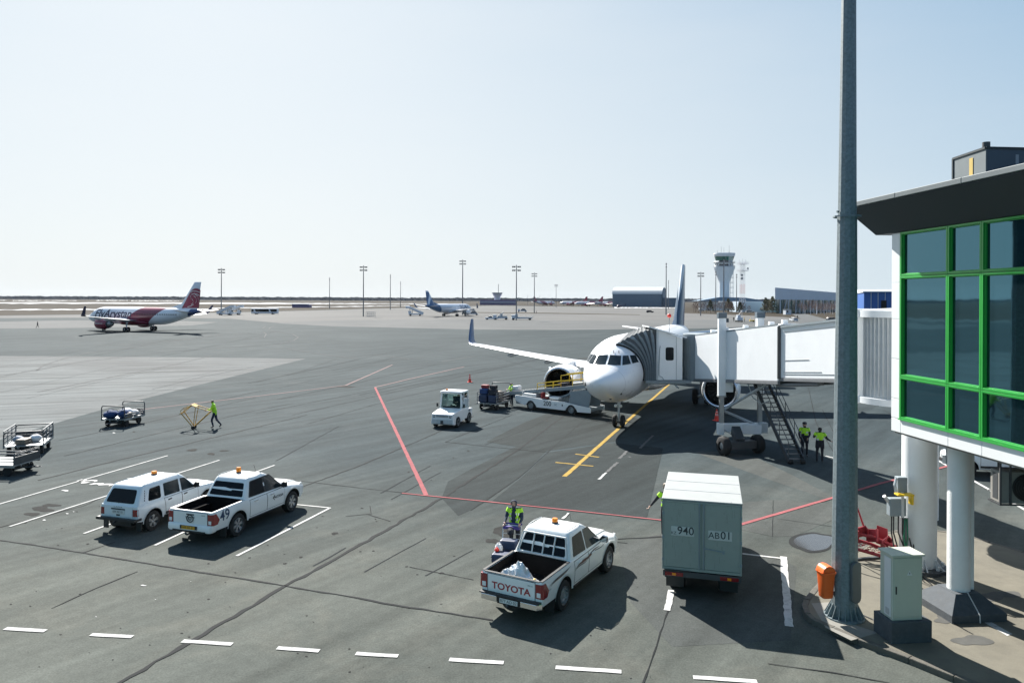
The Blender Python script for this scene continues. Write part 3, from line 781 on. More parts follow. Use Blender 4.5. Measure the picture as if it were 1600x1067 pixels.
# heap of red wheel chocks and a folded red barrier
RH = thing('red_tow_bar', 'folded red tow bar with chains standing behind the foreground mast', 'tow bar', tuple(G(1361,872,.14)), R(-25))
RH.scale = (1.15,1.15,1.3)
mb = MB()
mb.tube([(-.55,.1,0),(-.62,.1,.75),(-.35,.1,1.18),(-.12,.1,.55)], .03, 7); mb.tube([(-.55,-.25,0),(-.60,-.25,.6),(-.35,-.2,1.05)], .03, 7)
mb.tube([(-.65,-.1,.62),(0,-.12,.55),(.62,-.05,.35)], .045, 8); mb.tube([(-.62,.15,.40),(0,.15,.30),(.68,.1,.12)], .04, 8); mb.tube([(-.5,-.3,.28),(.5,-.25,.12)], .04, 8)
mb.build('bar_frame', M['red_paint'], RH, smooth=50)
mb = MB()
for x, y, z, a in ((-.25,-.1,.62,.5),(.05,-.05,.55,-.4),(.33,.0,.42,.8)):
    m_ = Matrix.Translation((x,y,z)) @ Matrix.Rotation(a, 4, 'X') @ Matrix.Rotation(a, 4, 'Z')
    mb.m = m_; mb.box(-.14,.14,-.02,.02,-.14,.16); mb.box(-.14,-.11,-.12,.02,-.14,.16); mb.box(.11,.14,-.12,.02,-.14,.16)
mb.m = Matrix(); mb.prism([(.12,.1,.35),(.42,.1,.28),(.40,.1,.72),(.14,.1,.78)], (0,.02,0))
mb.build('bracket_plates', M['red_paint'], RH, bevel=.008)
mb = MB()
for i in range(26):
    t = i/25; c = Vector((-.6+1.25*t, -.22+.05*math.sin(i*1.7), .42-.25*t+.05*math.sin(i*2.3)))
    a = i*math.pi/2
    mb.tube([c+Vector((.045*math.cos(k*math.pi/3), .028*math.sin(k*math.pi/3)*math.cos(a), .028*math.sin(k*math.pi/3)*math.sin(a)+.02*math.sin(i))) for k in range(6)], .009, 5, closed=True)
mb.build('chain', M['red_paint'], RH)
mb = MB(); mb.beam((-.6,-.5,.02),(.75,.55,.02),.09,.04); mb.build('ground_bar', M['dark_steel'], RH)
# ================================================================ aircraft
def hermite(xs, ys):
    xs = list(xs); ys = list(ys); n = len(xs); d = [(ys[i+1]-ys[i])/(xs[i+1]-xs[i]) for i in range(n-1)]
    m = [d[0]] + [0 if d[i-1]*d[i] <= 0 else 2*d[i-1]*d[i]/(d[i-1]+d[i]) for i in range(1, n-1)] + [d[-1]]
    def f(x):
        x = min(max(x, xs[0]), xs[-1]); i = 0
        while i < n-2 and x > xs[i+1]: i += 1
        h = xs[i+1]-xs[i]; t = (x-xs[i])/h
        return ((2*t**3-3*t*t+1)*ys[i] + (t**3-2*t*t+t)*h*m[i] + (-2*t**3+3*t*t)*ys[i+1] + (t**3-t*t)*h*m[i+1])
    return f
FZ = 3.75
_tx = [0,.05,.15,.4,1.0,1.55,2.5,3.3,4.3,5.2,6.2,24,30,33,36,37.3,37.57]
ftop = hermite(_tx, [-.5,-.34,-.20,.0,.28,.50,1.16,1.60,1.90,2.02,2.07,2.07,2.03,1.93,1.66,1.46,1.40])
fbot = hermite([0,.05,.15,.4,1,2,3,4.5,6,24,26,28,30,33,36,37.3,37.57], [-.5,-.68,-.83,-1.06,-1.38,-1.72,-1.92,-2.04,-2.07,-2.07,-1.95,-1.58,-1.08,-.18,.74,1.12,1.2])
fwid = hermite([0,.05,.15,.4,1,2,3,4,5,6.2,24,27,30,33,36,37.3,37.57], [0.01,.22,.42,.70,1.09,1.52,1.77,1.90,1.96,1.975,1.975,1.88,1.56,1.05,.46,.18,.12])
def fus(x, th, o=0.):
    t, b, w_ = ftop(x), fbot(x), fwid(x); zc = (t+b)/2; hh_ = (t-b)/2
    return Vector((x, (w_+o)*math.sin(th), FZ+zc+(hh_+o)*math.cos(th)))
def fus_y(x, z, side, o=0.):
    t, b, w_ = ftop(x), fbot(x), fwid(x); zc = (t+b)/2; hh_ = (t-b)/2
    k = max(-1, min(1, (z-FZ-zc)/hh_))
    return Vector((x, side*(w_*math.sqrt(1-k*k)+o), z))
def fus_front(y, z):
    lo, hi = 0.0, 6.2
    for _ in range(40):
        x = (lo+hi)/2; t, b, w_ = ftop(x), fbot(x), fwid(x); zc = FZ+(t+b)/2; hh_ = (t-b)/2
        if (y/w_)**2 + ((z-zc)/hh_)**2 > 1: lo = x
        else: hi = x
    return Vector((hi, y, z))
AF = [(1,.0),(.8,.022),(.6,.045),(.4,.060),(.25,.062),(.12,.050),(.04,.03),(0,0),(.04,-.018),(.12,-.028),(.25,-.035),(.4,-.036),(.6,-.028),(.8,-.014)]
def foil(le, c, up=(0,0,1), thick=1.0, sgn=1):
    up = Vector(up); le = Vector(le)
    return [le + Vector((a*c,0,0)) + up*(b*c*thick) for a, b in AF]
def wing_mesh(side):
    mb = MB()
    rings = [foil((11.0,side*1.2,2.55),7.2,thick=1.25), foil((12.4,side*1.95,2.62),6.1,thick=1.2), foil((14.7,side*6.4,3.02),3.85,thick=1.05), foil((17.2,side*11.5,3.48),2.75), foil((19.75,side*16.7,3.98),1.65,thick=.95)]
    mb.loft(rings); return mb
def sharklet_mesh(side):
    mb = MB(); rings = []
    for t, ang, c, x in ((0,0,1.65,19.75),(.25,15,1.6,19.95),(.5,35,1.5,20.2),(.8,62,1.35,20.55),(1.2,74,1.2,20.95),(2.2,78,.85,21.75),(2.75,78,.55,22.25)):
        rings.append((t, ang, c, x))
    y, z, pt = 16.7, 3.98, 0; pa = 0; out = []
    for t, ang, c, x in rings:
        a = R((ang+pa)/2); y += (t-pt)*math.cos(a); z += (t-pt)*math.sin(a); pt = t; pa = ang
        a = R(ang); out.append(foil((x, side*y, z), c, (0,-side*math.sin(a), math.cos(a)), .9))
    mb.loft(out); return mb
NAC = [(1.02,.05),(1.10,.0),(1.19,.06),(1.25,.3),(1.29,.9),(1.29,1.7),(1.22,2.5),(1.08,3.2),(.98,3.6)]
def engine(parent, side, pm, lip, band=None, detail=True):
    x0, yc, zc = 10.75, side*5.75, 1.90
    o = (x0, yc, zc); ax = (1,0,0)
    mb = MB(); mb.lathe(NAC[2:], o, ax, 36); e = mb.build('engine', pm, parent, smooth=40)
    mb = MB(); mb.lathe(NAC[:3], o, ax, 36); mb.build('intake_lip', lip, e, smooth=60)
    mb = MB(); mb.lathe([(1.02,.05),(.99,.4),(.99,1.25),(.0,1.25)], o, ax, 36); mb.build('intake_duct', M['engine_dark'], e, smooth=40)
    mb = MB(); mb.lathe([(.0,.72),(.10,.78),(.22,.95),(.30,1.2)], o, ax, 20); mb.build('spinner', M['dark_steel'], e, smooth=50)
    if detail:
        mb = MB()
        for k in range(18):
            a = k*2*math.pi/18; a2 = a+.16
            c = lambda r, t, x: (x0+x, yc+r*math.cos(t), zc+r*math.sin(t))
            mb.poly([c(.28,a,1.1), c(.97,a,1.0), c(.97,a2,1.16), c(.28,a2,1.2)])
        mb.build('fan_blades', M['engine_dark'] if side > 0 else M['dark_steel'], e, fixn=False)
    mb = MB(); mb.lathe([(.98,3.6),(.90,3.58),(.72,3.4),(.68,3.9),(.55,4.5),(.42,4.52),(.30,4.9),(.0,5.2)], o, ax, 24); mb.build('exhaust_nozzle', M['steel'], e, smooth=40)
    mb = MB()
    mb.loft([[(x0+1.2,yc-.12,zc+1.2),(x0+1.2,yc+.12,zc+1.2),(x0+1.2,yc+.12,zc+1.27),(x0+1.2,yc-.12,zc+1.27)],
             [(x0+3.2,yc-.2,zc+.9),(x0+3.2,yc+.2,zc+.9),(x0+3.2,yc+.2,zc+1.42),(x0+3.2,yc-.2,zc+1.42)],
             [(x0+5.6,yc-.12,zc+.7),(x0+5.6,yc+.12,zc+.7),(x0+5.6,yc+.12,zc+1.1),(x0+5.6,yc-.12,zc+1.1)]])
    mb.build('pylon', M['wing_gray'], e, smooth=30)
    mb = MB(); s2 = side
    for q in (-1, 1):
        a = R(90+q*50); mb.prism([(x0+.9,yc+1.28*math.cos(a),zc+1.28*math.sin(a)),(x0+1.9,yc+1.28*math.cos(a),zc+1.28*math.sin(a)),(x0+1.9,yc+1.6*math.cos(a),zc+1.6*math.sin(a)),(x0+1.5,yc+1.6*math.cos(a),zc+1.6*math.sin(a))],(0,.02,.02))
    mb.build('strake', pm, e)
    return e
def wheel_pair(parent, name, x, y, r, w_, gap, ztop, strut):
    mb = MB(); mb.tube([(x,y,r),(x,y,r+.9),(x,y,ztop)], [strut*.8,strut*.8,strut], 10); mb.tube([(x,y-gap,r),(x,y+gap,r)], strut*.6, 8)
    mb.tube([(x,y,r+.7),(x+.7,y,ztop)], strut*.45, 6); mb.box(x-.16,x-.05,y-.10,y+.10,r+.85,r+1.1)
    g = mb.build(name, M['light_steel'], parent, smooth=40)
    for s_ in (-1, 1):
        yy = y+s_*gap
        t = MB(); t.lathe([(r*.5,-w_/2),(r*.86,-w_/2),(r*.97,-w_/2*.75),(r,-w_/4),(r,w_/4),(r*.97,w_/2*.75),(r*.86,w_/2),(r*.5,w_/2)], (x,yy,r), (0,1,0), 24); tt = t.build('wheel', M['rubber'], g, smooth=50)
        t = MB(); t.lathe([(0,-w_/2*.8),(r*.5,-w_/2*.7),(r*.5,w_/2*.7),(0,w_/2*.8)], (x,yy,r), (0,1,0), 16); t.build('hub', M['steel'], tt)
    return g
def fin_pts(t):  # leading edge x, z, chord along the fin
    return 30.2 + 5.0*t, FZ+1.75 + (11.76-FZ-1.75)*t, 5.9 - 3.85*t
def airliner(name, label, loc, rz, body, fin, tip, nac, lip, group=None, cat='airliner', detail=True, win_from=6.2):
    t = thing(name, label, cat, loc, rz, group)
    xs = [0,.015,.05,.1,.17,.27,.4,.55,.75,1,1.3,1.6,2,2.5,3,3.6,4.3,5.2,6.2,9,12,15,18,21,24,25,26,27,28,29,30,31.5,33,34.5,36,36.8,37.3,37.57]
    mb = MB(); N = 48
    mb.loft([[fus(x, k*2*math.pi/N) for k in range(N)] for x in xs])
    fu = mb.build('fuselage', body, t, smooth=50)
    # belly fairing
    mb = MB(); rings = []
    for x, w_, h_ in ((10.6,.2,.2),(11.4,1.3,.55),(12.5,1.85,.8),(14,2.1,.9),(18,2.15,.9),(20,1.9,.75),(21.5,1.3,.5),(22.6,.3,.2)):
        rings.append([(x, w_*math.sin(k*math.pi/9-math.pi/2), FZ-1.5-h_*math.cos(k*math.pi/9-math.pi/2)) for k in range(10)] + [(x, w_*.8, FZ-1.2), (x, -w_*.8, FZ-1.2)])
    mb.loft(rings); mb.build('belly_fairing', body, t, smooth=40)
    for s_ in (-1, 1):
        wg = wing_mesh(s_).build('wing', M['aircraft_white'], t, smooth=50)
        sharklet_mesh(s_).build('winglet', tip, wg, smooth=50)
        for y0, x0 in ((3.9,17.2),(8.6,17.6),(12.4,19.2)):
            mb = MB()
            z0 = 2.62+(y0-1.95)*.0915-.12
            mb.loft([[(x, s_*y0+.17*k*math.cos(a), z0-.18+.22*k*math.sin(a)) for a in [q*math.pi/4 for q in range(8)]] for x, k in ((x0-1.6,.2),(x0-1,.8),(x0-.2,1),(x0+.8,.8),(x0+1.7,.1))])
            mb.build('flap_fairing', M['wing_gray'], wg, smooth=50)
        mb = MB()
        mb.loft([foil((31.7,s_*.5,FZ+.95),3.6,thick=.9), foil((35.1,s_*6.2,FZ+1.55),1.35,thick=.9)]); mb.build('tailplane', M['aircraft_white'], t, smooth=50)
        engine(t, s_, nac, lip, detail=detail)
        wheel_pair(t, 'main_gear', 17.71, s_*3.795, .58, .42, .46, 2.9, .16)
    wheel_pair(t, 'nose_gear', 5.07, 0, .38, .22, .25, 1.9, .09)
    # fin
    mb = MB(); rings = []
    for q in (-.12,0,.25,.5,.75,.97,1):
        x, z, c = fin_pts(q); k = 1.6 if q < 1 else .6
        rings.append([Vector((x+a*c, b*c*k*1.0, z)) for a, b in [(1,0),(.7,.035),(.4,.052),(.2,.048),(.06,.028),(0,0),(.06,-.028),(.2,-.048),(.4,-.052),(.7,-.035)]])
    mb.loft(rings); f = mb.build('tail_fin', fin, t, smooth=50)
    mb = MB()
    mb.loft([[(27.6,-.02,FZ+1.98),(27.6,.02,FZ+1.98),(27.6,0,FZ+2.02)],[(31.2,-.12,FZ+1.8),(31.2,.12,FZ+1.8),(31.2,0,FZ+3.05)]]); mb.build('dorsal_fin', body, f)
    # cabin windows and doors, both sides
    for s_ in (-1, 1):
        mb = MB()
        x = win_from
        while x < 31:
            if not (15.2 < x < 15.5):
                pts = []
                for a, b in ((-.115,-.12),(-.07,-.17),(.07,-.17),(.115,-.12),(.115,.12),(.07,.17),(-.07,.17),(-.115,.12)):
                    pts.append(fus_y(x+a, FZ+.42+b, s_, .008))
                mb.poly(pts if s_ > 0 else pts[::-1])
            x += .533
        mb.build('cabin_windows', M['dark_glass'], fu, fixn=False)
        for xd in (4.55, 31.4):
            mb = MB(); zz = [FZ-.45+.1*k for k in range(20)]
            for xx in (xd-.41, xd+.41):
                mb.loft([[fus_y(xx-.012,z,s_,.006) for z in zz],[fus_y(xx+.012,z,s_,.006) for z in zz]], caps=False, closed=False)
            for z in (zz[0], zz[-1]):
                mb.loft([[fus_y(xd-.41+.82*k/6,z-.012,s_,.006) for k in range(7)],[fus_y(xd-.41+.82*k/6,z+.012,s_,.006) for k in range(7)]], caps=False, closed=False)
            mb.build('door', M['steel'], fu, fixn=False)
    # cockpit windows
    P = [[(.05,.50),(.80,.46),(.70,.98),(.05,1.02)], [(.89,.46),(1.30,.52),(1.06,.99),(.78,.98)], [(1.37,.53),(1.62,.58),(1.40,.97),(1.13,.99)]]
    for s_ in (-1, 1):
        for k, q in enumerate(P):
            mb = MB(); g = []
            for j in range(5):
                for i in range(7):
                    u, v = i/6, j/4
                    a = Vector(q[0]).lerp(Vector(q[1]), u); b = Vector(q[3]).lerp(Vector(q[2]), u); c = a.lerp(b, v)
                    p = fus_front(s_*c.x, FZ+c.y); g.append(p + Vector((-.014, s_*.010, .010)))
            fs = [(j*7+i, j*7+i+1, (j+1)*7+i+1, (j+1)*7+i) for j in range(4) for i in range(6)]
            mb.add(g, [f_[::-1] if s_ < 0 else f_ for f_ in fs]); mb.build('cockpit_window', M['tint_glass'], fu, smooth=60)
    return t, fu, f
def swept_mat(name, base, rules):
    "paint scheme in object space: each rule is (plane normal (x,y,z), lo, hi, colour)"
    m = bpy.data.materials.new(name); m.use_nodes = True
    n = m.node_tree.nodes; l = m.node_tree.links; b = n['Principled BSDF']
    tc = n.new('ShaderNodeTexCoord'); prev = None
    for nv, lo, hi, col in rules:
        d = n.new('ShaderNodeVectorMath'); d.operation = 'DOT_PRODUCT'; d.inputs[1].default_value = nv; l.new(tc.outputs['Object'], d.inputs[0])
        a = n.new('ShaderNodeMath'); a.operation = 'GREATER_THAN'; a.inputs[1].default_value = lo; l.new(d.outputs['Value'], a.inputs[0])
        c = n.new('ShaderNodeMath'); c.operation = 'LESS_THAN'; c.inputs[1].default_value = hi; l.new(d.outputs['Value'], c.inputs[0])
        e = n.new('ShaderNodeMath'); e.operation = 'MULTIPLY'; l.new(a.outputs[0], e.inputs[0]); l.new(c.outputs[0], e.inputs[1])
        k = n.new('ShaderNodeMix'); k.data_type = 'RGBA'; l.new(e.outputs[0], k.inputs[0])
        if prev is None: k.inputs[6].default_value = (*base, 1)
        else: l.new(prev, k.inputs[6])
        k.inputs[7].default_value = (*col, 1); prev = k.outputs[2]
    l.new(prev, b.inputs['Base Color']); b.inputs['Roughness'].default_value = .3; b.inputs['Coat Weight'].default_value = .3
    return m
W_ = (.80,.81,.82)
# aircraft at the gate
fin_near = swept_mat('fin_blue_scheme', (.010,.045,.095), [((1,0,-.95), 20.0, 24.6, (.55,.60,.64))])
N0 = Vector((5.07,42.05,0)); TD = Vector((.351,.936,0))
near, near_fu, near_fin = airliner('airliner', 'white airliner parked at the gate facing the camera with dark blue tail', tuple(N0), math.atan2(.936,.351), M['aircraft_white'], fin_near, M['tip_blue'], M['aircraft_white'], M['metal_lip'])
mb = MB()
for y_, z_ in ((-1.15,-1.0),(.95,-1.15),(.3,-1.5)):
    p = fus_front(-y_, FZ+z_); mb.lathe([(0,0),(.07,0),(.07,.03),(0,.03)], p, (-1,0,0), 8)
for y_ in (-.55,-.25): mb.beam(fus_front(y_,FZ+1.12)+Vector((-.05,0,.02)), fus_front(y_+.05,FZ+1.22)+Vector((-.02,0,.05)), .04)
p = fus_front(1.15,FZ-.62); mb.box(p.x-.03,p.x-.005,p.y-.05,p.y+.05,p.z-.16,p.z+.06)
mb.build('probes', M['dark_steel'], near_fu)
mb = MB()
for xs_ in (1.25, 3.75):
    mb.loft([[fus(xs_, k*2*math.pi/64, .004) for k in range(64)], [fus(xs_+.018, k*2*math.pi/64, .004) for k in range(64)]], caps=False)
mb.build('panel_seams', mk('seam_gray', (.45,.46,.47), .5), near_fu, fixn=False)
mb = MB(); mb.lathe([(0,-.09),(.09,-.05),(.11,.0),(.09,.05),(0,.09)], (4.86,.16,1.35), (1,0,0), 12); mb.lathe([(0,-.09),(.09,-.05),(.11,.0),(.09,.05),(0,.09)], (4.86,-.16,1.35), (1,0,0), 12); mb.build('taxi_lights', M['clear_lens'], near_fu, smooth=50)
def fus_at(p): return near.matrix_world @ p
# taxiing aircraft on the left: white with a slanted burgundy band
BG = (.20,.010,.040)
fa_body = swept_mat('burgundy_scheme', W_, [((1,0,-1.55), 10.5, 18.6, BG), ((1,0,-.55), 31.5, 60, (.02,.05,.16)), ((1,0,-.9), 30.2, 60, (.02,.05,.16))])
fa_fin = swept_mat('fin_white_scheme', (.66,.70,.76), [((0,0,1), 20, 30, BG)])
mid = Vector((-.507*177, 177, 0)); td = Vector((.918,-.396,0)).normalized()
FAp = mid - td*17.71
fa, fa_fu, fa_finob = airliner('airliner', 'white and burgundy airliner taxiing on the far left with lion head on its tail', tuple(FAp), math.atan2(td.y, td.x), fa_body, fa_fin, M['night_blue'], M['burgundy'], M['burgundy'], detail=False, win_from=17.6)
letter('airline_name', 'FlyArystan', 2.75, M['night_blue'], fa_fu, lambda u, v: fus_y(10.6+u, FZ+.40+v, -1, .02), bold=.05, sx=1.08, shear=.25, cuts=[-.9,-.7,-.5,-.3,-.1,.1,.3,.5,.7,.9,1.1])
letter('engine_name', 'flyarystan.com', .42, M['plate_white'], fa_fu, lambda u, v: (12.5+u, -(5.75+math.sqrt(max(.1,1.30**2-(v+.1)**2))), 2.0+v), bold=.01)
# tail emblem: burgundy lion head with pale mane strokes, both sides of the fin
lion = [(31.7,5.65),(33.0,5.75),(36.55,5.75),(36.75,7.2),(36.95,8.9),(37.05,9.9),(36.4,10.25),(35.6,10.3),(34.9,10.1),(34.2,9.5),(33.8,8.9),(33.5,8.3),(33.15,7.95),(33.3,7.7),(32.95,7.4),(33.2,7.1),(33.6,7.0),(33.4,6.75),(33.7,6.55),(33.2,6.2),(32.4,5.95)]
def fin_y(x, z):
    q = (z-FZ-1.75)/(11.76-FZ-1.75); x0, _, c = fin_pts(q); a = max(0,min(1,(x-x0)/c))
    return hermite([0,.06,.2,.4,.7,1],[0,.028,.048,.052,.035,0])(a)*c*1.6
for s_ in (-1, 1):
    bm = bmesh.new(); vs = [bm.verts.new((x, 0, z)) for x, z in lion]; f_ = bm.faces.new(vs)
    bmesh.ops.triangulate(bm, faces=[f_])
    for zc_ in (6.2,6.8,7.4,8,8.6,9.2,9.8): bmesh.ops.bisect_plane(bm, geom=bm.verts[:]+bm.edges[:]+bm.faces[:], plane_co=(0,0,zc_), plane_no=(0,0,1))
    for xc_ in (32.5,33.5,34.5,35.5,36.3): bmesh.ops.bisect_plane(bm, geom=bm.verts[:]+bm.edges[:]+bm.faces[:], plane_co=(xc_,0,0), plane_no=(1,0,0))
    for v in bm.verts: v.co.y = s_*(fin_y(v.co.x, v.co.z)+.025)
    me = bpy.data.meshes.new('tail_emblem'); bm.to_mesh(me); bm.free(); me.materials.append(M['burgundy'])
    o = bpy.data.objects.new('tail_emblem', me); COL.objects.link(o); o.parent = fa_finob
    mb = MB()
    for st_ in [[(34.3,9.4),(35.0,9.7),(36.0,9.65),(36.9,9.4)],[(34.6,8.9),(35.4,9.1),(36.2,8.95),(36.8,8.6)],[(34.2,8.7),(34.5,8.2),(34.4,7.8)],[(35.2,8.6),(35.8,8.2),(36.0,7.5),(35.7,6.9)],[(34.7,7.9),(35.1,7.4),(35.0,6.9),(34.5,6.5)],[(36.3,8.3),(36.5,7.6),(36.4,6.9)],[(33.5,6.0),(34.4,6.2),(35.2,6.6)],[(35.6,8.9),(36.3,8.5)]]:
        for (xa, za), (xb, zb_) in zip(st_, st_[1:]):
            k = .07; mb.poly([(xa,s_*(fin_y(xa,za-k)+.045),za-k),(xb,s_*(fin_y(xb,zb_-k)+.045),zb_-k),(xb,s_*(fin_y(xb,zb_+k)+.045),zb_+k),(xa,s_*(fin_y(xa,za+k)+.045),za+k)])
    mb.build('emblem_strokes', M['plate_white'], o, fixn=False)
# blue tailed aircraft parked at the remote stand
sc_body = swept_mat('blue_tail_scheme', (.62,.66,.72), [((1,0,-.5), 25.6, 60, (.03,.11,.24))])
sc_fin = swept_mat('blue_fin_scheme', (.025,.10,.24), [((1,0,.25), 35.9, 37.3, (.45,.58,.72)), ((0,0,1), 11.2, 20, (.55,.62,.72))])
g3 = G(706,494); td3 = Vector((-.50,-.866,0))
scp = Vector((g3.x, g3.y, 0)) - td3*16.5
sca, sc_fu, _f = airliner('airliner', 'white airliner with blue tail parked on the remote stand mid distance', tuple(scp), math.atan2(td3.y, td3.x), sc_body, sc_fin, M['tip_blue'], M['aircraft_white'], M['metal_lip'], detail=False)
for s_ in (-1, 1): letter('airline_name', 'SCAT', 2.6, M['tip_blue'], sc_fu, (lambda u, v: fus_y(8.6-u, FZ+.6+v, 1, .02)) if s_ > 0 else (lambda u, v: fus_y(8.6+u, FZ+.6+v, -1, .02)), bold=.03, sx=1.2, cuts=[-.6,-.3,0,.3,.6])
# aircraft parked far off by the hangar
proto = None
far_body = swept_mat('far_burgundy_scheme', (.66,.67,.72), [((1,0,-1.55), 10.5, 18.6, (.22,.06,.10)), ((1,0,-.55), 31.5, 60, (.04,.06,.16))])
far_lab = ['farthest left small airliner beside the far light mast', 'small distant airliner right of the tall thin light mast', 'small distant airliner in the middle of the row near the hangar', 'small distant airliner with dark tail nearest the hangar']
def simple_airliner(label, loc, rz):
    t = thing('airliner', label, 'airliner', loc, rz, 'airliners parked in front of the hangar')
    mb = MB(); mb.loft([[fus(x, k*2*math.pi/12) for k in range(12)] for x in (0,.1,.4,1,2,3.6,6,14,24,28,31,34,36,37.57)]); mb.build('fuselage', far_body, t, smooth=50)
    for s_ in (-1, 1):
        w2 = wing_mesh(s_).build('wing', M['aircraft_white'], t); sharklet_mesh(s_).build('winglet', M['burgundy'], w2)
        mb = MB(); mb.loft([foil((31.7,s_*.5,FZ+.95),3.6), foil((35.1,s_*6.2,FZ+1.55),1.35)]); mb.build('tailplane', M['aircraft_white'], t)
        mb = MB(); mb.lathe([(0,.3),(1.1,0),(1.28,.8),(1.25,2.4),(.9,3.6),(0,4.6)], (10.75,s_*5.75,1.9), (1,0,0), 12); mb.build('engine', M['burgundy'], t, smooth=50)
        mb = MB(); mb.lathe([(0,-.6),(.58,-.6),(.58,.6),(0,.6)], (17.7,s_*3.8,.58), (0,1,0), 12); mb.tube([(17.7,s_*3.8,.5),(17.7,s_*3.8,2.8)],.2,6); mb.build('main_gear', M['rubber'], t)
    mb = MB(); mb.lathe([(0,-.3),(.4,-.3),(.4,.3),(0,.3)], (5.07,0,.4), (0,1,0), 12); mb.tube([(5.07,0,.4),(5.07,0,2)],.12,6); mb.build('nose_gear', M['rubber'], t)
    mb = MB(); mb.loft([[Vector((fin_pts(q)[0]+a*fin_pts(q)[2], b*fin_pts(q)[2]*1.6, fin_pts(q)[1])) for a, b in [(1,0),(.4,.05),(0,0),(.4,-.05)]] for q in (-.1,.5,1)]); mb.build('tail_fin', M['burgundy'], t)
    return t
for i, (px, py, hx, hy) in enumerate([(853,477.6,-.75,-.6),(893,477.8,.9,-.3),(917,478.6,.95,.25),(946,478.6,.9,.3)]):
    p = G(px, py); td_ = Vector((hx,hy,0)).normalized(); base = p - td_*16
    if proto is None: proto = simple_airliner(far_lab[0], tuple(base), math.atan2(td_.y,td_.x))
    else: dup(proto, tuple(base), math.atan2(td_.y,td_.x), far_lab[i])

# ================================================================ passenger boarding bridge
JB = thing('boarding_bridge', 'white passenger boarding bridge docked to the airliner at the gate', 'boarding bridge', (0,0,0), 0)
bd = Vector((.135,-.991,0)); bn = Vector((-.991,-.135,0)); P0 = Vector((11.2,44.5,0)) - bn*1.0
def bz(t): return 3.32 + .0985*t
def BP(t, s_, z): return P0 + bd*t + bn*s_ + Vector((0,0,z))
def tunnel(t0, t1, hw, zo, h, name, extra=0.):
    mb = MB()
    sec = lambda t: [BP(t,hw,bz(t)+zo), BP(t,hw,bz(t)+zo+h), BP(t,hw*.75,bz(t)+zo+h+.10), BP(t,-hw*.75,bz(t)+zo+h+.10), BP(t,-hw,bz(t)+zo+h), BP(t,-hw,bz(t)+zo)]
    mb.loft([sec(t0), sec(t1)]); return mb.build(name, M['bridge_white'], JB, bevel=.02)
ta = tunnel(-.2, 10.0, 1.0, 0, 2.6, 'outer_tunnel')
tb = tunnel(9.4, 16.6, .90, .13, 2.38, 'inner_tunnel')
# collars, edge beams and joints
mb = MB()
for s_ in (1, -1):
    mb.beam(BP(-.3,s_*.98,bz(-.3)-.09), BP(10.1,s_*.98,bz(10.1)-.09), .14, .16)
    mb.beam(BP(9.2,s_*.86,bz(9.2)+.05), BP(16.6,s_*.86,bz(16.6)+.05), .14, .14)
mb.beam(BP(9.0,.2,bz(9)-.18), BP(12.2,.2,bz(12.2)-.12), .5, .14); mb.beam(BP(3,-.2,bz(3)-.2), BP(12.6,-.2,bz(12.6)-.1), .12, .12)
for t in (1.5,3.5,5.5,7.5,9.5): mb.beam(BP(t,1,bz(t)-.12), BP(t,-1,bz(t)-.12), .1, .14)
mb.tube([BP(9.5,.75,bz(9.5)-.22), BP(13.1,.75,bz(13)-.1)], .09, 8)
mb.build('underframe', M['mast_metal'], JB, bevel=.01)
mb = MB()
for (t, hw, z0, h) in ((10.06,.955,.1,2.46),):
    for s_ in (1,-1): mb.beam(BP(t,s_*hw,bz(t)+z0), BP(t,s_*hw,bz(t)+z0+h), .10, .16)
    mb.beam(BP(t,hw,bz(t)+z0+h), BP(t,-hw,bz(t)+z0+h), .16, .12)
mb.build('collar', M['dark_steel'], JB, bevel=.01)
mb = MB()
for s_ in (1,-1):
    mb.beam(BP(10.2,s_*.93,bz(10.2)+2.53), BP(16.6,s_*.93,bz(16.6)+2.53), .09, .09)
    mb.beam(BP(-.2,s_*.97,bz(-.2)+2.66), BP(9.9,s_*.97,bz(9.9)+2.66), .07, .07)
mb.build('roof_gutter', M['bridge_gray'], JB)
mb = MB()
for t in (1.3,5.6,8.4,9.7): mb.box(*[c for q in zip(BP(t,.5,0)-Vector((.12,.12,0)), BP(t,.5,0)+Vector((.12,.12,0))) for c in q][:4], bz(t)+2.68, bz(t)+2.9)
mb.build('roof_fittings', M['bridge_white'], JB, bevel=.01)
mb = MB()
for (t0,t1,z) in ((10.4,15.0,2.15),(10.5,12.6,.82),(10.4,13.6,.28),(10.4,16,.18)):
    mb.beam(BP(t0,.912,bz(t0)+.13+z), BP(t1,.912,bz(t1)+.13+z), .012, .02)
mb.build('scuff_marks', M['steel'], tb)
# cab: drum, box, canopy
Dc = P0 - bd*1.15
mb = MB(); mb.lathe([(1.32,3.12),(1.32,6.0),(0,6.05)], (Dc.x,Dc.y,0), n=40); dm = mb.build('cab_drum', M['bridge_gray'], JB, smooth=30)
mb = MB()
for k in range(26):
    a = R(150+k*6); mb.beam((Dc.x+1.325*math.cos(a),Dc.y+1.325*math.sin(a),3.2),(Dc.x+1.325*math.cos(a),Dc.y+1.325*math.sin(a),5.95),.025)
mb.build('curtain_slats', M['bridge_gray'], dm)
mb = MB(); cx0, cx1, cy0, cy1 = 8.80, 10.40, 44.55, 46.7
mb.loft([[(cx0,cy0,3.22),(cx1,cy0+.1,3.22),(cx1+.25,cy1,3.22),(cx0,cy1,3.22)],[(cx0,cy0,6.35),(cx1,cy0+.1,5.72),(cx1+.25,cy1,5.72),(cx0,cy1,6.35)]])
cabb = mb.build('cab', M['bridge_white'], JB, bevel=.02)
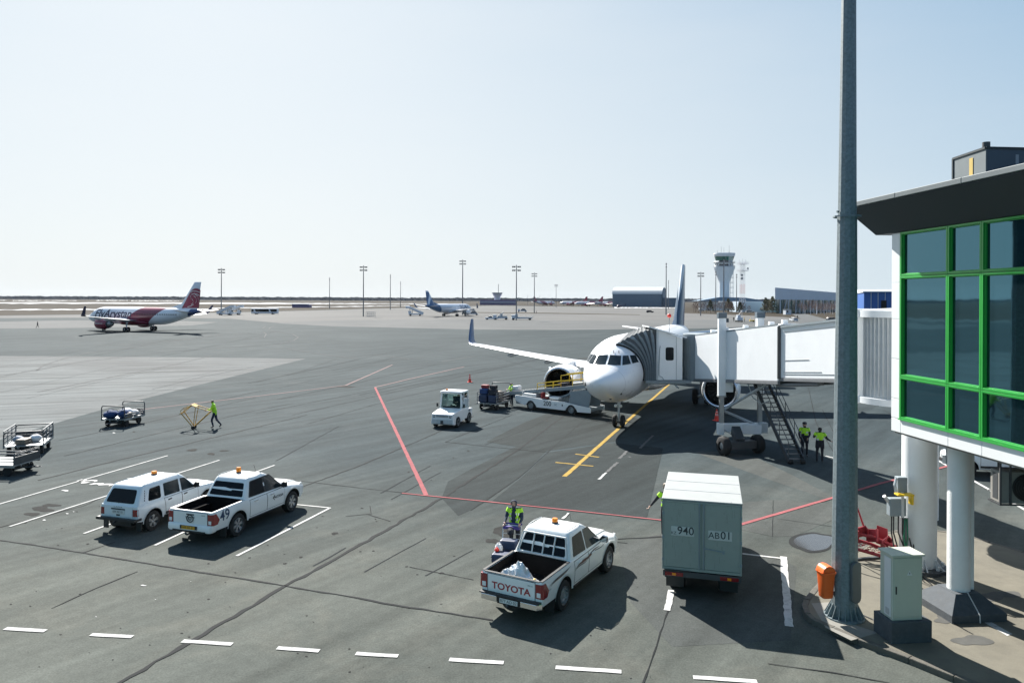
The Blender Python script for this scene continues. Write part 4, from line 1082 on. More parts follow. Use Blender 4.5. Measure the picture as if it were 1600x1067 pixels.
mb = MB(); mb.loft([[(cx0-.5,cy0-.25,6.42),(cx1+.2,cy0-.12,5.78),(cx1+.35,cy1,5.78),(cx0-.5,cy1,6.42)],[(cx0-.5,cy0-.25,6.50),(cx1+.2,cy0-.12,5.86),(cx1+.35,cy1,5.86),(cx0-.5,cy1,6.50)]]); mb.build('cab_roof', M['bridge_white'], cabb)
mb = MB()
wx0, wz0, ww, wh = 9.36, 4.42, .50, .80; pts = []
for cx, cz, a0 in ((1,1,0),(-1,1,90),(-1,-1,180),(1,-1,270)):
    for k in range(4): a = R(a0+30*k); pts.append((wx0+ww/2+cx*(ww/2-.1)+.1*math.cos(a), wz0+wh/2+cz*(wh/2-.1)+.1*math.sin(a)))
yw = lambda x: cy0+.1*(x-cx0)/(cx1-cx0)
mb.prism([(x, yw(x)-.012, z) for x, z in pts], (0,.01,0)); mb.build('cab_window', M['cab_glass'], cabb)
mb = MB()
for x in (10.02, cx0+.08): mb.beam((x,yw(x)-.01,3.24),(x,yw(x)-.01,5.85 if x > 9 else 6.25),.025,.02)
mb.tube([(9.02,yw(9)-.03,5.3),(8.98,yw(9)-.03,5.0),(8.95,yw(9)-.03,4.2),(8.95,yw(9)-.03,3.5),(9.15,yw(9)-.03,3.4),(9.25,yw(9)-.03,3.25)],.02,6)
mb.build('trim', M['bridge_gray'], cabb)
mb = MB(); mb.tube([(9.75,45.4,6.0),(9.75,45.4,7.0)],.02,6); br = mb.build('beacon_mast', M['steel'], cabb)
mb = MB(); mb.lathe([(0,-.13),(.09,-.1),(.13,0),(.09,.1),(0,.13)],(9.75,45.4,7.12),(0,0,1),14); mb.build('red_beacon', M['cone_red'], br, smooth=60)
mb = MB(); mb.box(8.15,10.9,44.4,47.4,3.06,3.19); mb.box(8.3,10.6,44.5,44.6,2.98,3.06); mb.tube([(9.9,44.6,3.05),(10.0,44.5,2.85),(10.15,44.5,2.75)],.05,6); mb.build('cab_floor', M['bridge_gray'], cabb)
# folding canopy that hugs the fuselage
def nl(x, th): return Vector((N0.x,N0.y,0)) + TD*x + Vector((-TD.y,TD.x,0))*0 + Vector((0,0,0))
sv = Vector((-TD.y, TD.x, 0))
def plane_pt(p): return Vector((N0.x,N0.y,0)) + TD*p.x + sv*p.y + Vector((0,0,p.z))
def canopy_side(xf, yc, flip):
    n1, n2 = 14, 18; rings = []
    for j in range(n2+1):
        v = j/n2; ring = []
        for i in range(n1+1):
            u = i/n1
            th = R(-(6 + 98*u)); a = plane_pt(fus(xf + .35*u, th, .03))
            b = Vector((cx0+.02, yc, 6.38 - (6.38-3.22)*u))
            p = a.lerp(b, v)
            p.z += .16*math.sin(v*math.pi)*(1-u)
            nrm = Vector((.3,-1,0)).normalized() * (.09 if j % 3 == 1 else -.06) * (1 if flip else -1)
            if u < .08: nrm = nrm*0 + Vector((0,0,.04 if j % 2 else -.04))
            ring.append(p + nrm*(1 if 0 < j < n2 else 0))
        rings.append(ring)
    return rings
nr = canopy_side(3.25, cy0+.02, True); fr_ = canopy_side(6.6, cy1-.05, False)
mb = MB()
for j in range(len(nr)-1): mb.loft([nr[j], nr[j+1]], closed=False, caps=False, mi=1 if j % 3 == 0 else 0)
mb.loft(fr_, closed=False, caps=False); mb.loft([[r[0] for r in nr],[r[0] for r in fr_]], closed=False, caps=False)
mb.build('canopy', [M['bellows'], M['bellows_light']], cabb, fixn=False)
mb = MB(); mb.tube([p+Vector((0,-.02,0)) for p in nr[0]], .06, 6); mb.build('canopy_edge', M['rubber'], cabb)
# lift columns and bogie
mb = MB(); cts = [Vector((11.56,40.35,0)), Vector((13.95,41.2,0))]
lc = []
for c in cts:
    mb = MB(); mb.box(c.x-.20,c.x+.20,c.y-.16,c.y+.16,2.85,7.12); k = mb.build('lift_column', M['bridge_white'], JB, bevel=.03); lc.append(k)
    mb = MB(); mb.box(c.x-.23,c.x+.23,c.y-.2,c.y+.2,7.12,7.42); mb.build('column_cap', M['cap_blue'], k, bevel=.015)
    mb = MB(); mb.box(c.x-.12,c.x+.12,c.y-.1,c.y+.1,1.2,2.85); mb.box(c.x-.22,c.x+.22,c.y-.18,c.y+.18,2.78,2.86); mb.build('inner_post', M['steel'], k, bevel=.01)
mb = MB(); mb.box(cts[0].x+.20,cts[0].x+.62,cts[0].y-.1,cts[0].y+.25,3.05,bz(4.8)-.0); mb.build('drive_box', M['bridge_white'], lc[0], bevel=.015)
mb = MB(); mb.box(cts[0].x+.14,cts[0].x+.34,cts[0].y-.14,cts[0].y+.14,3.6,6.6); mb.build('guide_rail', M['bridge_white'], lc[0], bevel=.015)
mb = MB(); e0, e1 = cts[0]+Vector((-.15,0,1.08)), cts[1]+Vector((.35,0,1.02))
mb.beam(e0, e1, .42, .42); mb.beam(cts[0]+Vector((1.0,.1,1.02)), cts[1]+Vector((-.2,-.4,.95)), .6, .5)
mb.box(cts[0].x-.22,cts[0].x+.1,cts[0].y-.2,cts[0].y+.2,.72,1.35)
bg_ = mb.build('bogie_beam', M['bridge_white'], JB, bevel=.02)
w1, w2 = Vector((11.12,38.35,.49)), Vector((13.08,38.95,.49)); wd = (w2-w1).normalized()
mb = MB(); mb.beam(w1+wd*.2, w2-wd*.2, .5, .42); mb.beam((12.05,38.6,.6),(12.1,39.6,1.1),.45,.5); mb.build('axle_housing', M['dark_steel'], bg_, bevel=.02)
for wc, s_ in ((w1,-1),(w2,1)):
    t = MB(); t.lathe([(.22,-.2),(.42,-.2),(.475,-.15),(.49,-.06),(.49,.06),(.475,.15),(.42,.2),(.22,.2)], wc, wd, 28); tt = t.build('wheel', M['rubber'], bg_, smooth=50)
    t = MB(); t.lathe([(0,-.16),(.10,-.17),(.22,-.12),(.22,.12),(.10,.17),(0,.16)], wc, wd, 18); t.build('rim', M['steel'], tt, smooth=40)
mb = MB(); mb.tube([cts[0]+Vector((.15,0,2.1)), BP(7.4,.2,bz(7.4)-.2)], .08, 8); mb.tube([cts[0]+Vector((.15,0,2.0)), cts[1]+Vector((-.4,-.3,1.2))], .07, 8); mb.tube([cts[0]+Vector((.1,-.2,1.0)), cts[0]+Vector((.5,-.25,.75)), cts[0]+Vector((1,-.2,.95))], .025, 6)
mb.tube([BP(5.2,.2,bz(5)-.1), BP(5.4,.0,2.9), BP(5.8,-.3,2.6), BP(6.0,-.7,2.8)], .03, 6)
mb.box(13.75,14.2,40.6,40.9,.75,1.3); mb.build('braces', M['stair_gray'], bg_)
# service stair
S0, S1 = Vector((13.30,40.15,3.55)), Vector((13.75,36.35,.12)); sw = Vector((.80,.08,0))
mb = MB()
mb.beam(S0, S1, .06, .24); mb.beam(S0+sw, S1+sw, .06, .24)
for k in range(17):
    q = S0.lerp(S1, (k+.5)/17); mb.box(q.x+.04,q.x+.78,q.y-.11,q.y+.11,q.z-.015,q.z+.015)
st_ = mb.build('service_stair', M['dark_steel'], JB)
mb = MB()
for s_ in (0,1):
    o_ = sw*s_
    for hgt in ((.95,.5) if s_ else (.95,)): mb.tube([S0+o_+Vector((0,0,hgt)), S1+o_+Vector((0,0,hgt))], .022, 6)
    for k in range(5):
        q = S0.lerp(S1, k/4)+o_; mb.tube([q, q+Vector((0,0,.95))], .02, 6)
mb.build('handrail', M['dark_steel'], st_)
mb = MB(); mb.box(12.9,14.3,40.1,41.3,3.5,3.56); mb.build('landing', M['bridge_gray'], st_)
for x_ in (.1,.7):
    mb = MB(); mb.lathe([(0,-.1),(.12,-.1),(.12,.1),(0,.1)],(S1.x+x_,S1.y,.12),(1,0,0),12); mb.build('wheel', M['rubber'], st_)
# rotunda
Rc = P0 + bd*17.6
mb = MB(); mb.lathe([(1.55,4.55),(1.55,7.55)], (Rc.x,Rc.y,0), n=40); rt = mb.build('rotunda_drum', M['stair_gray'], JB, smooth=30)
mb = MB()
for k in range(60):
    a = R(k*6); mb.beam((Rc.x+1.56*math.cos(a),Rc.y+1.56*math.sin(a),4.6),(Rc.x+1.56*math.cos(a),Rc.y+1.56*math.sin(a),7.5),.05)
mb.build('shutter_slats', M['stair_gray'], rt)
mb = MB(); mb.lathe([(0,7.5),(1.75,7.5),(1.75,7.75),(0,7.85)], (Rc.x,Rc.y,0), n=36); mb.build('rotunda_ring', M['bridge_white'], rt, smooth=30); mb = MB(); mb.lathe([(0,4.35),(1.75,4.35),(1.75,4.58),(0,4.58)], (Rc.x,Rc.y,0), n=36); mb.build('rotunda_ring', M['bridge_white'], rt, smooth=30)
mb = MB(); q = AT(1357,560,27.2); mb.m = Matrix.Translation((q.x,q.y,0)) @ Matrix.Rotation(R(-8),4,'Z'); mb.box(-.45,.42,-.15,.5,4.30,7.80); mb.build('portal_frame', M['bridge_white'], rt, bevel=.02)
mb = MB(); mb.lathe([(.45,0),(.45,4.4)], (Rc.x+.9,Rc.y+.2,0), n=28); mb.build('support_column', M['column_white'], rt, smooth=30)
mb = MB(); mb.loft([[(Rc.x+.4,Rc.y-1,4.6),(Rc.x+2.8,Rc.y-1,4.6),(Rc.x+2.8,Rc.y-1,7.4),(Rc.x+.4,Rc.y-1,7.4)],[(11.6,20.9,4.6),(14.0,20.7,4.6),(14.0,20.7,7.4),(11.6,20.9,7.4)]]); mb.build('fixed_corridor', M['bridge_white'], JB)
# ================================================================ road vehicles
def wheel(parent, x, y, side, r=.385, wd_=.26, rim='alloy', spokes=6, steel=False):
    o = (x, y, r)
    t = MB(); h = wd_/2
    t.lathe([(r*.62,-h*.9),(r*.80,-h),(r*.95,-h*.9),(r,-h*.6),(r,h*.6),(r*.95,h*.9),(r*.80,h),(r*.62,h*.9)], o, (0,1,0), 32)
    tt = t.build('wheel', M['rubber'], parent, smooth=45)
    t = MB(); rr_ = r*.64
    t.lathe([(rr_,-h*.85),(rr_*.97,-h*.3),(rr_*.97,h*.3),(rr_,h*.85)], o, (0,1,0), 28)
    t.lathe([(0,h*.15),(rr_*.97,h*.15)], (x,y-(0 if side>0 else h*.3),r), (0,1,0), 28)
    yo = y+side*h*.62
    t.lathe([(0,0),(rr_*.28,0),(rr_*.30,-side*.04)], (x,yo,r), (0,1,0), 14)
    t.lathe([(rr_*1.0,-.02),(rr_*1.0,.012),(rr_*.90,.012),(rr_*.88,-.02)], (x,y+side*h*.85,r), (0,1,0), 28)
    if steel:
        t.lathe([(rr_*.92,0),(rr_*.6,-side*.03),(rr_*.3,0)], (x,yo,r), (0,1,0), 24)
        for k in range(10):
            a = k*math.pi/5; t.beam((x+math.cos(a)*rr_*.66,yo+side*.006,r+math.sin(a)*rr_*.66),(x+math.cos(a)*rr_*.84,yo+side*.006,r+math.sin(a)*rr_*.84),.07,.05)
    else:
        for k in range(spokes):
            for da in (-.16, .16):
                a = k*2*math.pi/spokes+.2; c0 = (x+math.cos(a+da*.3)*rr_*.2, yo, r+math.sin(a+da*.3)*rr_*.2); c1 = (x+math.cos(a+da)*rr_*.94, yo+side*.01, r+math.sin(a+da)*rr_*.94)
                t.beam(c0, c1, .045, .05, up=(0,1,0))
    rim_o = t.build('rim', M[rim], tt, smooth=30)
    t = MB(); t.lathe([(0,side*h*.2),(rr_*.95,side*h*.2)], (x,y,r), (0,1,0), 24); t.build('brake_disc', M['dark_steel'], tt)
    return tt

class Car:
    def __init__(s, st, arches):
        s.st = st; s.ar = arches; s.keys = list(st[0][1].keys())
    def par(s, x):
        st = s.st
        if x <= st[0][0]: return dict(st[0][1])
        for (a, pa), (b, pb) in zip(st, st[1:]):
            if a <= x <= b and b > a:
                t = (x-a)/(b-a); return {k: pa[k]*(1-t)+pb[k]*t for k in s.keys}
        return dict(st[-1][1])
    def zbot(s, x, z):
        for xa, R_, zc in s.ar:
            if abs(x-xa) < R_: return max(z, zc+math.sqrt(max(0,R_*R_-(x-xa)**2)))
        return z
    def side_y(s, x, z):
        p = s.par(x)
        if z <= p['zm']:
            t = max(0,min(1,(z-p['zb'])/(p['zm']-p['zb']))); return p['w']-.035*(1-t)**2
        t = min(1,(z-p['zm'])/(p['zt']-p['zm'])); return p['w']+(p['wt']-p['w'])*t*t
    def body(s, mat_, under, parent, extra=None):
        xs = [x for x, _ in s.st]
        add = []
        for xa, R_, zc in s.ar: add += [xa+R_*math.cos(k*math.pi/14) for k in range(15)]
        full = [(x, dict(p)) for x, p in s.st] + [(x, s.par(x)) for x in add if all(abs(x-q)>.004 for q in xs)]
        full.sort(key=lambda q: q[0])
        rings = []
        for x, p in full:
            zb = s.zbot(x, p['zb']); half = []
            half.append((0, min(zb,p['zb']))); half.append((p['w']-.34, min(zb,p['zb']))); half.append((p['w']-.33, zb))
            zs = [zb + (p['zm']-zb)*q for q in (0,.35,.7,1)] if p['zm'] > zb+.01 else [zb]*4
            for z in zs: half.append((s.side_y(x, z), z))
            z0 = max(zb, p['zm'])
            for q in (.4,.75,1): z = z0+(p['zt']-z0)*q; half.append((s.side_y(x, z), z))
            half.append((p['wt']-.03, p['zt']+.012*(1 if p['wi'] > .85*p['wt'] or True else 0)))
            half.append((min(p['wi'],p['wt']-.05)+.0, p['zt']+.004 if p['zi'] < p['zt'] else p['zt']+(p['zi']-p['zt'])*.55))
            half.append((min(p['wi'],p['wt']-.05)-.015, p['zi'])); half.append((0, p['zi']+ (0 if p['zi'] < p['zt'] else .01)))
            rings.append([(x, y, z) for y, z in half] + [(x, -y, z) for y, z in half[-2:0:-1]])
        mb = MB(); n = len(rings[0]); m_ = (n+2)//2
        vs = [q for r in rings for q in r]; b0 = 0
        fs = []; mi = []
        for i in range(len(rings)-1):
            for k in range(n):
                k2 = (k+1) % n; fs.append((i*n+k, i*n+k2, (i+1)*n+k2, (i+1)*n+k))
                kk = k if k < m_-1 else n-1-k
                zi = full[i][1]; zj = full[i+1][1]
                if kk <= 2: mi.append(1)
                elif kk >= m_-3 and (zi['zi'] < zi['zt']-.1 or zj['zi'] < zj['zt']-.1): mi.append(2)
                else: mi.append(0)
        fs.append(tuple(range(n))[::-1]); mi.append(0); fs.append(tuple((len(rings)-1)*n+k for k in range(n))); mi.append(0)
        mb.v = [Vector(q) for q in vs]; mb.f = fs; mb.mi = mi
        return mb.build('body', [mat_, under, M['bed_liner']], parent, smooth=32, fixn=False)
    def panel(s, name, parent, x0, x1, z0, z1, mat_, side, o=.006, x0t=None, x1t=None, arch=None):
        "door skin lying on the flank, with a dark gap round it"
        mb = MB()
        x0t = x0 if x0t is None else x0t; x1t = x1 if x1t is None else x1t
        def grid(g, oo, mi):
            N, K = 10, 8; pts = []
            for j in range(K+1):
                for i in range(N+1):
                    u, v = i/N, j/K; z = z0-g+(z1-z0+2*g)*v
                    xa = x0+(x0t-x0)*v-g; xb = x1+(x1t-x1)*v+g; x = xa+(xb-xa)*u
                    if arch:
                        xc, R_, zc = arch; dz = z-zc
                        if abs(dz) < R_ and dz > -R_:
                            lim = xc+(1 if xc < (x0+x1)/2 else -1)*(math.sqrt(max(0,R_*R_-dz*dz))+.05-g)
                            if xc < (x0+x1)/2: xa2 = max(xa, lim); x = xa2+(xb-xa2)*u
                            else: xb2 = min(xb, lim); x = xa+(xb2-xa)*u
                    pts.append((x, side*(s.side_y(x, z)+oo), z))
            fs = [(j*(N+1)+i, j*(N+1)+i+1, (j+1)*(N+1)+i+1, (j+1)*(N+1)+i) for j in range(K) for i in range(N)]
            mb.add(pts, [f_[::-1] for f_ in fs] if side > 0 else fs, mi)
        grid(.014, .003, 1); grid(0, o, 0)
        return mb.build(name, [mat_, M['black_plastic']], parent, smooth=40, fixn=False)

def rrect(x0, x1, y, z, r, n=4):
    o = []
    for cx, cy, a0 in ((x1-r, y-r, 0), (x0+r, y-r, 90), (x0+r, -y+r, 180), (x1-r, -y+r, 270)):
        for k in range(n+1): a = R(a0+90*k/n); o.append((cx+r*math.cos(a), cy+r*math.sin(a), z))
    return o
class Cabin:
    "greenhouse: levels are (z, rear x, front x, half width)"
    def __init__(s, lv): s.lv = lv
    def at(s, z):
        for a, b in zip(s.lv, s.lv[1:]):
            if a[0] <= z <= b[0]:
                t = (z-a[0])/(b[0]-a[0]); return [a[k]*(1-t)+b[k]*t for k in (1,2,3)]
        return list(s.lv[-1][1:])
    def build(s, m, parent, roof):
        mb = MB(); rings = []
        for z, x0, x1, y in s.lv: rings.append(rrect(x0, x1, y, z, .10))
        z, x0, x1, y = s.lv[-1]
        for dz, ins in ((.03,.05),(.05,.12),(.064,.24),(.07,.4)): rings.append(rrect(x0+ins, x1-ins, y-ins, z+dz, .10 if ins < .3 else .06))
        mb.loft(rings, caps=True); return mb.build(roof, m, parent, smooth=50)
    def glass(s, name, parent, poly, side, m, o=.006, rnd=.05):
        pts = round_poly(poly, rnd); vs = [(x, side*(s.at(z)[2]+o), z) for x, z in pts]
        mb = MB(); mb.poly(vs if side < 0 else vs[::-1]); return mb.build(name, m, parent, fixn=False)
    def end(s, name, parent, poly, rear, m, o=.006, rnd=.06):
        pts = round_poly(poly, rnd); vs = [(s.at(z)[0]-o if rear else s.at(z)[1]+o, y, z) for y, z in pts]
        mb = MB(); mb.poly(vs[::-1] if rear else vs); return mb.build(name, m, parent, fixn=False)
def round_poly(poly, r, n=4):
    out = []; N = len(poly)
    for i in range(N):
        p = Vector(poly[i]).to_2d(); a = Vector(poly[i-1]).to_2d(); b = Vector(poly[(i+1) % N]).to_2d()
        d1 = (a-p); d2 = (b-p); k = min(r, d1.length*.45, d2.length*.45); q1 = p+d1.normalized()*k; q2 = p+d2.normalized()*k
        for j in range(n+1):
            t = j/n; out.append(tuple(q1*(1-t)**2 + p*2*t*(1-t) + q2*t*t))
    return out
def beacon(parent, x, y, z, tall=.16, r=.085):
    mb = MB(); mb.lathe([(0,0),(r*1.1,0),(r*1.1,.045),(r*.9,.05)], (x,y,z), n=18); b_ = mb.build('beacon', M['black_plastic'], parent, smooth=40)
    mb = MB(); mb.lathe([(r,.045),(r,tall*.8),(r*.85,tall),(0,tall*1.02)], (x,y,z), n=18); mb.build('beacon_lens', M['orange_lens'], b_, smooth=50)
def mirror(parent, x, y, z, side, m):
    mb = MB(); mb.loft([rrect(0,.13,.001,0,.0005,1)]*1 if False else [[(x,side*y,z-.03),(x+.06,side*y,z-.03),(x+.06,side*y,z+.05),(x,side*y,z+.05)],[(x-.03,side*(y+.10),z-.04),(x+.09,side*(y+.10),z-.04),(x+.09,side*(y+.10),z+.17),(x-.03,side*(y+.10),z+.17)],[(x-.05,side*(y+.27),z-.02),(x+.04,side*(y+.27),z-.02),(x+.04,side*(y+.27),z+.16),(x-.05,side*(y+.27),z+.16)]])
    mb.build('side_mirror', m, parent, bevel=.02)

def pickup(label, loc, rz, kind):
    t = thing('pickup_truck', label, 'pickup truck', loc, rz, 'white pickup trucks on the apron')
    wp = M['white_paint']; RA, FA = -1.42, 1.665
    def P(w, zb, zm, zt, wt, wi, zi): return dict(w=w, zb=zb, zm=zm, zt=zt, wt=wt, wi=wi, zi=zi)
    st = [(-2.655, P(.83,.52,.86,1.08,.80,.60,1.09)), (-2.63, P(.885,.50,.86,1.095,.855,.75,1.10)), (-2.585, P(.905,.50,.87,1.10,.875,.79,1.105)),
          (-2.58, P(.906,.50,.87,1.10,.875,.79,.62)), (-1.02, P(.92,.46,.88,1.115,.885,.80,.62)), (-1.015, P(.92,.46,.88,1.115,.885,.80,1.13)),
          (-.9, P(.92,.44,.88,1.11,.87,.60,1.12)), (.9, P(.922,.42,.88,1.09,.86,.60,1.10)), (1.20, P(.922,.42,.88,1.06,.86,.55,1.13)), (1.55, P(.93,.42,.86,1.03,.85,.55,1.11)),
          (2.1, P(.92,.44,.83,.96,.80,.5,1.05)), (2.42, P(.87,.46,.78,.90,.74,.45,.98)), (2.58, P(.76,.50,.74,.84,.64,.4,.90)), (2.66, P(.62,.54,.70,.78,.52,.3,.80))]
    c = Car(st, [(RA,.475,.40),(FA,.475,.40)])
    body = c.body(wp, M['black_plastic'], t)
    cb = Cabin([(1.07,-1.0,1.28,.862),(1.13,-.985,1.22,.852),(1.40,-.86,.84,.775),(1.66,-.72,.46,.695),(1.735,-.67,.33,.66)])
    rf_ = cb.build(wp, t, 'cab')
    for s_ in (-1, 1):
        c.panel('door', t, -.66, .16, .47, 1.05, wp, s_, arch=(RA,.475,.40), x0t=-.72) if False else None
        d_ = c.panel('door', t, -.80, .12, .50, 1.06, wp, s_, arch=(RA,.50,.40)); hb = MB(); hb.beam((-.62,s_*(c.side_y(-.6,.98)+.03),.985),(-.40,s_*(c.side_y(-.4,.98)+.03),.99),.022,.035); hb.build('handle', M['chrome'] if kind == 49 else wp, d_, bevel=.006)
        d_ = c.panel('door', t, .15, 1.12, .50, 1.06, wp, s_, x1t=1.16); hb = MB(); hb.beam((.28,s_*(c.side_y(.3,.98)+.03),.985),(.50,s_*(c.side_y(.5,.98)+.03),.99),.022,.035); hb.build('handle', M['chrome'] if kind == 49 else wp, d_, bevel=.006)
        if kind == 49: cb.glass('window_surround', rf_, [(-.83,1.145),(1.12,1.105),(.50,1.675),(-.60,1.655)], s_, M['black_plastic'], o=.003)
        cb.glass('window', rf_, [(-.76,1.165),(.055,1.145),(.07,1.65),(-.565,1.63)], s_, M['dark_glass'])
        cb.glass('window', rf_, [(.115,1.14),(1.06,1.125),(.49,1.65),(.13,1.655)], s_, M['tint_glass'])
        mirror(t, 1.0, .855, 1.13, s_, M['black_plastic'] if kind == 49 else M['chrome'])
        for x_ in (RA, FA): wheel(t, x_, s_*.78, s_, .385, .265, 'alloy', 6, steel=(kind != 49))
        # tail lamp wrapping the corner
        mb = MB(); yo = .70
        prof = [(-2.668,.70),(-2.668,1.055),(-2.50,1.06),(-2.36,.84),(-2.44,.70)]
        mb.loft([[(x, s_*yo, z) for x, z in prof], [(x, s_*(c.side_y(max(x,-2.6),z)-.03), z) for x, z in prof], [(x+.03 if x < -2.6 else x, s_*(c.side_y(max(x,-2.58),z)+.026), z) for x, z in prof]])
        tl = mb.build('taillight', M['red_lens'], t, bevel=.01)
        mb = MB(); mb.box(-2.677,-2.660, s_*.79-.055, s_*.79+.055, .735, .85); mb.build('reverse_lens', M['clear_lens'], tl, bevel=.01)
        mb = MB(); mb.loft([[(2.25,s_*.80,.86),(2.25,s_*.80,.98),(2.42,s_*.73,.95),(2.5,s_*.66,.86)],[(2.22,s_*.88,.88),(2.22,s_*.87,.97),(2.40,s_*.82,.95),(2.47,s_*.78,.88)]]); mb.build('headlight', M['clear_lens'], t, bevel=.01)
        for xa in (RA, FA):
            mb = MB()
            for k in range(13):
                a0, a1 = math.pi*k/13, math.pi*(k+1)/13
                q = [(xa+r_*math.cos(a), s_*(c.side_y(xa+r_*math.cos(a), .40+r_*math.sin(a))+o_), .40+r_*math.sin(a)) for r_, a, o_ in ((.475,a0,.004),(.53,a0,.022),(.53,a1,.022),(.475,a1,.004))]
                mb.poly(q if s_ < 0 else q[::-1])
            mb.build('wheel_arch', wp, t, fixn=False, smooth=50)
        mb = MB(); mb.box(RA-.62,RA-.585,s_*.66,s_*.9,.16,.46) if s_ > 0 else mb.box(RA-.62,RA-.585,-.9,-.66,.16,.46); mb.build('mud_flap', M['black_plastic'], t)
        mb = MB(); mb.tube([(-.75,s_*.86,.40),(1.05,s_*.86,.40)],.03,8); mb.build('side_step', M['black_plastic'], t)
    # inner wheel wells and chassis
    mb = MB(); mb.box(-2.5,2.3,-.5,.5,.34,.5); mb.tube([(RA,-.7,.385),(RA,.7,.385)],.07,8); mb.tube([(FA,-.7,.385),(FA,.7,.385)],.05,8); mb.box(-2.45,-2.0,-.35,.35,.36,.56); mb.tube([(-2.62,-.45,.40),(-2.1,-.45,.42)],.035,8); mb.build('chassis', M['black_plastic'], t)
    # tailgate
    mb = MB()
    mb.box(-2.664,-2.645,-.68,.68,.60,1.075,0); mb.box(-2.660,-2.645,-.695,.695,.585,1.09,1)
    tg = mb.build('tailgate', [wp, M['black_plastic']], t, bevel=.006)
    mb = MB()
    if kind == 49: mb.box(-2.675,-2.664,-.15,.15,.985,1.02); mb.build('tailgate_handle', M['black_plastic'], tg)
    else: mb.box(-2.672,-2.664,-.50,-.28,.585,.60); mb.build('tailgate_trim', M['black_plastic'], tg)
    # bed rails
    mb = MB()
    for s_ in (-1, 1): mb.beam((-2.62,s_*.84,1.118),(-1.03,s_*.845,1.133),.045 if kind == 49 else .075,.018)
    mb.beam((-2.615,-.80,1.112),(-2.615,.80,1.112),.045 if kind == 49 else .075,.018); mb.build('bed_rail', M['light_steel'] if kind == 49 else M['black_plastic'], t, bevel=.004)
    mb = MB()
    for s_ in (-1,1): mb.box(RA-.50,RA+.50,s_*.815-.255*(s_>0),s_*.815+.255*(s_<0),.60,.905)
    for k in range(11): mb.box(-2.55,-1.05,-.68+k*.13,-.64+k*.13,.622,.632)
    mb.build('bed_floor', M['bed_liner'], t, bevel=.02)
    # cab rear glass
    cb.end('rear_window', rf_, [(-.70,1.19),(.70,1.19),(.60,1.62),(-.60,1.62)], True, M['cab_glass'])
    cb.end('windshield', rf_, [(-.74,1.17),(.74,1.17),(.60,1.66),(-.60,1.66)], False, M['tint_glass'])
    # bumper and plate
    if kind == 49:
        mb = MB(); mb.loft([rrect(-2.72,-2.40,.86,.46,.09), rrect(-2.735,-2.40,.89,.52,.09), rrect(-2.72,-2.4,.89,.66,.09), rrect(-2.69,-2.4,.87,.69,.08)]); bu = mb.build('rear_bumper', wp, t, smooth=40)
        mb = MB(); mb.box(-2.741,-2.70,-.66,.66,.44,.50); mb.build('bumper_insert', M['black_plastic'], bu, bevel=.01)
        mb = MB(); mb.box(-2.752,-2.738,-.34,.34,.535,.655); mb.build('plate_recess', M['black_plastic'], bu); pm, tx, tm, yy = M['plate_yellow'], '049 AK 01', M['text_dark'], .0
    else:
        mb = MB()
        for s_ in (-1,1):
            mb.loft([[(-2.80,s_*y,z) for y, z in ((.34,.45),(.80,.45),(.80,.60),(.34,.60))],[(-2.66,s_*y,z) for y, z in ((.34,.45),(.90,.45),(.90,.60),(.34,.60))]])
        bu = mb.build('rear_bumper', M['chrome'], t, bevel=.015)
        mb = MB(); mb.box(-2.80,-2.6,-.86,.86,.60,.635); mb.box(-2.78,-2.6,-.34,.34,.42,.62); mb.build('bumper_step', M['black_plastic'], bu, bevel=.01); pm, tx, tm, yy = M['plate_white'], '877 AO 02', M['text_dark'], .0
    px_ = -2.755 if kind == 49 else -2.785
    mb = MB(); mb.box(px_-.006,px_,-.26,.26,.54 if kind == 49 else .455,.645 if kind == 49 else .57); pt = mb.build('number_plate', pm, bu, bevel=.004)
    zc = .592 if kind == 49 else .512
    letter('plate_number', tx, .105, tm, pt, lambda u, v: (px_-.010, -u, zc+v))
    mb = MB(); mb.tube([(-2.55,0,.40),(-2.80,0,.38),(-2.86,0,.42)],.028,6); mb.lathe([(0,.40),(.03,.42),(.035,.45),(0,.49)],(-2.86,0,0),n=10); mb.build('tow_hook', M['dark_steel'], bu)
    beacon(t, -.16, .10 if kind == 49 else .0, 1.80, .20 if kind == 49 else .14, .085)
    mb = MB(); mb.tube([(.28,-.3,1.80),(.16,-.3,2.06)],.007,5); mb.build('aerial', M['black_plastic'], t)
    for s_ in (-1,1): mb = MB(); mb.tube([(-.62,s_*.60,1.79),(-.2,s_*.62,1.807),(.2,s_*.60,1.79)],.012,5); mb.build('roof_ditch', M['light_steel'], rf_)
    # grille
    mb = MB(); mb.box(2.60,2.675,-.42,.42,.60,.78); mb.build('grille', M['chrome'], t, bevel=.01)
    sfn = lambda x0, z0, s_: (lambda u, v: (x0-s_*0+u*(1 if s_ < 0 else -1), s_*(c.side_y(x0+u, z0+v)+.010), z0+v))
    if kind == 49:
        for s_ in (-1,1): letter('side_number', '49', .47, M['text_blue'], t, sfn(-2.10,.90,s_), bold=.006, cuts=[-.05,.05,.1])
        emb = MB(); emb.lathe([(.115,0),(.13,.012),(.10,.012),(.095,0)], (-2.672,0,.87), (-1,0,0), 24); emb.lathe([(.05,0),(.06,.012),(.035,.012),(.03,0)], (-2.672,0,.87), (-1,0,0), 20); emb.beam((-2.675,-.16,.915),(-2.675,.16,.915),.012,.02); e_ = emb.build('tailgate_emblem', M['dark_steel'], tg)
        e_.scale = (1,1.15,1); letter('model_name', 'HILUX', .05, M['dark_steel'], tg, lambda u, v: (-2.668, -.52-u, 1.0+v))
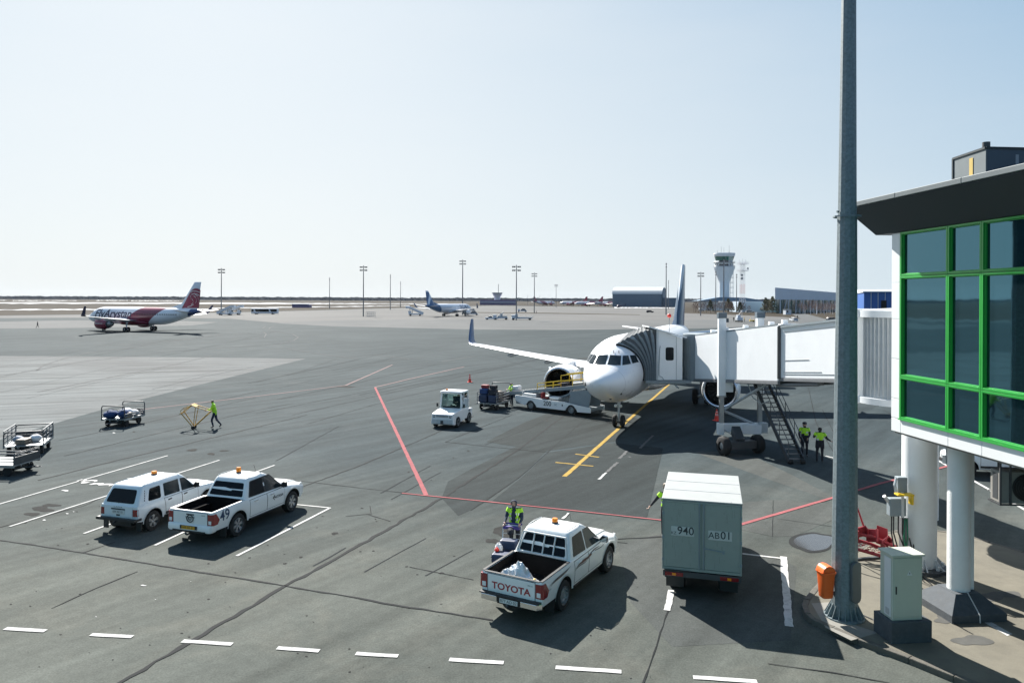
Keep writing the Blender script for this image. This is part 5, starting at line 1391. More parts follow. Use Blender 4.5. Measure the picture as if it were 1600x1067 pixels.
        for s_ in (-1,1):
            letter('door_lettering', 'ASTANA', .13, M['text_dark'], t, sfn(.80,.82,s_), bold=.004, shear=.2)
            mb = MB(); q = lambda x, z: (x, s_*(c.side_y(x,z)+.010), z)
            mb.poly([q(.55,.83),(q(.42,.83)),q(.55,.93),q(.56,.91),q(.47,.83)]); mb.poly([q(.42,.83),q(.47,.83),q(.56,.74),q(.55,.72)]); mb.poly([q(.50,.84),q(.58,.84),q(.58,.82),q(.50,.82)]); mb.build('door_emblem', M['text_dark'], t, fixn=False)
    else:
        letter('tailgate_lettering', 'TOYOTA', .235, M['text_red'], tg, lambda u, v: (-2.668, -u, .80+v), bold=.006, sx=1.15)
        letter('model_name', 'HILUX', .05, M['dark_steel'], tg, lambda u, v: (-2.668, -.55-u, .98+v))
        # headboard bars behind the cab glass
        mb = MB()
        for y_ in (-.34,-.02,.30): mb.tube([(-.985,y_,1.16),(-.80,y_,1.66)],.024,8)
        for za, xa, hw in ((1.16,-.985,.76),(1.66,-.80,.64)): mb.tube([(xa,-hw,za),(xa,hw,za)],.024,8)
        for s_ in (-1,1): mb.tube([(-.985,s_*.76,1.16),(-.80,s_*.64,1.66)],.024,8)
        mb.build('headboard_bars', M['light_steel'], t, smooth=50)
        strip_m = mk('brown_decal', (.13,.06,.045), .4, var=.3, vs=12); strip_g = mk('gray_decal', (.10,.10,.10), .4, var=.2)
        for s_ in (-1,1):
            def band(mb, pts, mi):
                for (x0,za,ha),(x1,zb_,hb_) in zip(pts, pts[1:]):
                    q = [(x0,za-ha),(x1,zb_-hb_),(x1,zb_+hb_),(x0,za+ha)]
                    f_ = [(x, s_*(c.side_y(x,z)+.0115), z) for x, z in q]; mb.poly(f_ if s_ < 0 else f_[::-1], mi)
            def wave(x0, z0, x1, z1, amp, th, k=14, ph=0.):
                return [(x0+(x1-x0)*i/k, z0+(z1-z0)*i/k+amp*math.sin(math.pi*2*i/k+ph), th*math.sin(math.pi*(i+.15)/(k+.3))) for i in range(k+1)]
            for wv, mi_ in ((wave(-2.34,.93,-1.02,1.045,.012,.020),1),(wave(-2.36,.89,-1.15,1.02,.016,.012),0),(wave(-.82,.86,.55,1.02,.035,.030),0),(wave(-.60,.93,.95,1.00,-.035,.022),0),(wave(-.85,.82,.15,.93,.03,.014),1),(wave(.2,.93,1.35,1.0,.03,.012),1)):
                mb = MB(); band(mb, wv, 0); mb.build('side_decal', [strip_m, strip_g][mi_], t, fixn=False)
            letter('badge_lettering', '4x4', .07, M['text_dark'], t, sfn(-2.28,.84,s_))
    return t, c
a, b = G(366,838), G(455,797.5)
loc, rz = place(a, b, (-1.42,-.80), (1.665,-.80))
pk49, _c = pickup('white pickup numbered 49 with empty black cargo bed beside the white wagon', loc, rz, 49)
a, b = G(877,951), G(946,893)
loc, rz = place(a, b, (-1.42,-.80), (1.665,-.80))
pkT, carT = pickup('white pickup with red TOYOTA lettering on tailgate and silver sheet in bed', loc, rz, 1)
def inT(v): return Vector(loc) + Matrix.Rotation(rz, 3, 'Z') @ Vector(v)
# crumpled silver sheet and a spare hose in the bed
rnd = random.Random(4)
tp = thing('silver_sheet', 'crumpled silver plastic sheet lying in the pickup bed', 'tarpaulin', inT((-2.05,.18,.633)), rz)
mb = MB(); N = 40
hts = [[0]*(N+1) for _ in range(N+1)]
from mathutils import noise as mnoise
for j in range(N+1):
    for i in range(N+1):
        x, y = -.45+.9*i/N, -.62+1.24*j/N
        e_ = max(0, 1-(abs(x)/.45)**4)*max(0, 1-(abs(y)/.62)**4)
        z = e_*(.16+.34*math.exp(-((x-.15)**2/.05+(y+.05)**2/.06))+.20*math.exp(-((x+.1)**2/.1+(y-.25)**2/.08))) + e_*.13*mnoise.noise((x*8,y*8,1.3))+e_*.09*abs(mnoise.noise((x*17,y*17,4)))
        mb.v.append(Vector((x+.03*mnoise.noise((x*5,y*5,9)), y, max(0,z)+.012)))
mb.f = [(j*(N+1)+i, j*(N+1)+i+1, (j+1)*(N+1)+i+1, (j+1)*(N+1)+i) for j in range(N) for i in range(N)]; mb.mi = [0]*len(mb.f)
mb.build('sheet_surface', mk('silver_foil', (.70,.72,.73), .3, .25, var=.15, vs=8), tp, fixn=False, smooth=25)
hs = thing('coiled_hose', 'coiled gray hose with a brass end in the pickup bed corner', 'hose', inT((-2.38,-.52,.64)), rz)
mb = MB()
pts = [(.15*math.cos(k*.5)*(1+.1*math.sin(k)), .15*math.sin(k*.5), .03+.006*k) for k in range(60)]
mb.tube(pts, .016, 6); mb.tube([(0,0,.34),(-.2,.12,.42),(.05,.25,.36),(.2,.0,.3)], .014, 6); mb.build('hose_coil', M['light_steel'], hs, smooth=50)
mb = MB(); mb.lathe([(0,.28),(.05,.28),(.06,.36),(.03,.42),(0,.43)], n=10); mb.build('hose_valve', M['yellow_paint'], hs)

# ---------------------------------------------------------------- the small off-road wagon
def niva(label, loc, rz, name='estate_car', cat='car', full=True):
    t = thing(name, label, cat, loc, rz)
    wp = M['niva_paint']; RA, FA = -1.30, 1.40
    def P(w, zb, zm, zt, wt, wi, zi): return dict(w=w, zb=zb, zm=zm, zt=zt, wt=wt, wi=wi, zi=zi)
    st = [(-2.02, P(.74,.52,.72,.98,.70,.5,.99)), (-1.98, P(.80,.47,.75,1.0,.76,.6,1.01)), (-1.7, P(.825,.42,.80,1.01,.78,.6,1.02)), (.7, P(.825,.36,.80,1.01,.78,.6,1.02)), (.95, P(.825,.36,.80,1.0,.78,.6,1.03)),
          (1.4, P(.83,.38,.78,.96,.77,.6,1.0)), (1.9, P(.82,.42,.74,.93,.76,.6,.96)), (2.02, P(.79,.46,.70,.90,.73,.55,.92)), (2.06, P(.74,.48,.68,.86,.68,.5,.87))]
    c = Car(st, [(RA,.43,.35),(FA,.43,.35)])
    c.body(wp, M['black_plastic'], t)
    cb = Cabin([(.97,-1.99,.98,.775),(1.02,-1.98,.93,.765),(1.30,-1.83,.62,.70),(1.53,-1.70,.34,.645),(1.585,-1.66,.26,.615)])
    rf_ = cb.build(wp, t, 'cabin')
    for s_ in (-1,1):
        d_ = c.panel('door', t, -.70, .06, .44, .985, wp, s_, arch=(RA,.50,.35), x0t=-.78); hb = MB(); hb.beam((-.62,s_*(c.side_y(-.6,.9)+.018),.905),(-.46,s_*(c.side_y(-.4,.9)+.018),.915),.02,.035); hb.build('handle', M['black_plastic'], d_)
        d_ = c.panel('door', t, .09, .90, .44, .985, wp, s_); hb = MB(); hb.beam((.16,s_*(c.side_y(.2,.9)+.018),.915),(.32,s_*(c.side_y(.3,.9)+.018),.925),.02,.035); hb.build('handle', M['black_plastic'], d_)
        mb = MB(); mb.beam((-.72,s_*(.832),.47),(.92,s_*(.832),.47),.012,.10); mb.build('side_moulding', M['black_plastic'], t)
        cb.glass('window', rf_, [(-1.50,1.06),(-.90,1.05),(-.86,1.47),(-1.36,1.46)], s_, M['dark_glass'], rnd=.07)
        cb.glass('window', rf_, [(-.74,1.05),(.02,1.04),(.02,1.49),(-.71,1.485)], s_, M['tint_glass'], rnd=.03)
        cb.glass('window', rf_, [(.11,1.04),(.78,1.03),(.36,1.46),(.11,1.49)], s_, M['tint_glass'], rnd=.03)
        mb = MB()
        for k in range(5): mb.box(-1.66+k*.018,-1.645+k*.018,s_*(cb.at(1.12+k*.075)[2]+.0)-.012,s_*(cb.at(1.12+k*.075)[2])+.012,1.10+k*.075,1.15+k*.075)
        mb.build('vent_slots', M['black_plastic'], rf_)
        mirror(t, .72, .745, 1.06, s_, M['black_plastic'])
        for x_ in (RA, FA): wheel(t, x_, s_*.70, s_, .345, .20, 'alloy', 5)
        mb = MB(); mb.loft([[(-2.03,s_*.60,.66),(-2.03,s_*.745,.66),(-2.03,s_*.735,.90),(-2.03,s_*.60,.90)],[(-1.96,s_*.60,.66),(-1.96,s_*.812,.66),(-1.96,s_*.80,.90),(-1.96,s_*.60,.90)]]); mb.build('taillight', M['red_lens'], t, bevel=.01)
        mb = MB(); mb.lathe([(0,.03),(.10,.02),(.11,0)], (2.055,s_*.60,.74), (1,0,0), 18); mb.build('headlight', M['clear_lens'], t)
        mb = MB(); mb.box(RA-.56,RA-.53,min(s_*.60,s_*.80),max(s_*.60,s_*.80),.13,.42); mb.build('mud_flap', M['black_plastic'], t)
        for xa in (RA, FA):
            mb = MB()
            for k in range(13):
                a0, a1 = math.pi*k/13, math.pi*(k+1)/13
                q = [(xa+r_*math.cos(a), s_*(c.side_y(xa+r_*math.cos(a), .35+r_*math.sin(a))+o_), .35+r_*math.sin(a)) for r_, a, o_ in ((.43,a0,.004),(.475,a0,.02),(.475,a1,.02),(.43,a1,.004))]
                mb.poly(q if s_ < 0 else q[::-1])
            mb.build('wheel_arch', wp, t, fixn=False, smooth=50)
    cb.end('rear_window', rf_, [(-.60,1.07),(.60,1.07),(.52,1.49),(-.52,1.49)], True, M['dark_glass'], rnd=.08)
    cb.end('windshield', rf_, [(-.66,1.06),(.66,1.06),(.55,1.50),(-.55,1.50)], False, M['tint_glass'])
    mb = MB(); q = cb.at(1.2); mb.beam((cb.at(1.08)[0]-.02,.05,1.06),(cb.at(1.24)[0]-.02,-.14,1.22),.012,.012); mb.build('wiper', M['black_plastic'], rf_)
    hg = MB(); hg.box(-2.034,-2.02,-.595,.595,.60,.985); hgo = hg.build('tailgate', wp, t, bevel=.01)
    mb = MB(); mb.box(-2.046,-2.034,-.29,.29,.86,.90); mb.box(-2.05,-2.034,-.07,.07,.66,.70); mb.build('tailgate_trim', M['black_plastic'], hgo)
    letter('maker_name', 'LADA', .06, M['dark_steel'], hgo, lambda u, v: (-2.038, -u*2.4, .945+v))
    mb = MB(); mb.box(-2.05,-2.034,-.27,.27,.72,.85); npl = mb.build('number_plate', M['plate_white'], hgo, bevel=.004)
    letter('plate_number', '609 AK 01', .10, M['text_dark'], npl, lambda u, v: (-2.053, -u, .785+v))
    mb = MB(); mb.box(-2.17,-2.06,-.80,.80,.50,.60); mb.box(-2.17,-1.85,.79,.83,.51,.59); mb.box(-2.17,-1.85,-.83,-.79,.51,.59); mb.tube([(-2.1,0,.5),(-2.25,0,.45)],.03,6)
    mb.build('rear_bumper', M['black_plastic'], t, bevel=.012)
    mb = MB(); mb.box(2.06,2.16,-.80,.80,.48,.60); mb.build('front_bumper', M['black_plastic'], t, bevel=.012)
    mb = MB(); mb.box(-1.9,1.9,-.42,.42,.26,.46); mb.tube([(RA,-.6,.34),(RA,.6,.34)],.07,8); mb.build('chassis', M['black_plastic'], t)
    mb = MB(); mb.beam((-1.02,-.60,1.648),(-1.02,.60,1.648),.012,.006)
    for s_ in (-1,1): mb.tube([(-1.6,s_*.575,1.63),(.2,s_*.575,1.632)],.012,5)
    mb.build('roof_seam', M['light_steel'], rf_)
    if full: beacon(t, -.30, .1, 1.65, .13, .10)
    return t
h49 = pk49.rotation_euler.z
aN = G(236,828)
def fromRR(world, local, rz): 
    c, s = math.cos(rz), math.sin(rz); return (world.x-(c*local[0]-s*local[1]), world.y-(s*local[0]+c*local[1]), 0)
rzN = h49 + R(1.5)
niva('small white off-road wagon with orange roof beacon parked left of the pickup', fromRR(aN, (-1.30,-.70), rzN), rzN)
q = G(1532,750)
niva('white car half hidden behind the column under the terminal building', (q.x+1.4, q.y+1.2, 0), R(170), 'parked_car', 'car', full=False)

# ---------------------------------------------------------------- box truck
rl, rr2 = Vector((4.15,20.06,0)), Vector((6.14,19.5,0))
hd_ = R(90-15.2)
BT = thing('box_truck', 'gray green box truck seen from behind with plates 940 and AB 01', 'truck', ((rl.x+rr2.x)/2, (rl.y+rr2.y)/2, 0), hd_)
bw, bl, z0, z1 = 1.035, 3.15, .80, 2.68
mb = MB(); mb.box(0,bl,-bw,bw,z0,z1-.03); bx = mb.build('cargo_box', M['box_paint'], BT, bevel=.015)
mb = MB(); mb.box(-.03,bl+.02,-bw-.02,bw+.02,z1-.03,z1+.015); mb.build('box_roof', M['box_roof'], bx, bevel=.012)
mb = MB()
for x in (.98,2.02): mb.box(x-.01,x+.01,-bw,bw,z1+.015,z1+.024)
mb.build('roof_seams', M['light_steel'], bx)
for s_, lab in ((1,'940'),(-1,'01')):
    mb = MB(); y0, y1 = (.012, bw-.035) if s_ > 0 else (-bw+.035, -.012)
    mb.box(-.022,-.004,y0,y1,z0+.05,z1-.08); d_ = mb.build('rear_door', M['box_paint'], BT, bevel=.008)
    mb = MB(); mb.box(-.03,-.023,.52 if s_ > 0 else -.60-.22, .52+.30 if s_ > 0 else -.22, 1.78 if s_ > 0 else 1.73, 2.02 if s_ > 0 else 1.98) if False else None
    yc = .50 if s_ > 0 else -.48; zc = 1.83 if s_ > 0 else 1.79
    mb = MB(); mb.box(-.030,-.0225,yc-.305,yc+.305,zc-.125,zc+.125); p_ = mb.build('number_board', mk('board_gray',(.46,.48,.46),.5), d_, bevel=.003)
    if s_ > 0:
        letter('plate_number', '940', .30, M['text_dark'], p_, lambda u, v: (-.034, .42-u, 1.84+v), bold=.002); letter('plate_number', 'KZ', .11, M['text_dark'], p_, lambda u, v: (-.034, .735-u, 1.77+v))
    else:
        letter('plate_number', 'AB', .24, M['text_dark'], p_, lambda u, v: (-.034, -.32-u, 1.785+v)); letter('plate_number', '01', .29, M['text_dark'], p_, lambda u, v: (-.034, -.63-u, 1.80+v), bold=.002)
    mb = MB()
    if s_ < 0: mb.beam((-.04,-.06,1.42),(-.04,-.58,1.36),.02,.025); mb.box(-.045,-.02,-.10,-.04,1.38,1.46); mb.box(-.045,-.02,-.60,-.54,1.30,1.38)
    mb.tube([(-.04,s_*.06,z0+.04),(-.04,s_*.06,z1-.10)],.016,6); mb.box(-.05,-.02,s_*.06-.03,s_*.06+.03,z1-.14,z1-.06); mb.build('locking_bar', M['bridge_gray'], d_)
    mb = MB()
    for z in (1.0,1.6,2.25,2.55): mb.box(-.03,.02,s_*(bw-.02)-.03,s_*(bw-.02)+.03,z,z+.08)
    mb.build('hinges', M['bridge_gray'], BT)
mb = MB()
rg = random.Random(8)
for k in range(46):
    s_ = rg.choice((-1,1)); y = s_*rg.uniform(.08,bw-.08); z = rg.uniform(z0+.08,z1-.15); h_ = rg.uniform(.04,.22)*(1.5 if rg.random() < .2 else 1)
    mb.poly([(-.0226,y-.006,z),(-.0226,y+.006,z),(-.0226,y+.003,z+h_),(-.0226,y-.003,z+h_)][::-1])
tag(mb.build('rust_streaks', mk('rust_streak', (.205,.225,.20), .7), BT, fixn=False), kind='stuff')
for s_ in (-1,1):
    for zr in (1.0,1.35,1.7,2.05,2.4):
        pass
mb = MB(); mb.box(-.03,-.004,-bw-.005,bw+.005,z0-.03,z0+.04); mb.box(-.03,-.003,-bw-.004,bw+.004,z1-.075,z1-.035); mb.box(-.028,-.004,bw-.03,bw+.004,z0+.041,z1-.076); mb.box(-.028,-.004,-bw-.004,-bw+.03,z0+.041,z1-.076); mb.build('door_frame', M['box_paint'], BT)
mb = MB(); mb.box(.05,4.6,-.38,-.28,.55,.75); mb.box(.05,4.6,.28,.38,.55,.75)
for x in (.1,1.2,2.2,3.0): mb.box(x,x+.08,-.9,.9,.70,.80)
mb.box(-.06,.04,-bw+.02,bw-.02,.60,.745); mb.box(1.2,2.6,.45,.85,.45,.75); mb.build('chassis', M['dark_steel'], BT)
for s_ in (-1,1):
    mb = MB(); mb.box(-.085,-.061,s_*.72-.24,s_*.72+.24,.62,.72); tl = mb.build('taillight', M['red_lens'], BT, bevel=.008)
    mb = MB(); mb.box(-.09,-.0855,s_*.72-.05,s_*.72+.05,.635,.705); mb.build('turn_lens', M['orange_lens'], tl)
    for x, dual in ((.95,True),(3.75,False)):
        wheel(BT, x, s_*(.80), s_, .37, .22, 'steel', 5, steel=True)
        if dual: wheel(BT, x, s_*.55, s_, .37, .22, 'steel', 5, steel=True)
    mb = MB()
    for k in range(9):
        a0, a1 = math.pi*k/9, math.pi*(k+1)/9; f = lambda a, y: (.95+.46*math.cos(a), y, .36+.44*math.sin(a)); mb.poly([f(a0,s_*.44),f(a1,s_*.44),f(a1,s_*1.0),f(a0,s_*1.0)])
    mb.build('mudguard', M['black_plastic'], BT, fixn=False)
    mb = MB(); mb.box(.44,.46,s_*.72-.24,s_*.72+.24,.14,.55); mb.build('mud_flap', M['black_plastic'], BT)
mb = MB(); mb.box(-.075,-.061,.30,.98,.735,.785); mb.build('light_strip', M['black_plastic'], BT)
cb = Cabin([(1.05,3.22,5.05,.93),(1.1,3.22,4.98,.93),(1.9,3.24,4.45,.86),(2.0,3.26,4.32,.82)])
mb = MB(); mb.loft([rrect(3.22,5.3,.93,.50,.10), rrect(3.22,5.38,.95,.75,.10), rrect(3.22,5.30,.95,1.0,.10), rrect(3.22,5.1,.93,1.08,.10)]); cabt = mb.build('truck_cab', M['white_paint'], BT, smooth=40)
cbo = cb.build(M['white_paint'], BT, 'cab_roof')
for s_ in (-1,1): cb.glass('window', cbo, [(3.6,1.16),(4.75,1.14),(4.35,1.82),(3.6,1.85)], s_, M['tint_glass']); mirror(BT, 4.6, .95, 1.35, s_, M['black_plastic'])
cb.end('windshield', cbo, [(-.82,1.18),(.82,1.18),(.72,1.84),(-.72,1.84)], False, M['tint_glass'])

# ---------------------------------------------------------------- baggage tractor
fa_, ra_ = G(708,668), G(738,655)
fw = Vector((-.31,-.95)).normalized(); rzT = math.atan2(fw.y, fw.x)
BTR = thing('baggage_tractor', 'white baggage tractor numbered 146 facing the camera with a driver inside', 'tractor', fromRR(G(715,668), (1.0,.80), rzT), rzT)
TW = .80; wp = M['white_paint']
def secx(x, z0, z1, w0=TW, w1=None):
    w1 = w1 or w0; return [(x,-w0,z0),(x,w0,z0),(x,w1,z1),(x,-w1,z1)]
mb = MB(); mb.loft([secx(-1.60,.40,.85), secx(-1.5,.36,.92), secx(-.35,.36,.98), secx(.25,.32,1.04), secx(.30,.26,1.06), secx(1.50,.22,.92,.80,.72), secx(1.60,.26,.88,.78,.70)])
tb_ = mb.build('body', wp, BTR, bevel=.04)
mb = MB()
for s_ in (-1,1):
    for x, r_ in ((.92,.40),(-1.0,.42)):
        pts = [(x+r_*math.cos(math.pi*k/10), s_*(TW+.004), .28+r_*math.sin(math.pi*k/10)) for k in range(11)]; mb.poly(pts if s_ < 0 else pts[::-1])
mb.build('wheel_well', M['black_plastic'], tb_, fixn=False)
for s_ in (-1,1):
    for x, r_ in ((.92,.32),(-1.0,.35)): wheel(BTR, x, s_*.72, s_, r_, .22, 'steel', 5, steel=True)
# cab frame
mb = MB(); C0 = [(.22,.72,1.02),(-.95,.74,.96)]; T0 = [(.10,.66,2.06),(-.95,.70,2.06)]
for s_ in (-1,1):
    for a_, b_ in zip(C0, T0): mb.beam((a_[0],s_*a_[1],a_[2]),(b_[0],s_*b_[1],b_[2]),.09,.08)
    mb.beam((.22,s_*.72,1.03),(-.95,s_*.74,.98),.08,.08)
    mb.beam((-.30,s_*.73,1.0),(-.32,s_*.68,2.05),.06,.05)
mb.beam((.22,-.72,1.05),(.22,.72,1.05),.10,.08); mb.beam((.10,-.66,2.04),(.10,.66,2.04),.09,.10); mb.beam((-.95,-.72,1.2),(-.95,.72,1.2),.06,.5)
cf = mb.build('cab_frame', wp, BTR, bevel=.012)
mb = MB(); mb.loft([rrect(-1.02,.20,.74,2.06,.10), rrect(-1.04,.24,.77,2.10,.10), rrect(-1.0,.20,.74,2.15,.10), rrect(-.8,.0,.5,2.16,.06)]); mb.box(-.55,-.15,-.25,.25,2.15,2.18); cr = mb.build('cab_roof', wp, BTR, smooth=40)
glassc = bpy.data.materials.new('clear_glass'); glassc.use_nodes = True
_n = glassc.node_tree.nodes; _l = glassc.node_tree.links
tr_ = _n.new('ShaderNodeBsdfTransparent'); tr_.inputs[0].default_value = (.62,.78,.76,1); gs_ = _n.new('ShaderNodeBsdfGlossy'); gs_.inputs['Roughness'].default_value = .03; mxs = _n.new('ShaderNodeMixShader'); fr = _n.new('ShaderNodeFresnel'); fr.inputs[0].default_value = 1.5
_l.new(fr.outputs[0], mxs.inputs[0]); _l.new(tr_.outputs[0], mxs.inputs[1]); _l.new(gs_.outputs[0], mxs.inputs[2]); _l.new(mxs.outputs[0], _n['Material Output'].inputs[0])
M['clear_glass'] = glassc
mb = MB(); mb.poly([(.205,-.68,1.1),(.205,.68,1.1),(.105,.62,1.99),(.105,-.62,1.99)]); mb.build('windshield', glassc, cf, fixn=False)
mb = MB(); mb.poly([(-.97,-.68,1.45),(-.97,.68,1.45),(-.95,.66,2.0),(-.95,-.66,2.0)]); mb.build('rear_window', glassc, cf, fixn=False)
for s_ in (-1,1):
    mb = MB(); mb.poly([(-.34,s_*.73,1.08),(.16,s_*.715,1.10),(.07,s_*.665,2.0),(-.34,s_*.69,2.0)]); mb.poly([(-.92,s_*.74,1.08),(-.36,s_*.73,1.08),(-.36,s_*.69,2.0),(-.92,s_*.70,2.0)]); mb.build('side_window', glassc, cf, fixn=False)
    mb = MB(); mb.box(1.585,1.615,s_*.55-.07,s_*.55+.07,.68,.84); hl = mb.build('headlight_bezel', M['black_plastic'], tb_)
    mb = MB(); mb.lathe([(0,.012),(.045,.008),(.055,0)],(1.615,s_*.55,.78),(1,0,0),14); mb.build('headlight', M['clear_lens'], hl)
    mb = MB(); mb.beam((.20,s_*.75,1.15),(.26,s_*.92,1.25),.02); mb.box(.23,.27,s_*.92-.06,s_*.92+.06,1.15,1.38); mb.build('side_mirror', M['black_plastic'], cf)
    sfn2 = (lambda s_: (lambda u, v: (-.98-u*(1 if s_ > 0 else -1), s_*(TW+.008), .82+v)))(s_)
    letter('side_number', '146', .26, M['text_blue'], tb_, sfn2, bold=.004)
    mb = MB(); mb.box(-.32,.2,s_*(TW+.002)-.003,s_*(TW+.002)+.003,.40,.98); mb.build('cab_door', wp, tb_, bevel=.004)
mb = MB(); mb.box(1.595,1.62,-.42,.42,.70,.84)
mb.build('grille', M['light_steel'], tb_, bevel=.008)
mb = MB()
for k in range(4): mb.box(1.62,1.626,-.40,.40,.715+k*.03,.727+k*.03)
mb.build('grille_slats', M['dark_steel'], tb_)
mb = MB(); mb.box(1.61,1.64,-.68,.68,.30,.56); mb.build('front_bumper', M['light_steel'], tb_, bevel=.01)
mb = MB(); mb.box(1.64,1.70,-.08,.08,.28,.50); mb.build('tow_hitch', M['dark_steel'], tb_)
mb = MB(); mb.box(-.9,-.4,-.3,.3,1.0,1.2); mb.box(-.98,-.85,-.3,.3,1.15,1.75); mb.build('seat', M['black_plastic'], BTR, bevel=.03)
mb = MB(); mb.lathe([(.17,0),(.185,.012),(.2,0),(.185,-.012)], (-.02,.22,1.38), (-.6,0,.8), 18); mb.tube([(.1,.22,1.1),(-.02,.22,1.38)],.02,6); mb.box(.02,.20,-.6,.6,1.05,1.18); mb.build('steering_wheel', M['black_plastic'], BTR)
beacon(BTR, -.2, -.45, 2.16, .10, .07); mb = MB()

# ---------------------------------------------------------------- belt loader
la_, lb_ = G(830,641), G(893,648.5)
fwv = (lb_-la_); rzL = math.atan2(fwv.y, fwv.x)
BLD = thing('belt_loader', 'white belt loader numbered 200 raised to the aircraft hold', 'belt loader', (la_.x, la_.y, 0), rzL)
wb = fwv.length
# local: wheels on the camera side at y = 0 ; body towards +y
mb = MB(); W0, W1 = .10, 1.75
def fl_(x): return [(x,W0-.15,.36),(x,W0-.15,.0)]
prof = [(-1.45,.62),(-1.45,.98),(-1.2,1.02),(-.2,.98),(.9,.90),(wb-.6,.88),(wb+.5,.74),(wb+1.6,.64),(wb+1.6,.30),(wb+.5,.26),(wb+.42,.45),(wb+.2,.62),(wb-.2,.62),(wb-.42,.45),(wb-.5,.28),(.5,.28),(.42,.45),(.2,.62),(-.2,.62),(-.42,.45),(-.5,.34),(-.9,.40)]
mb.prism([(x,-.06,z) for x, z in prof], (0,.06,0)); mb.prism([(x,1.78,z) for x, z in prof], (0,.06,0))
body_ = mb.build('side_panels', wp, BLD, bevel=.015)
mb = MB(); mb.box(-1.4,wb+1.5,.0,1.78,.38,.58); mb.box(-1.4,.9,.01,1.77,.86,.93); mb.build('deck', M['bridge_gray'], BLD)
for x in (0, wb):
    for y, s_ in ((.03,-1),(1.75,1)): wheel(BLD, x, y, s_, .37, .22, 'steel', 5, steel=True)
letter('side_number', '200', .46, M['text_dark'], body_, lambda u, v: (wb*.42+u, -.066, .62+v), bold=.008)
letter('side_mark', 'SC', .22, M['bridge_gray'], body_, lambda u, v: (wb*.42+.72+u, -.066, .62+v), shear=.2); mb = MB(); mb.box(wb*.42+1.25,wb*.42+1.33,-.066,-.061,.56,.70); mb.build('fuel_flap', M['black_plastic'], body_)
mb = MB(); mb.box(-.95,.3,.2,.9,.93,1.18); mb.box(-.95,-.9,.15,1.7,.93,1.30); mb.build('operator_console', M['light_steel'], BLD, bevel=.03)
mb = MB(); mb.box(.9,1.3,.1,.55,.95,1.02); mb.box(.75,.9,.1,.55,.95,1.35); mb.build('driver_seat', M['red_case'], BLD, bevel=.03)
mb = MB(); mb.box(1.5,2.3,.15,.7,.94,1.12); mb.build('engine_cover', M['panel_white'], BLD, bevel=.03)
# conveyor
q0, q1 = Vector((-2.9,.95,.92)), Vector((wb+1.9,.95,2.18)); dq = (q1-q0).normalized()
mb = MB()
for s_ in (-.48,.48): mb.beam(q0+Vector((0,s_,0)), q1+Vector((0,s_,0)), .08, .26)
mb.beam(q0-dq*.0+Vector((0,0,-.05)), q1+Vector((0,0,-.05)), .9, .10); mb.cone(q0+Vector((0,-.45,0)), q0+Vector((0,.45,0)), .12,.12,12); mb.cone(q1+Vector((0,-.45,0)), q1+Vector((0,.45,0)), .12,.12,12)
cv_ = mb.build('conveyor', M['bridge_gray'], BLD, bevel=.01)
mb = MB(); mb.beam(q0+Vector((0,0,.10)), q1+Vector((0,0,.10)), .86, .02); mb.build('conveyor_belt', M['rubber'], cv_)
mb = MB()
for x, y in ((wb+.2,.2),(wb+.2,1.65)): mb.prism([(x-.6,y,.6),(x+1.1,y,.6),(x+1.3,y,1.92),(x-.4,y,1.62)], (0,.08,0))
mb.beam((1.0,.5,.6),(wb,.5,1.6),.10); mb.beam((1.0,1.4,.6),(wb,1.4,1.6),.10); mb.build('lift_frame', M['bridge_gray'], BLD)
mb = MB()
def on(t, y, h): return q0.lerp(q1, t)+Vector((0,y,h))
for y in (-.55,.55):
    for t0, t1, h in ((.38,.63,.55),(.63,.99,.95)):
        for hh_ in (h, h*.55): mb.tube([on(t0,y,hh_), on(t1,y,hh_)], .028, 6)
        for k in range(4): t = t0+(t1-t0)*k/3; mb.tube([on(t,y,.1), on(t,y,h)], .026, 6)
mb.beam(on(.63,.3,.98), on(.9,.3,.98), .22, .12); mb.build('yellow_railing', M['yellow_paint'], cv_)

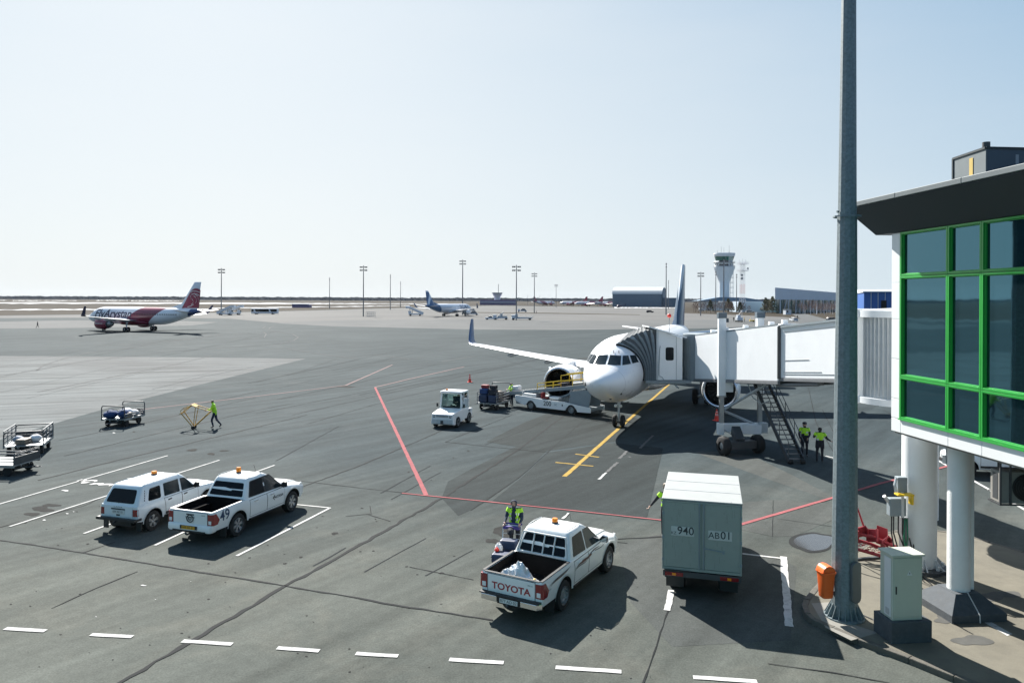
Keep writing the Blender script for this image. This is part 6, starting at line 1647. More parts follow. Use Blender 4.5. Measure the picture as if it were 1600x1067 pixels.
# ---------------------------------------------------------------- baggage carts
def cart(label, loc, rz, L=2.4, W=1.45, hs=1.30, side=0, end=1.0, open_end=False, panel=2, group='baggage carts standing on the apron'):
    t = thing('baggage_cart', label, 'baggage cart', loc, rz, group)
    zd = .52
    mb = MB(); mb.box(-L/2,L/2,-W/2,W/2,zd-.05,zd); mb.box(-L/2,L/2,-W/2-.03,-W/2,zd-.11,zd+.02); mb.box(-L/2,L/2,W/2,W/2+.03,zd-.11,zd+.02); mb.box(-L/2+.1,L/2-.1,-.3,-.22,zd-.16,zd-.05); mb.box(-L/2+.1,L/2-.1,.22,.3,zd-.16,zd-.05); mb.build('deck', M['steel'], t, bevel=.006)
    for s_ in (-1,1):
        if open_end and s_ < 0: continue
        x = s_*(L/2-.03); mb = MB()
        mb.tube([(x,-W/2,zd),(x,-W/2,hs*end-.12),(x,-W/2+.035,hs*end-.035),(x,-W/2+.12,hs*end),(x,W/2-.12,hs*end),(x,W/2-.035,hs*end-.035),(x,W/2,hs*end-.12),(x,W/2,zd)], .032, 8)
        if panel == 2 or s_ > 0: mb.box(x-.015,x+.015,-W/2,W/2,zd,zd+.36)
        mb.tube([(x,-W/2,zd+.55),(x,W/2,zd+.55)],.018,6)
        mb.build('end_rail', M['dark_steel'], t, smooth=50)
    for s_ in (-1,1):
        mb = MB(); y = s_*W/2
        hs_ = [zd+.14,zd+.28] if side == 0 else ([zd+.2,zd+.4,zd+.6,zd+.76] if side == 1 else [zd+.16,zd+.30])
        for z in hs_: mb.beam((-L/2,y,z),(L/2,y,z),.03,.05)
        for k in range(4): x = -L/2+.05+(L-.1)*k/3; mb.beam((x,y,zd),(x,y,hs_[-1]+.02),.035)
        mb.build('side_rail', M['mast_metal'], t)
    for x in (-L/2+.45, L/2-.45):
        mb = MB(); mb.tube([(x,-W/2+.15,.2),(x,W/2-.15,.2)],.035,6); mb.box(x-.12,x+.12,-.4,.4,.2,.42); ax = mb.build('axle', M['dark_steel'], t)
        for s_ in (-1,1):
            w_ = MB(); w_.lathe([(0,-.06),(.12,-.06),(.2,-.07),(.21,-.03),(.21,.03),(.2,.07),(.12,.06),(0,.06)], (x,s_*(W/2-.14),.21), (0,1,0), 20); w_.build('wheel', M['rubber'], ax, smooth=45)
    mb = MB(); mb.tube([(-L/2+.3,-.25,.3),(-L/2-.55,0,.32)],.03,6); mb.tube([(-L/2+.3,.25,.3),(-L/2-.55,0,.32)],.03,6); mb.lathe([(.05,-.02),(.08,0),(.05,.02)],(-L/2-.6,0,.32),n=12); mb.build('tow_bar', M['dark_steel'], t)
    return t
def bag(name, label, cat, loc, rz, kind, m, sz=(.5,.35,.3), group=None):
    t = thing(name, label, cat, loc, rz, group); x, y, z = sz
    if kind == 'case':
        mb = MB(); mb.box(-x/2,x/2,-y/2,y/2,.0,z); mb.build('shell', m, t, bevel=min(sz)*.22, seg=3)
        mb = MB(); mb.tube([(-.10,-y/2,z*.5),(-.08,-y/2-.04,z*.5),(.08,-y/2-.04,z*.5),(.10,-y/2,z*.5)],.012,6); mb.build('handle', M['black_plastic'], t)
        mb = MB(); mb.box(-x/2-.002,x/2+.002,-y/2-.002,y/2+.002,z*.49,z*.52); mb.build('zip', M['black_plastic'], t)
    else:
        mb = MB(); n_ = 14; rings = []
        for j in range(9):
            v = j/8; r_ = math.sin(math.pi*(.06+.88*v))**.5; ring = []
            for k in range(n_):
                a = k*2*math.pi/n_; w_ = 1+.16*mnoise.noise((math.cos(a)*2+loc[0], math.sin(a)*2+loc[1], v*4))
                ring.append((x/2*r_*w_*math.cos(a), y/2*r_*w_*math.sin(a), z*v*(1+.1*mnoise.noise((a,v*3,loc[0])))))
            rings.append(ring)
        mb.loft(rings); mb.build('sack', m, t, smooth=60)
        mb = MB(); mb.tube([(-x*.3,0,z*.93),(-x*.15,.02,z*1.12),(x*.15,.02,z*1.12),(x*.3,0,z*.93)],.012,6); mb.build('strap', m, t)
    return t
def atc(t, v): return t.location + Matrix.Rotation(t.rotation_euler.z, 3, 'Z') @ Vector(v)
# cart with the blue bags (end rails face the camera)
ca = cart('baggage cart with blue and white bags standing beyond the white wagon', (-24.78,46.8,0), R(85), 2.2, 1.5, 1.33, panel=1)
bag('blue_bag', 'blue cloth bag lying at the near end of the baggage cart', 'bag', atc(ca,(-.75,.35,.52)), R(70), 'sack', M['blue_cloth'], (.95,.75,.50))
bag('blue_bag', 'blue cloth bag beside the white sacks on the baggage cart', 'bag', atc(ca,(-.55,-.35,.52)), R(100), 'sack', M['blue_cloth'], (.9,.7,.52))
bag('white_sack', 'white sack lying behind the blue bags on the cart', 'sack', atc(ca,(.05,-.2,.52)), R(60), 'sack', M['white_bag'], (.8,.7,.5))
bag('brown_suitcase', 'brown suitcase on the right edge of the cart with blue bags', 'suitcase', atc(ca,(-.45,-.62,.52)), R(80), 'case', M['brown_case'], (.5,.2,.35))
bag('white_sack', 'smaller white sack at the back of the cart with blue bags', 'sack', atc(ca,(.35,-.5,.52)), R(20), 'sack', M['white_bag'], (.6,.45,.38))
# tall sided cart near the left edge
cb_ = cart('tall railed baggage cart at the left edge of the photo', (-25.4,38.6,0), R(112), 2.5, 1.72, 1.22, side=1, panel=1)
bag('white_sack', 'pale sack on the right inside the tall railed cart', 'sack', atc(cb_,(-.3,-.35,.52)), R(30), 'sack', M['white_bag'], (.6,.5,.38))
bag('gray_sack', 'gray blue sack on the left inside the tall railed cart', 'sack', atc(cb_,(-.2,.45,.52)), R(70), 'sack', mk('gray_cloth',(.30,.33,.38),.8,var=.2,vs=8), (.55,.5,.34))
bag('dark_case', 'dark suitcase lying in the middle of the tall railed cart', 'suitcase', atc(cb_,(-.7,.1,.52)), R(95), 'case', M['brown_case'], (.7,.5,.28))
cc = cart('low railed empty baggage cart cut by the left photo edge', (-23.9,33.9,0), R(176), 3.2, 1.6, 1.0, side=2)
# cart full of suitcases next to the loader
cd = cart('baggage cart piled with suitcases beside the belt loader', (-1.30,54.6,0), R(66), 2.6, 1.55, 1.75, side=1, open_end=True, group='baggage carts standing on the apron')
sc_ = [('navy_suitcase','large navy suitcase at the lower left front of the piled cart',(-.95,.36,.52),(.6,.70,.62),'navy_case'),('navy_suitcase','navy suitcase at the lower right front of the piled cart',(-.95,-.38,.52),(.55,.66,.58),'navy_case'),
       ('blue_suitcase','blue suitcase in the second layer left of the piled cart',(-.90,.36,1.15),(.5,.66,.40),'blue_cloth'),('black_suitcase','black suitcase in the second layer middle of the piled cart',(-.90,-.36,1.11),(.5,.6,.42),'cloth_dark'),
       ('red_suitcase','dark red suitcase on top left of the piled cart',(-.80,.34,1.56),(.4,.55,.24),'red_case'),('black_suitcase','small black bag on top right of the piled cart',(-.80,-.34,1.54),(.4,.5,.26),'cloth_dark'),
       ('brown_suitcase','brown suitcase standing at the right side of the piled cart',(-.2,-.50,.52),(.5,.35,.8),'brown_case'),('teal_suitcase','dark teal suitcase deep inside the piled cart',(.1,.25,.52),(.55,.6,.7),'teal_case'),('black_suitcase','black suitcase at the far end of the piled cart',(.7,-.1,.52),(.5,.7,.6),'cloth_dark')]
for nme, lab, v, sz, m_ in sc_: bag(nme, lab, 'suitcase', atc(cd, v), cd.rotation_euler.z+R(random.uniform(-8,8)), 'case', M[m_], sz)
bl = lambda t, y, h: Vector(BLD.location) + Matrix.Rotation(rzL,3,'Z') @ (q0.lerp(q1,t)+Vector((0,y,h)))
slope = math.asin(dq.z)
def onbelt(nme, lab, t, m_, sz):
    o = bag(nme, lab, 'suitcase', bl(t,0,.115), rzL, 'case', M[m_], sz); o.rotation_euler = (0,-slope,rzL); return o
onbelt('white_suitcase','white suitcase at the lower end of the loader belt',.10,'white_bag',(.7,.5,.4))
onbelt('black_suitcase','black suitcase halfway up the loader belt under the railing',.62,'cloth_dark',(.8,.5,.28))
onbelt('gray_suitcase','gray suitcase near the top of the loader belt',.78,'steel',(.9,.5,.22))
onbelt('white_suitcase','white suitcase at the top of the loader belt by the hold',.92,'white_bag',(.6,.5,.2))

# ---------------------------------------------------------------- cones
def cone(label, loc):
    t = thing('traffic_cone', label, 'traffic cone', loc, 0, 'red traffic cones around the airliner')
    mb = MB(); mb.box(-.22,.22,-.22,.22,.0,.04); mb.build('base', M['cone_red'], t, bevel=.01)
    mb = MB(); mb.lathe([(.16,.04),(.035,.78),(0,.785)], n=20); c_ = mb.build('cone_body', M['cone_red'], t, smooth=40)
    mb = MB(); mb.lathe([(.112,.34),(.090,.46)], n=20); mb.lathe([(.080,.54),(.062,.64)], n=20); mb.build('reflective_band', mk('pale_red_band',(.75,.35,.33),.5) if 'pale_red_band' not in M else M['pale_red_band'], c_, smooth=40)
    return t
k1 = cone('red traffic cone standing alone on the open apron left of the engine', tuple(G(734,597)))
kk = dup(k1, tuple(G(1120,657)), .4, 'red traffic cone under the right engine behind the bridge column')

# ---------------------------------------------------------------- yellow frame on small wheels (pushed by the worker)
g0 = G(302,670)
YF = thing('yellow_tow_frame', 'yellow folding steel frame on small wheels pushed by the worker', 'towing frame', (g0.x,g0.y,0), R(6))
mb = MB()
A = [(.0,-.28,.16),(.0,.28,.16)]
for s_ in (-1,1):
    y = s_*.30
    mb.tube([(.0,y*.5,.16),(-.62,y,1.0),(-.30,y,1.32),(-.02,y,1.52),(.20,y,1.40),(1.10,y,1.12),(.12,y*.5,.2)], .032, 7)
    mb.tube([(.05,y*.5,.16),(.22,y,1.40)], .022, 6); mb.tube([(-.62,y,1.0),(-.66,y,1.18),(-.42,y,1.38)], .02, 6)
for p in ((-.62,1.0),(-.02,1.52),(.20,1.40),(1.10,1.12)): mb.tube([(p[0],-.30,p[1]),(p[0],.30,p[1])], .03, 7)
mb.beam((-.02,0,1.52),(.20,0,1.40),.6,.03); mb.beam((-.75,0,.96),(-.55,0,1.05),.5,.05); mb.build('tube_frame', M['crane_yellow'], YF, smooth=50)
for s_ in (-1,1):
    mb = MB(); mb.lathe([(0,-.04),(.10,-.04),(.11,-.02),(.11,.02),(.10,.04),(0,.04)], (.03,s_*.20,.11), (0,1,0), 16); mb.build('wheel', M['rubber'], YF, smooth=40)
mb = MB(); mb.tube([(.03,-.22,.13),(.03,.22,.13)],.03,6); mb.build('axle', M['dark_steel'], YF)
# ---------------------------------------------------------------- luggage trolley beside the pickup
gt = AT(800,846,23.3)
LT = thing('luggage_trolley', 'silver airport luggage trolley behind the white pickup cab', 'luggage trolley', (-.12,22.45,0), R(-105))
mb = MB()
for s_ in (-1,1):
    mb.tube([(.62,s_*.18,.16),(-.42,s_*.30,.20),(-.52,s_*.30,.30),(-.60,s_*.29,1.0)],.022,7); mb.tube([(-.44,s_*.30,.55),(.1,s_*.28,.55)],.016,6)
mb.tube([(-.60,-.29,1.0),(-.60,.29,1.0)],.022,7); mb.tube([(.62,-.18,.16),(.62,.18,.16)],.022,7)
for y in (-.2,-.1,0,.1,.2): mb.tube([(.6,y*.8,.17),(-.45,y*1.3,.2)],.012,5)
for z in (.45,.6,.75,.9): mb.tube([(-.535-(z-.3)*.1,-.29,z),(-.535-(z-.3)*.1,.29,z)],.012,5)
mb.build('trolley_frame', M['light_steel'], LT, smooth=50)
mb = MB(); mb.tube([(-.66,-.31,1.04),(-.66,.31,1.04)],.028,8); mb.box(-.62,-.45,-.26,.26,.92,1.0); mb.build('handlebar', mk('violet_plastic',(.06,.04,.22),.5), LT)
for x, y in ((.5,0),(-.42,-.28),(-.42,.28)):
    mb = MB(); mb.lathe([(0,-.025),(.075,-.025),(.08,0),(.075,.025),(0,.025)],(x,y,.08),(0,1,0),14); mb.build('wheel', M['rubber'], LT, smooth=40)
bag('navy_suitcase','navy suitcase at the front of the luggage trolley','suitcase', atc(LT,(.42,0,.20)), LT.rotation_euler.z, 'case', M['navy_case'], (.42,.66,.28))
bag('black_suitcase','black suitcase leaning on the trolley back by the handle','suitcase', atc(LT,(-.05,.05,.22)), LT.rotation_euler.z, 'case', M['navy_case'], (.36,.56,.52))
bag('white_carrier_bag','small white bag between the suitcases on the trolley','bag', atc(LT,(.22,-.20,.40)), .3, 'sack', M['white_bag'], (.26,.2,.26))
bag('red_pouch','small red pouch on the trolley beside the white bag','bag', atc(LT,(.36,-.22,.48)), .6, 'sack', M['cone_red'], (.16,.12,.10))
bag('black_handbag','black handbag on the basket below the trolley handlebar','handbag', atc(LT,(-.40,.0,.76)), .2, 'sack', M['cloth_dark'], (.22,.4,.22))
# ================================================================ people
mk('reflective', (.62,.65,.62), .35, .2, var=.05)
BASE = dict(pelvis=(0,0,.95), waist=(.0,0,1.10), chest=(.01,0,1.33), neck=(0,0,1.50), head0=(.015,0,1.575), head1=(.03,0,1.66), head2=(.02,0,1.735),
            hipL=(0,.10,.90), kneeL=(.03,.11,.50), ankL=(-.02,.11,.09), toeL=(.17,.13,.035),
            shL=(0,.185,1.43), elL=(-.03,.25,1.15), wrL=(.05,.26,.90))
for k_ in list(BASE):
    if k_.endswith('L'): v_ = BASE[k_]; BASE[k_[:-1]+'R'] = (v_[0], -v_[1], v_[2])
RAD = dict(pelvis=.150, waist=.135, chest=.155, neck=.062, head0=.078, head1=.098, head2=.070, hipL=.098, kneeL=.068, ankL=.050, toeL=.040, shL=.080, elL=.052, wrL=.036)
for k_ in list(RAD):
    if k_.endswith('L'): RAD[k_[:-1]+'R'] = RAD[k_]
BONES = [('pelvis','waist','top'),('waist','chest','top'),('chest','neck','top'),('neck','head0','skin'),('head0','head1','skin'),('head1','head2','head'),
         ('pelvis','hipL','leg'),('hipL','kneeL','leg'),('kneeL','ankL','leg'),('ankL','toeL','shoe'),('pelvis','hipR','leg'),('hipR','kneeR','leg'),('kneeR','ankR','leg'),('ankR','toeR','shoe'),
         ('chest','shL','top'),('shL','elL','sleeve'),('elL','wrL','sleeve'),('chest','shR','top'),('shR','elR','sleeve'),('elR','wrR','sleeve')]
def person(label, loc, rz, pose=None, top='cloth_dark', leg='cloth_dark', vest=None, vest_to=1.02, hat=None, hood=False, open_vest=False, bulk=1.0, scale=1.0, coat=None, group=None, fat=0):
    J = dict(BASE); J.update(pose or {})
    t = thing('person', label, 'person', loc, rz, group); t.scale = (scale,)*3
    bm = bmesh.new(); sk_ = bm.verts.layers.skin.verify()
    V = {}
    order = ['pelvis'] + [k for k in J if k != 'pelvis']
    for k in order:
        v = bm.verts.new(J[k]); r_ = RAD[k]*(bulk if k in ('pelvis','waist','chest','shL','shR','elL','elR') else 1); v[sk_].radius = (r_, r_); V[k] = v
    V['pelvis'][sk_].use_root = True
    segs = []
    for a, b, m_ in BONES: bm.edges.new((V[a], V[b])); segs.append((Vector(J[a]), Vector(J[b]), m_))
    # hands: palm and five fingers each
    for s_ in ('L','R'):
        w_ = Vector(J['wr'+s_]); d = (w_-Vector(J['el'+s_])).normalized(); sd_ = Vector((1,0,0)) - d*d.x
        sd_ = sd_.normalized() if sd_.length > .2 else Vector((0,0,1)); nn = d.cross(sd_) * (1 if s_ == 'L' else -1)
        palm = w_+d*.075; pv_ = bm.verts.new(palm); pv_[sk_].radius = (.034,.022); bm.edges.new((V['wr'+s_], pv_)); segs.append((w_+d*.02, palm, 'skin'))
        for f_, L_ in zip((-.030,-.010,.010,.030), (.060,.075,.080,.070)):
            k1_ = palm+d*.03+sd_*f_; k2_ = k1_+d*L_*.5-nn*.012; k3_ = k2_+d*L_*.4-nn*.030
            p_ = pv_
            for q_, r_ in ((k1_,.011),(k2_,.0095),(k3_,.0085)):
                n_ = bm.verts.new(q_); n_[sk_].radius = (r_, r_); bm.edges.new((p_, n_)); p_ = n_
            segs.append((palm, k3_, 'skin'))
        th1 = w_+d*.045+sd_*.038-nn*.01; th2 = th1+d*.035+sd_*.018-nn*.014; p_ = pv_
        for q_, r_ in ((th1,.013),(th2,.010)):
            n_ = bm.verts.new(q_); n_[sk_].radius = (r_, r_); bm.edges.new((p_, n_)); p_ = n_
        segs.append((w_+d*.03, th2, 'skin'))
    me = bpy.data.meshes.new('body'); bm.to_mesh(me); bm.free()
    o = bpy.data.objects.new('body', me); COL.objects.link(o)
    sm = o.modifiers.new('skin', 'SKIN'); sm.use_smooth_shade = True; ss = o.modifiers.new('sub', 'SUBSURF'); ss.levels = 2; ss.render_levels = 2
    dg = bpy.context.evaluated_depsgraph_get(); ev = o.evaluated_get(dg)
    m2 = bpy.data.meshes.new_from_object(ev); bpy.data.objects.remove(o); bpy.data.meshes.remove(me)
    m2.name = 'body'
    mats = [M[top], M[leg], M['skin'], M['black_plastic'], M['hair']]
    m2.materials.clear()
    for q in mats: m2.materials.append(q)
    idx = dict(top=0, sleeve=0, leg=1, skin=2, head=2, shoe=3); part = []
    def near_seg(p):
        best = (9, 'top')
        for a, b, m_ in segs:
            ab = b-a; k = max(0,min(1,(p-a).dot(ab)/max(ab.length_squared,1e-9))); dd = (p-(a+ab*k)).length - (.06 if m_ in ('top',) else 0)
            if dd < best[0]: best = (dd, m_)
        return best[1]
    hc = Vector(J['head1'])
    for p in m2.polygons:
        k = near_seg(p.center); part.append(k); p.material_index = idx[k]; p.use_smooth = True
    ob = bpy.data.objects.new('body', m2); COL.objects.link(ob); ob.parent = t
    # vest / coat: cloth shell lying just off the torso
    def shell(name, test, off, m_, band=None):
        vs = {}; mb = MB(); nv = []
        for p in m2.polygons:
            if test(p, part[p.index]):
                f = []
                for vi in p.vertices:
                    if vi not in vs: vs[vi] = len(nv); nv.append(m2.vertices[vi].co + m2.vertices[vi].normal*off)
                    f.append(vs[vi])
                mb.f.append(f); mb.mi.append(1 if band and any(abs(p.center.z-zp-zb__) < .022 for zb__ in band) else 0)
        if nv:
            mb.v = nv; return mb.build(name, [m_, M['reflective']] if band else m_, t, fixn=False, smooth=80)
    zp = Vector(J['pelvis']).z; zc_ = Vector(J['neck']).z
    if coat: shell('coat_skirt', lambda p, k: (k in ('top','leg') and zp-.22 < p.center.z < zp+.15), .030, M[coat])
    if vest: shell('hi_vis_vest', lambda p, k: k == 'top' and p.center.z > zp+(vest_to-.95) and p.center.z < zc_-.02 and not (open_vest and abs(p.center.y) < .062 and p.normal.x > .2), .016, M[vest], band=(.20,.34))
    d_ = Vector(J['head2'])-Vector(J['head0'])
    # hair or hood, face
    fwd = Vector((1,0,0))
    shell('hood' if hood else 'hair', lambda p, k: k in ('head','skin') and (p.center-hc).length < .19 and p.center.z > hc.z-.09 and ((p.center-hc).x < (.045 if hood else .02) or p.center.z > hc.z+(.05 if not hood else .075)), .012 if not hood else .022, M['hair'] if not hood else M[top])
    mb = MB()
    mb.lathe([(0,0),(.012,.004),(.014,.012),(0,.02)], hc+Vector((.088,0,-.015)), (1,0,0), 8)
    fc = mb.build('nose', M['skin'], ob)
    mb = MB()
    for s_ in (-1,1): mb.lathe([(0,.0),(.012,.0),(0,.012)], hc+Vector((.083,s_*.034,.012)), (1,0,0), 8)
    mb.box(hc.x+.078,hc.x+.090,hc.y-.022,hc.y+.022,hc.z-.055,hc.z-.047); mb.build('eyes_and_mouth', M['hair'], ob)
    mb = MB()
    for s_ in (-1,1): mb.lathe([(0,0),(.022,.004),(.024,.012),(0,.016)], hc+Vector((-.005,s_*.090,-.01)), (0,s_,0), 8)
    mb.build('ears', M['skin'], ob)
    if hat:
        mb = MB(); c0 = hc+Vector((0,0,.045)); mb.lathe([(.108,0),(.112,.03),(.098,.075),(.05,.10),(0,.105)], c0, n=18); mb.prism([c0+Vector((.08,-.07,.0)),c0+Vector((.17,-.05,-.01)),c0+Vector((.17,.05,-.01)),c0+Vector((.08,.07,.0))],(0,0,.012)); mb.build('cap', M[hat], t, smooth=50)
    if vest:
        mb = MB()
    return t
def face(dx, dy): return math.atan2(dy, dx)
# worker pushing the yellow frame (walks to the left)
g_ = G(335.5,668.5)
person('worker in a bright yellow jacket pushing the yellow frame', (g_.x,g_.y,0), R(186), dict(pelvis=(0,0,.93), chest=(.07,0,1.32), waist=(.02,0,1.10), neck=(.11,0,1.49), head0=(.14,0,1.565), head1=(.155,0,1.65), head2=(.14,0,1.725), shL=(.08,.185,1.42), shR=(.08,-.185,1.42),
    elL=(.16,.22,1.18), wrL=(.40,.2,1.14), elR=(.17,-.22,1.18), wrR=(.41,-.2,1.15), kneeL=(.16,.11,.50), ankL=(.05,.11,.10), toeL=(.22,.12,.05), kneeR=(-.08,-.10,.50), ankR=(-.36,-.10,.19), toeR=(-.24,-.11,.05)), top='hivis', leg='cloth_navy', bulk=1.08)
# walking figure far left
g_ = G(58.5,512.5)
person('distant person in dark clothes walking on the far left apron', (g_.x,g_.y,0), R(20), dict(kneeL=(.16,.1,.52), ankL=(.30,.1,.10), toeL=(.46,.1,.08), kneeR=(-.08,-.1,.5), ankR=(-.33,-.1,.16), toeR=(-.2,-.1,.04), elL=(-.16,.24,1.2), wrL=(-.06,.26,.97), elR=(.1,-.24,1.18), wrR=(.28,-.22,1.02)), top='cloth_dark', leg='cloth_dark', bulk=1.1)
# loader hand between the cart and the belt
g_ = G(799.5,634)
person('baggage handler in a yellow vest between the piled cart and loader', (g_.x,g_.y,0), R(215), dict(elL=(.20,.24,1.28), wrL=(.44,.16,1.30), elR=(.12,-.28,1.2), wrR=(.34,-.22,1.12)), top='hivis', leg='cloth_navy', bulk=1.1)
# worker with the trolley (hooded, open vest)
person('hooded worker in an open yellow vest pushing the luggage trolley', (.12,23.35,0), R(-105), dict(chest=(.05,0,1.32), neck=(.08,0,1.49), head0=(.11,0,1.56), head1=(.13,0,1.645), head2=(.10,0,1.73), elL=(.10,.26,1.17), wrL=(.32,.24,1.07), elR=(.10,-.26,1.17), wrR=(.32,-.24,1.07)), top='cloth_navy', leg='cloth_dark', vest='hivis', open_vest=True, hood=True, bulk=1.08)
# worker hidden behind the box truck
q = AT(1040,770,25.2)
person('worker in a yellow vest half hidden behind the box truck', (q.x+.02,25.2,0), R(75), dict(elL=(.02,.36,1.20), wrL=(-.02,.52,1.0), elR=(.0,-.28,1.16), wrR=(.1,-.30,.92)), top='cloth_dark', leg='cloth_dark', vest='hivis', hat='brown_case', bulk=1.05)
# two men by the service stair
g_ = G(1257,713)
person('man in cap and yellow jacket standing beside the service stair', (g_.x,g_.y,0), R(250), dict(elL=(.02,.26,1.16), wrL=(.18,.16,1.0), elR=(-.02,-.27,1.15), wrR=(.14,-.22,.93)), top='cloth_dark', leg='cloth_dark', vest='hivis', vest_to=1.17, hat='cloth_dark', bulk=1.15, coat='cloth_dark')
g_ = G(1281,722)
person('man in long dark coat and yellow vest pointing right of the stair', (g_.x,g_.y,0), R(70), dict(elL=(.04,.30,1.22), wrL=(.18,.12,1.36), elR=(.10,-.34,1.18), wrR=(.26,-.50,1.06), kneeL=(.03,.13,.5), ankL=(-.02,.14,.09)), top='cloth_dark', leg='cloth_dark', vest='hivis', vest_to=1.15, bulk=1.15, coat='cloth_dark')
# tractor driver
dv = Vector(BTR.location) + Matrix.Rotation(rzT,3,'Z') @ Vector((-.62,.22,.30))
person('driver in dark clothes sitting in the baggage tractor cab', tuple(dv), rzT, dict(pelvis=(0,0,.93), kneeL=(.45,.14,.86), ankL=(.50,.14,.45), toeL=(.66,.14,.40), kneeR=(.45,-.14,.86), ankR=(.50,-.14,.45), toeR=(.66,-.14,.40), elL=(.18,.25,1.2), wrL=(.48,.12,1.22), elR=(.18,-.25,1.2), wrR=(.48,-.08,1.22)), top='cloth_dark', leg='cloth_dark', scale=.92)
# distant figures
for lab, px, py, cl in (('distant person standing right of the small white car on the far apron',1246,498.5,'cloth_dark'),('distant worker left of the white ground power unit beyond the bridge',1146.5,502.5,'cloth_dark'),('distant worker in yellow right of the white ground power unit',1163,503,'yellow_paint'),('distant person beside the far light mast behind the airliner',838,490,'cloth_dark')):
    g_ = G(px, py); person(lab, (g_.x,g_.y,0), R(random.uniform(0,360)), top=cl, leg='cloth_dark', bulk=1.1)

# ================================================================ distant apron and buildings
def mast(label, px, pyb, pyt, Y=None, heads=4, rot=0.):
    if Y is None: g = G(px, pyb); Y = g.y
    u, v = ray(px, pyt); h = H - v*Y; x = u*Y
    t = thing('light_mast', label, 'light mast', (x, Y, 0), rot, 'apron light masts')
    r0 = max(.22, h*.012)
    mb = MB(); mb.tube([(0,0,0),(0,0,h*.5),(0,0,h)], [r0,r0*.8,r0*.55], 10); mb.build('mast_pole', M['mast_metal'], t, smooth=50)
    mb = MB()
    if heads:
        for z in (h-.6, h-2.0):
            mb.beam((-1.5,0,z),(1.5,0,z),.12,.12); mb.beam((0,-1.2,z),(0,1.2,z),.12,.12)
            for x_ in (-1.4,-.7,.7,1.4): mb.box(x_-.28,x_+.28,-.2,.25,z-.45,z+.12)
    else: mb.beam((0,-1.2,h-.6),(0,1.2,h-.6),.3,.5); mb.beam((0,-1.2,h-2.2),(0,1.2,h-2.2),.3,.5)
    mb.build('floodlights', M['dark_steel'], t)
    return t
mast('light mast standing behind the stair trucks on the left', 346,491.5,419)
mast('thin light mast without arms left of the tall pair', 515,482.5,434, heads=0)
mast('tall light mast with a small fence at its foot', 568,494.5,415)
mast('light mast right of the tall mast, broader armed pole', 610,484,429, heads=0)
mast('short distant light mast right of the pair on the left', 626,0,440,Y=670, heads=0)
mast('tallest light mast rising behind the blue tailed airliner', 723,0,406,Y=375)
mast('dark light mast beside the flatbed vehicle near picture centre', 807,500,414)
mast('light mast on the grass strip right of the dark mast', 835,489,426)
mast('far thin light mast above the distant airliner row', 869,0,444,Y=740)
mast('slim light mast just left of the blue tail fin', 1041,0,411,Y=403, heads=0)
mast('very far thin light mast behind the slim mast by the tail', 1044.5,0,438,Y=640, heads=0)
mast('light mast left of the control tower with armed head', 1095,493.5,425)
mast('light mast in front of the control tower', 1131,503,405)
mast('thin light mast at the left edge of the control tower', 1118.5,0,424,Y=470, heads=0)
mast('thin light mast between control tower and lattice tower', 1151,0,428,Y=480, heads=0)
mast('tiny far mast left of the distant airliner row', 824.5,0,461,Y=1000, heads=0)
mast('tiny far mast above the distant airliner row start', 843.5,0,461.5,Y=1050, heads=0)
g_ = G(574,495)
FN = thing('mast_fence', 'small wire fence enclosure at the foot of the tall light mast', 'fence', (g_.x+1.2,g_.y+1.5,0), 0)
mb = MB()
for x in (-1.8,-.9,0,.9,1.8):
    for y in (-1.5,1.5): mb.tube([(x,y,0),(x,y,2.2)],.06,5)
for z in (.3,1.2,2.1):
    for y in (-1.5,1.5): mb.tube([(-1.8,y,z),(1.8,y,z)],.04,5)
    for x in (-1.8,1.8): mb.tube([(x,-1.5,z),(x,1.5,z)],.04,5)
mb.build('fence_panels', M['steel'], FN)
# control tower
u, v = ray(1131.5, 466)
CT = thing('control_tower', 'white airport control tower with green glazed cab and flared head', 'control tower', (u*600,600,0), R(20))
def octr(r, z, n=16): return [(r*math.cos(k*2*math.pi/n), r*math.sin(k*2*math.pi/n), z) for k in range(n)]
mb = MB(); mb.loft([octr(4.3,0), octr(4.3,22), octr(4.6,24), octr(7.0,30), octr(8.3,34), octr(8.6,35.2)]); mb.build('shaft', M['tower_white'], CT)
mb = MB(); mb.loft([octr(7.2,35.2), octr(7.2,38.6)]); mb.build('lower_deck', M['tower_white'], CT, smooth=30)
mb = MB()
for r, z in ((8.3,35.4),(8.3,36.3),(8.6,38.7),(8.6,39.5)): mb.tube(octr(r,z), .12, 5, closed=True)
for k in range(16): a = k*math.pi/8; mb.beam((8.4*math.cos(a),8.4*math.sin(a),35.2),(8.4*math.cos(a),8.4*math.sin(a),36.3),.12); mb.beam((7.21*math.cos(a),7.21*math.sin(a),37),(7.21*math.cos(a+.18),7.21*math.sin(a+.18),37),.08,1.2)
mb.lathe([(8.8,38.55),(8.8,38.75),(0,38.75)],n=24); mb.build('gallery', M['steel'], CT)
mb = MB(); mb.loft([octr(6.3,38.8), octr(6.9,40.3)]); mb.build('cab_base', M['tower_white'], CT)
mb = MB(); mb.loft([octr(6.9,40.3), octr(7.9,43.6)]); mb.build('cab_glass', M['tower_green'], CT, smooth=30)
mb = MB(); mb.loft([octr(8.1,43.6), octr(8.7,45.6), octr(8.5,46.4), octr(3,46.8)]); mb.build('cab_roof', M['tower_white'], CT, smooth=30)
mb = MB()
for x, y, h_ in ((-3,0,52),(1,2,51.5),(4,-1,53),(-6,1,48.5),(6,2,48.5)): mb.tube([(x,y,46.5),(x,y,h_)],.09,5)
mb.build('antennas', M['mast_metal'], CT)
mb = MB()
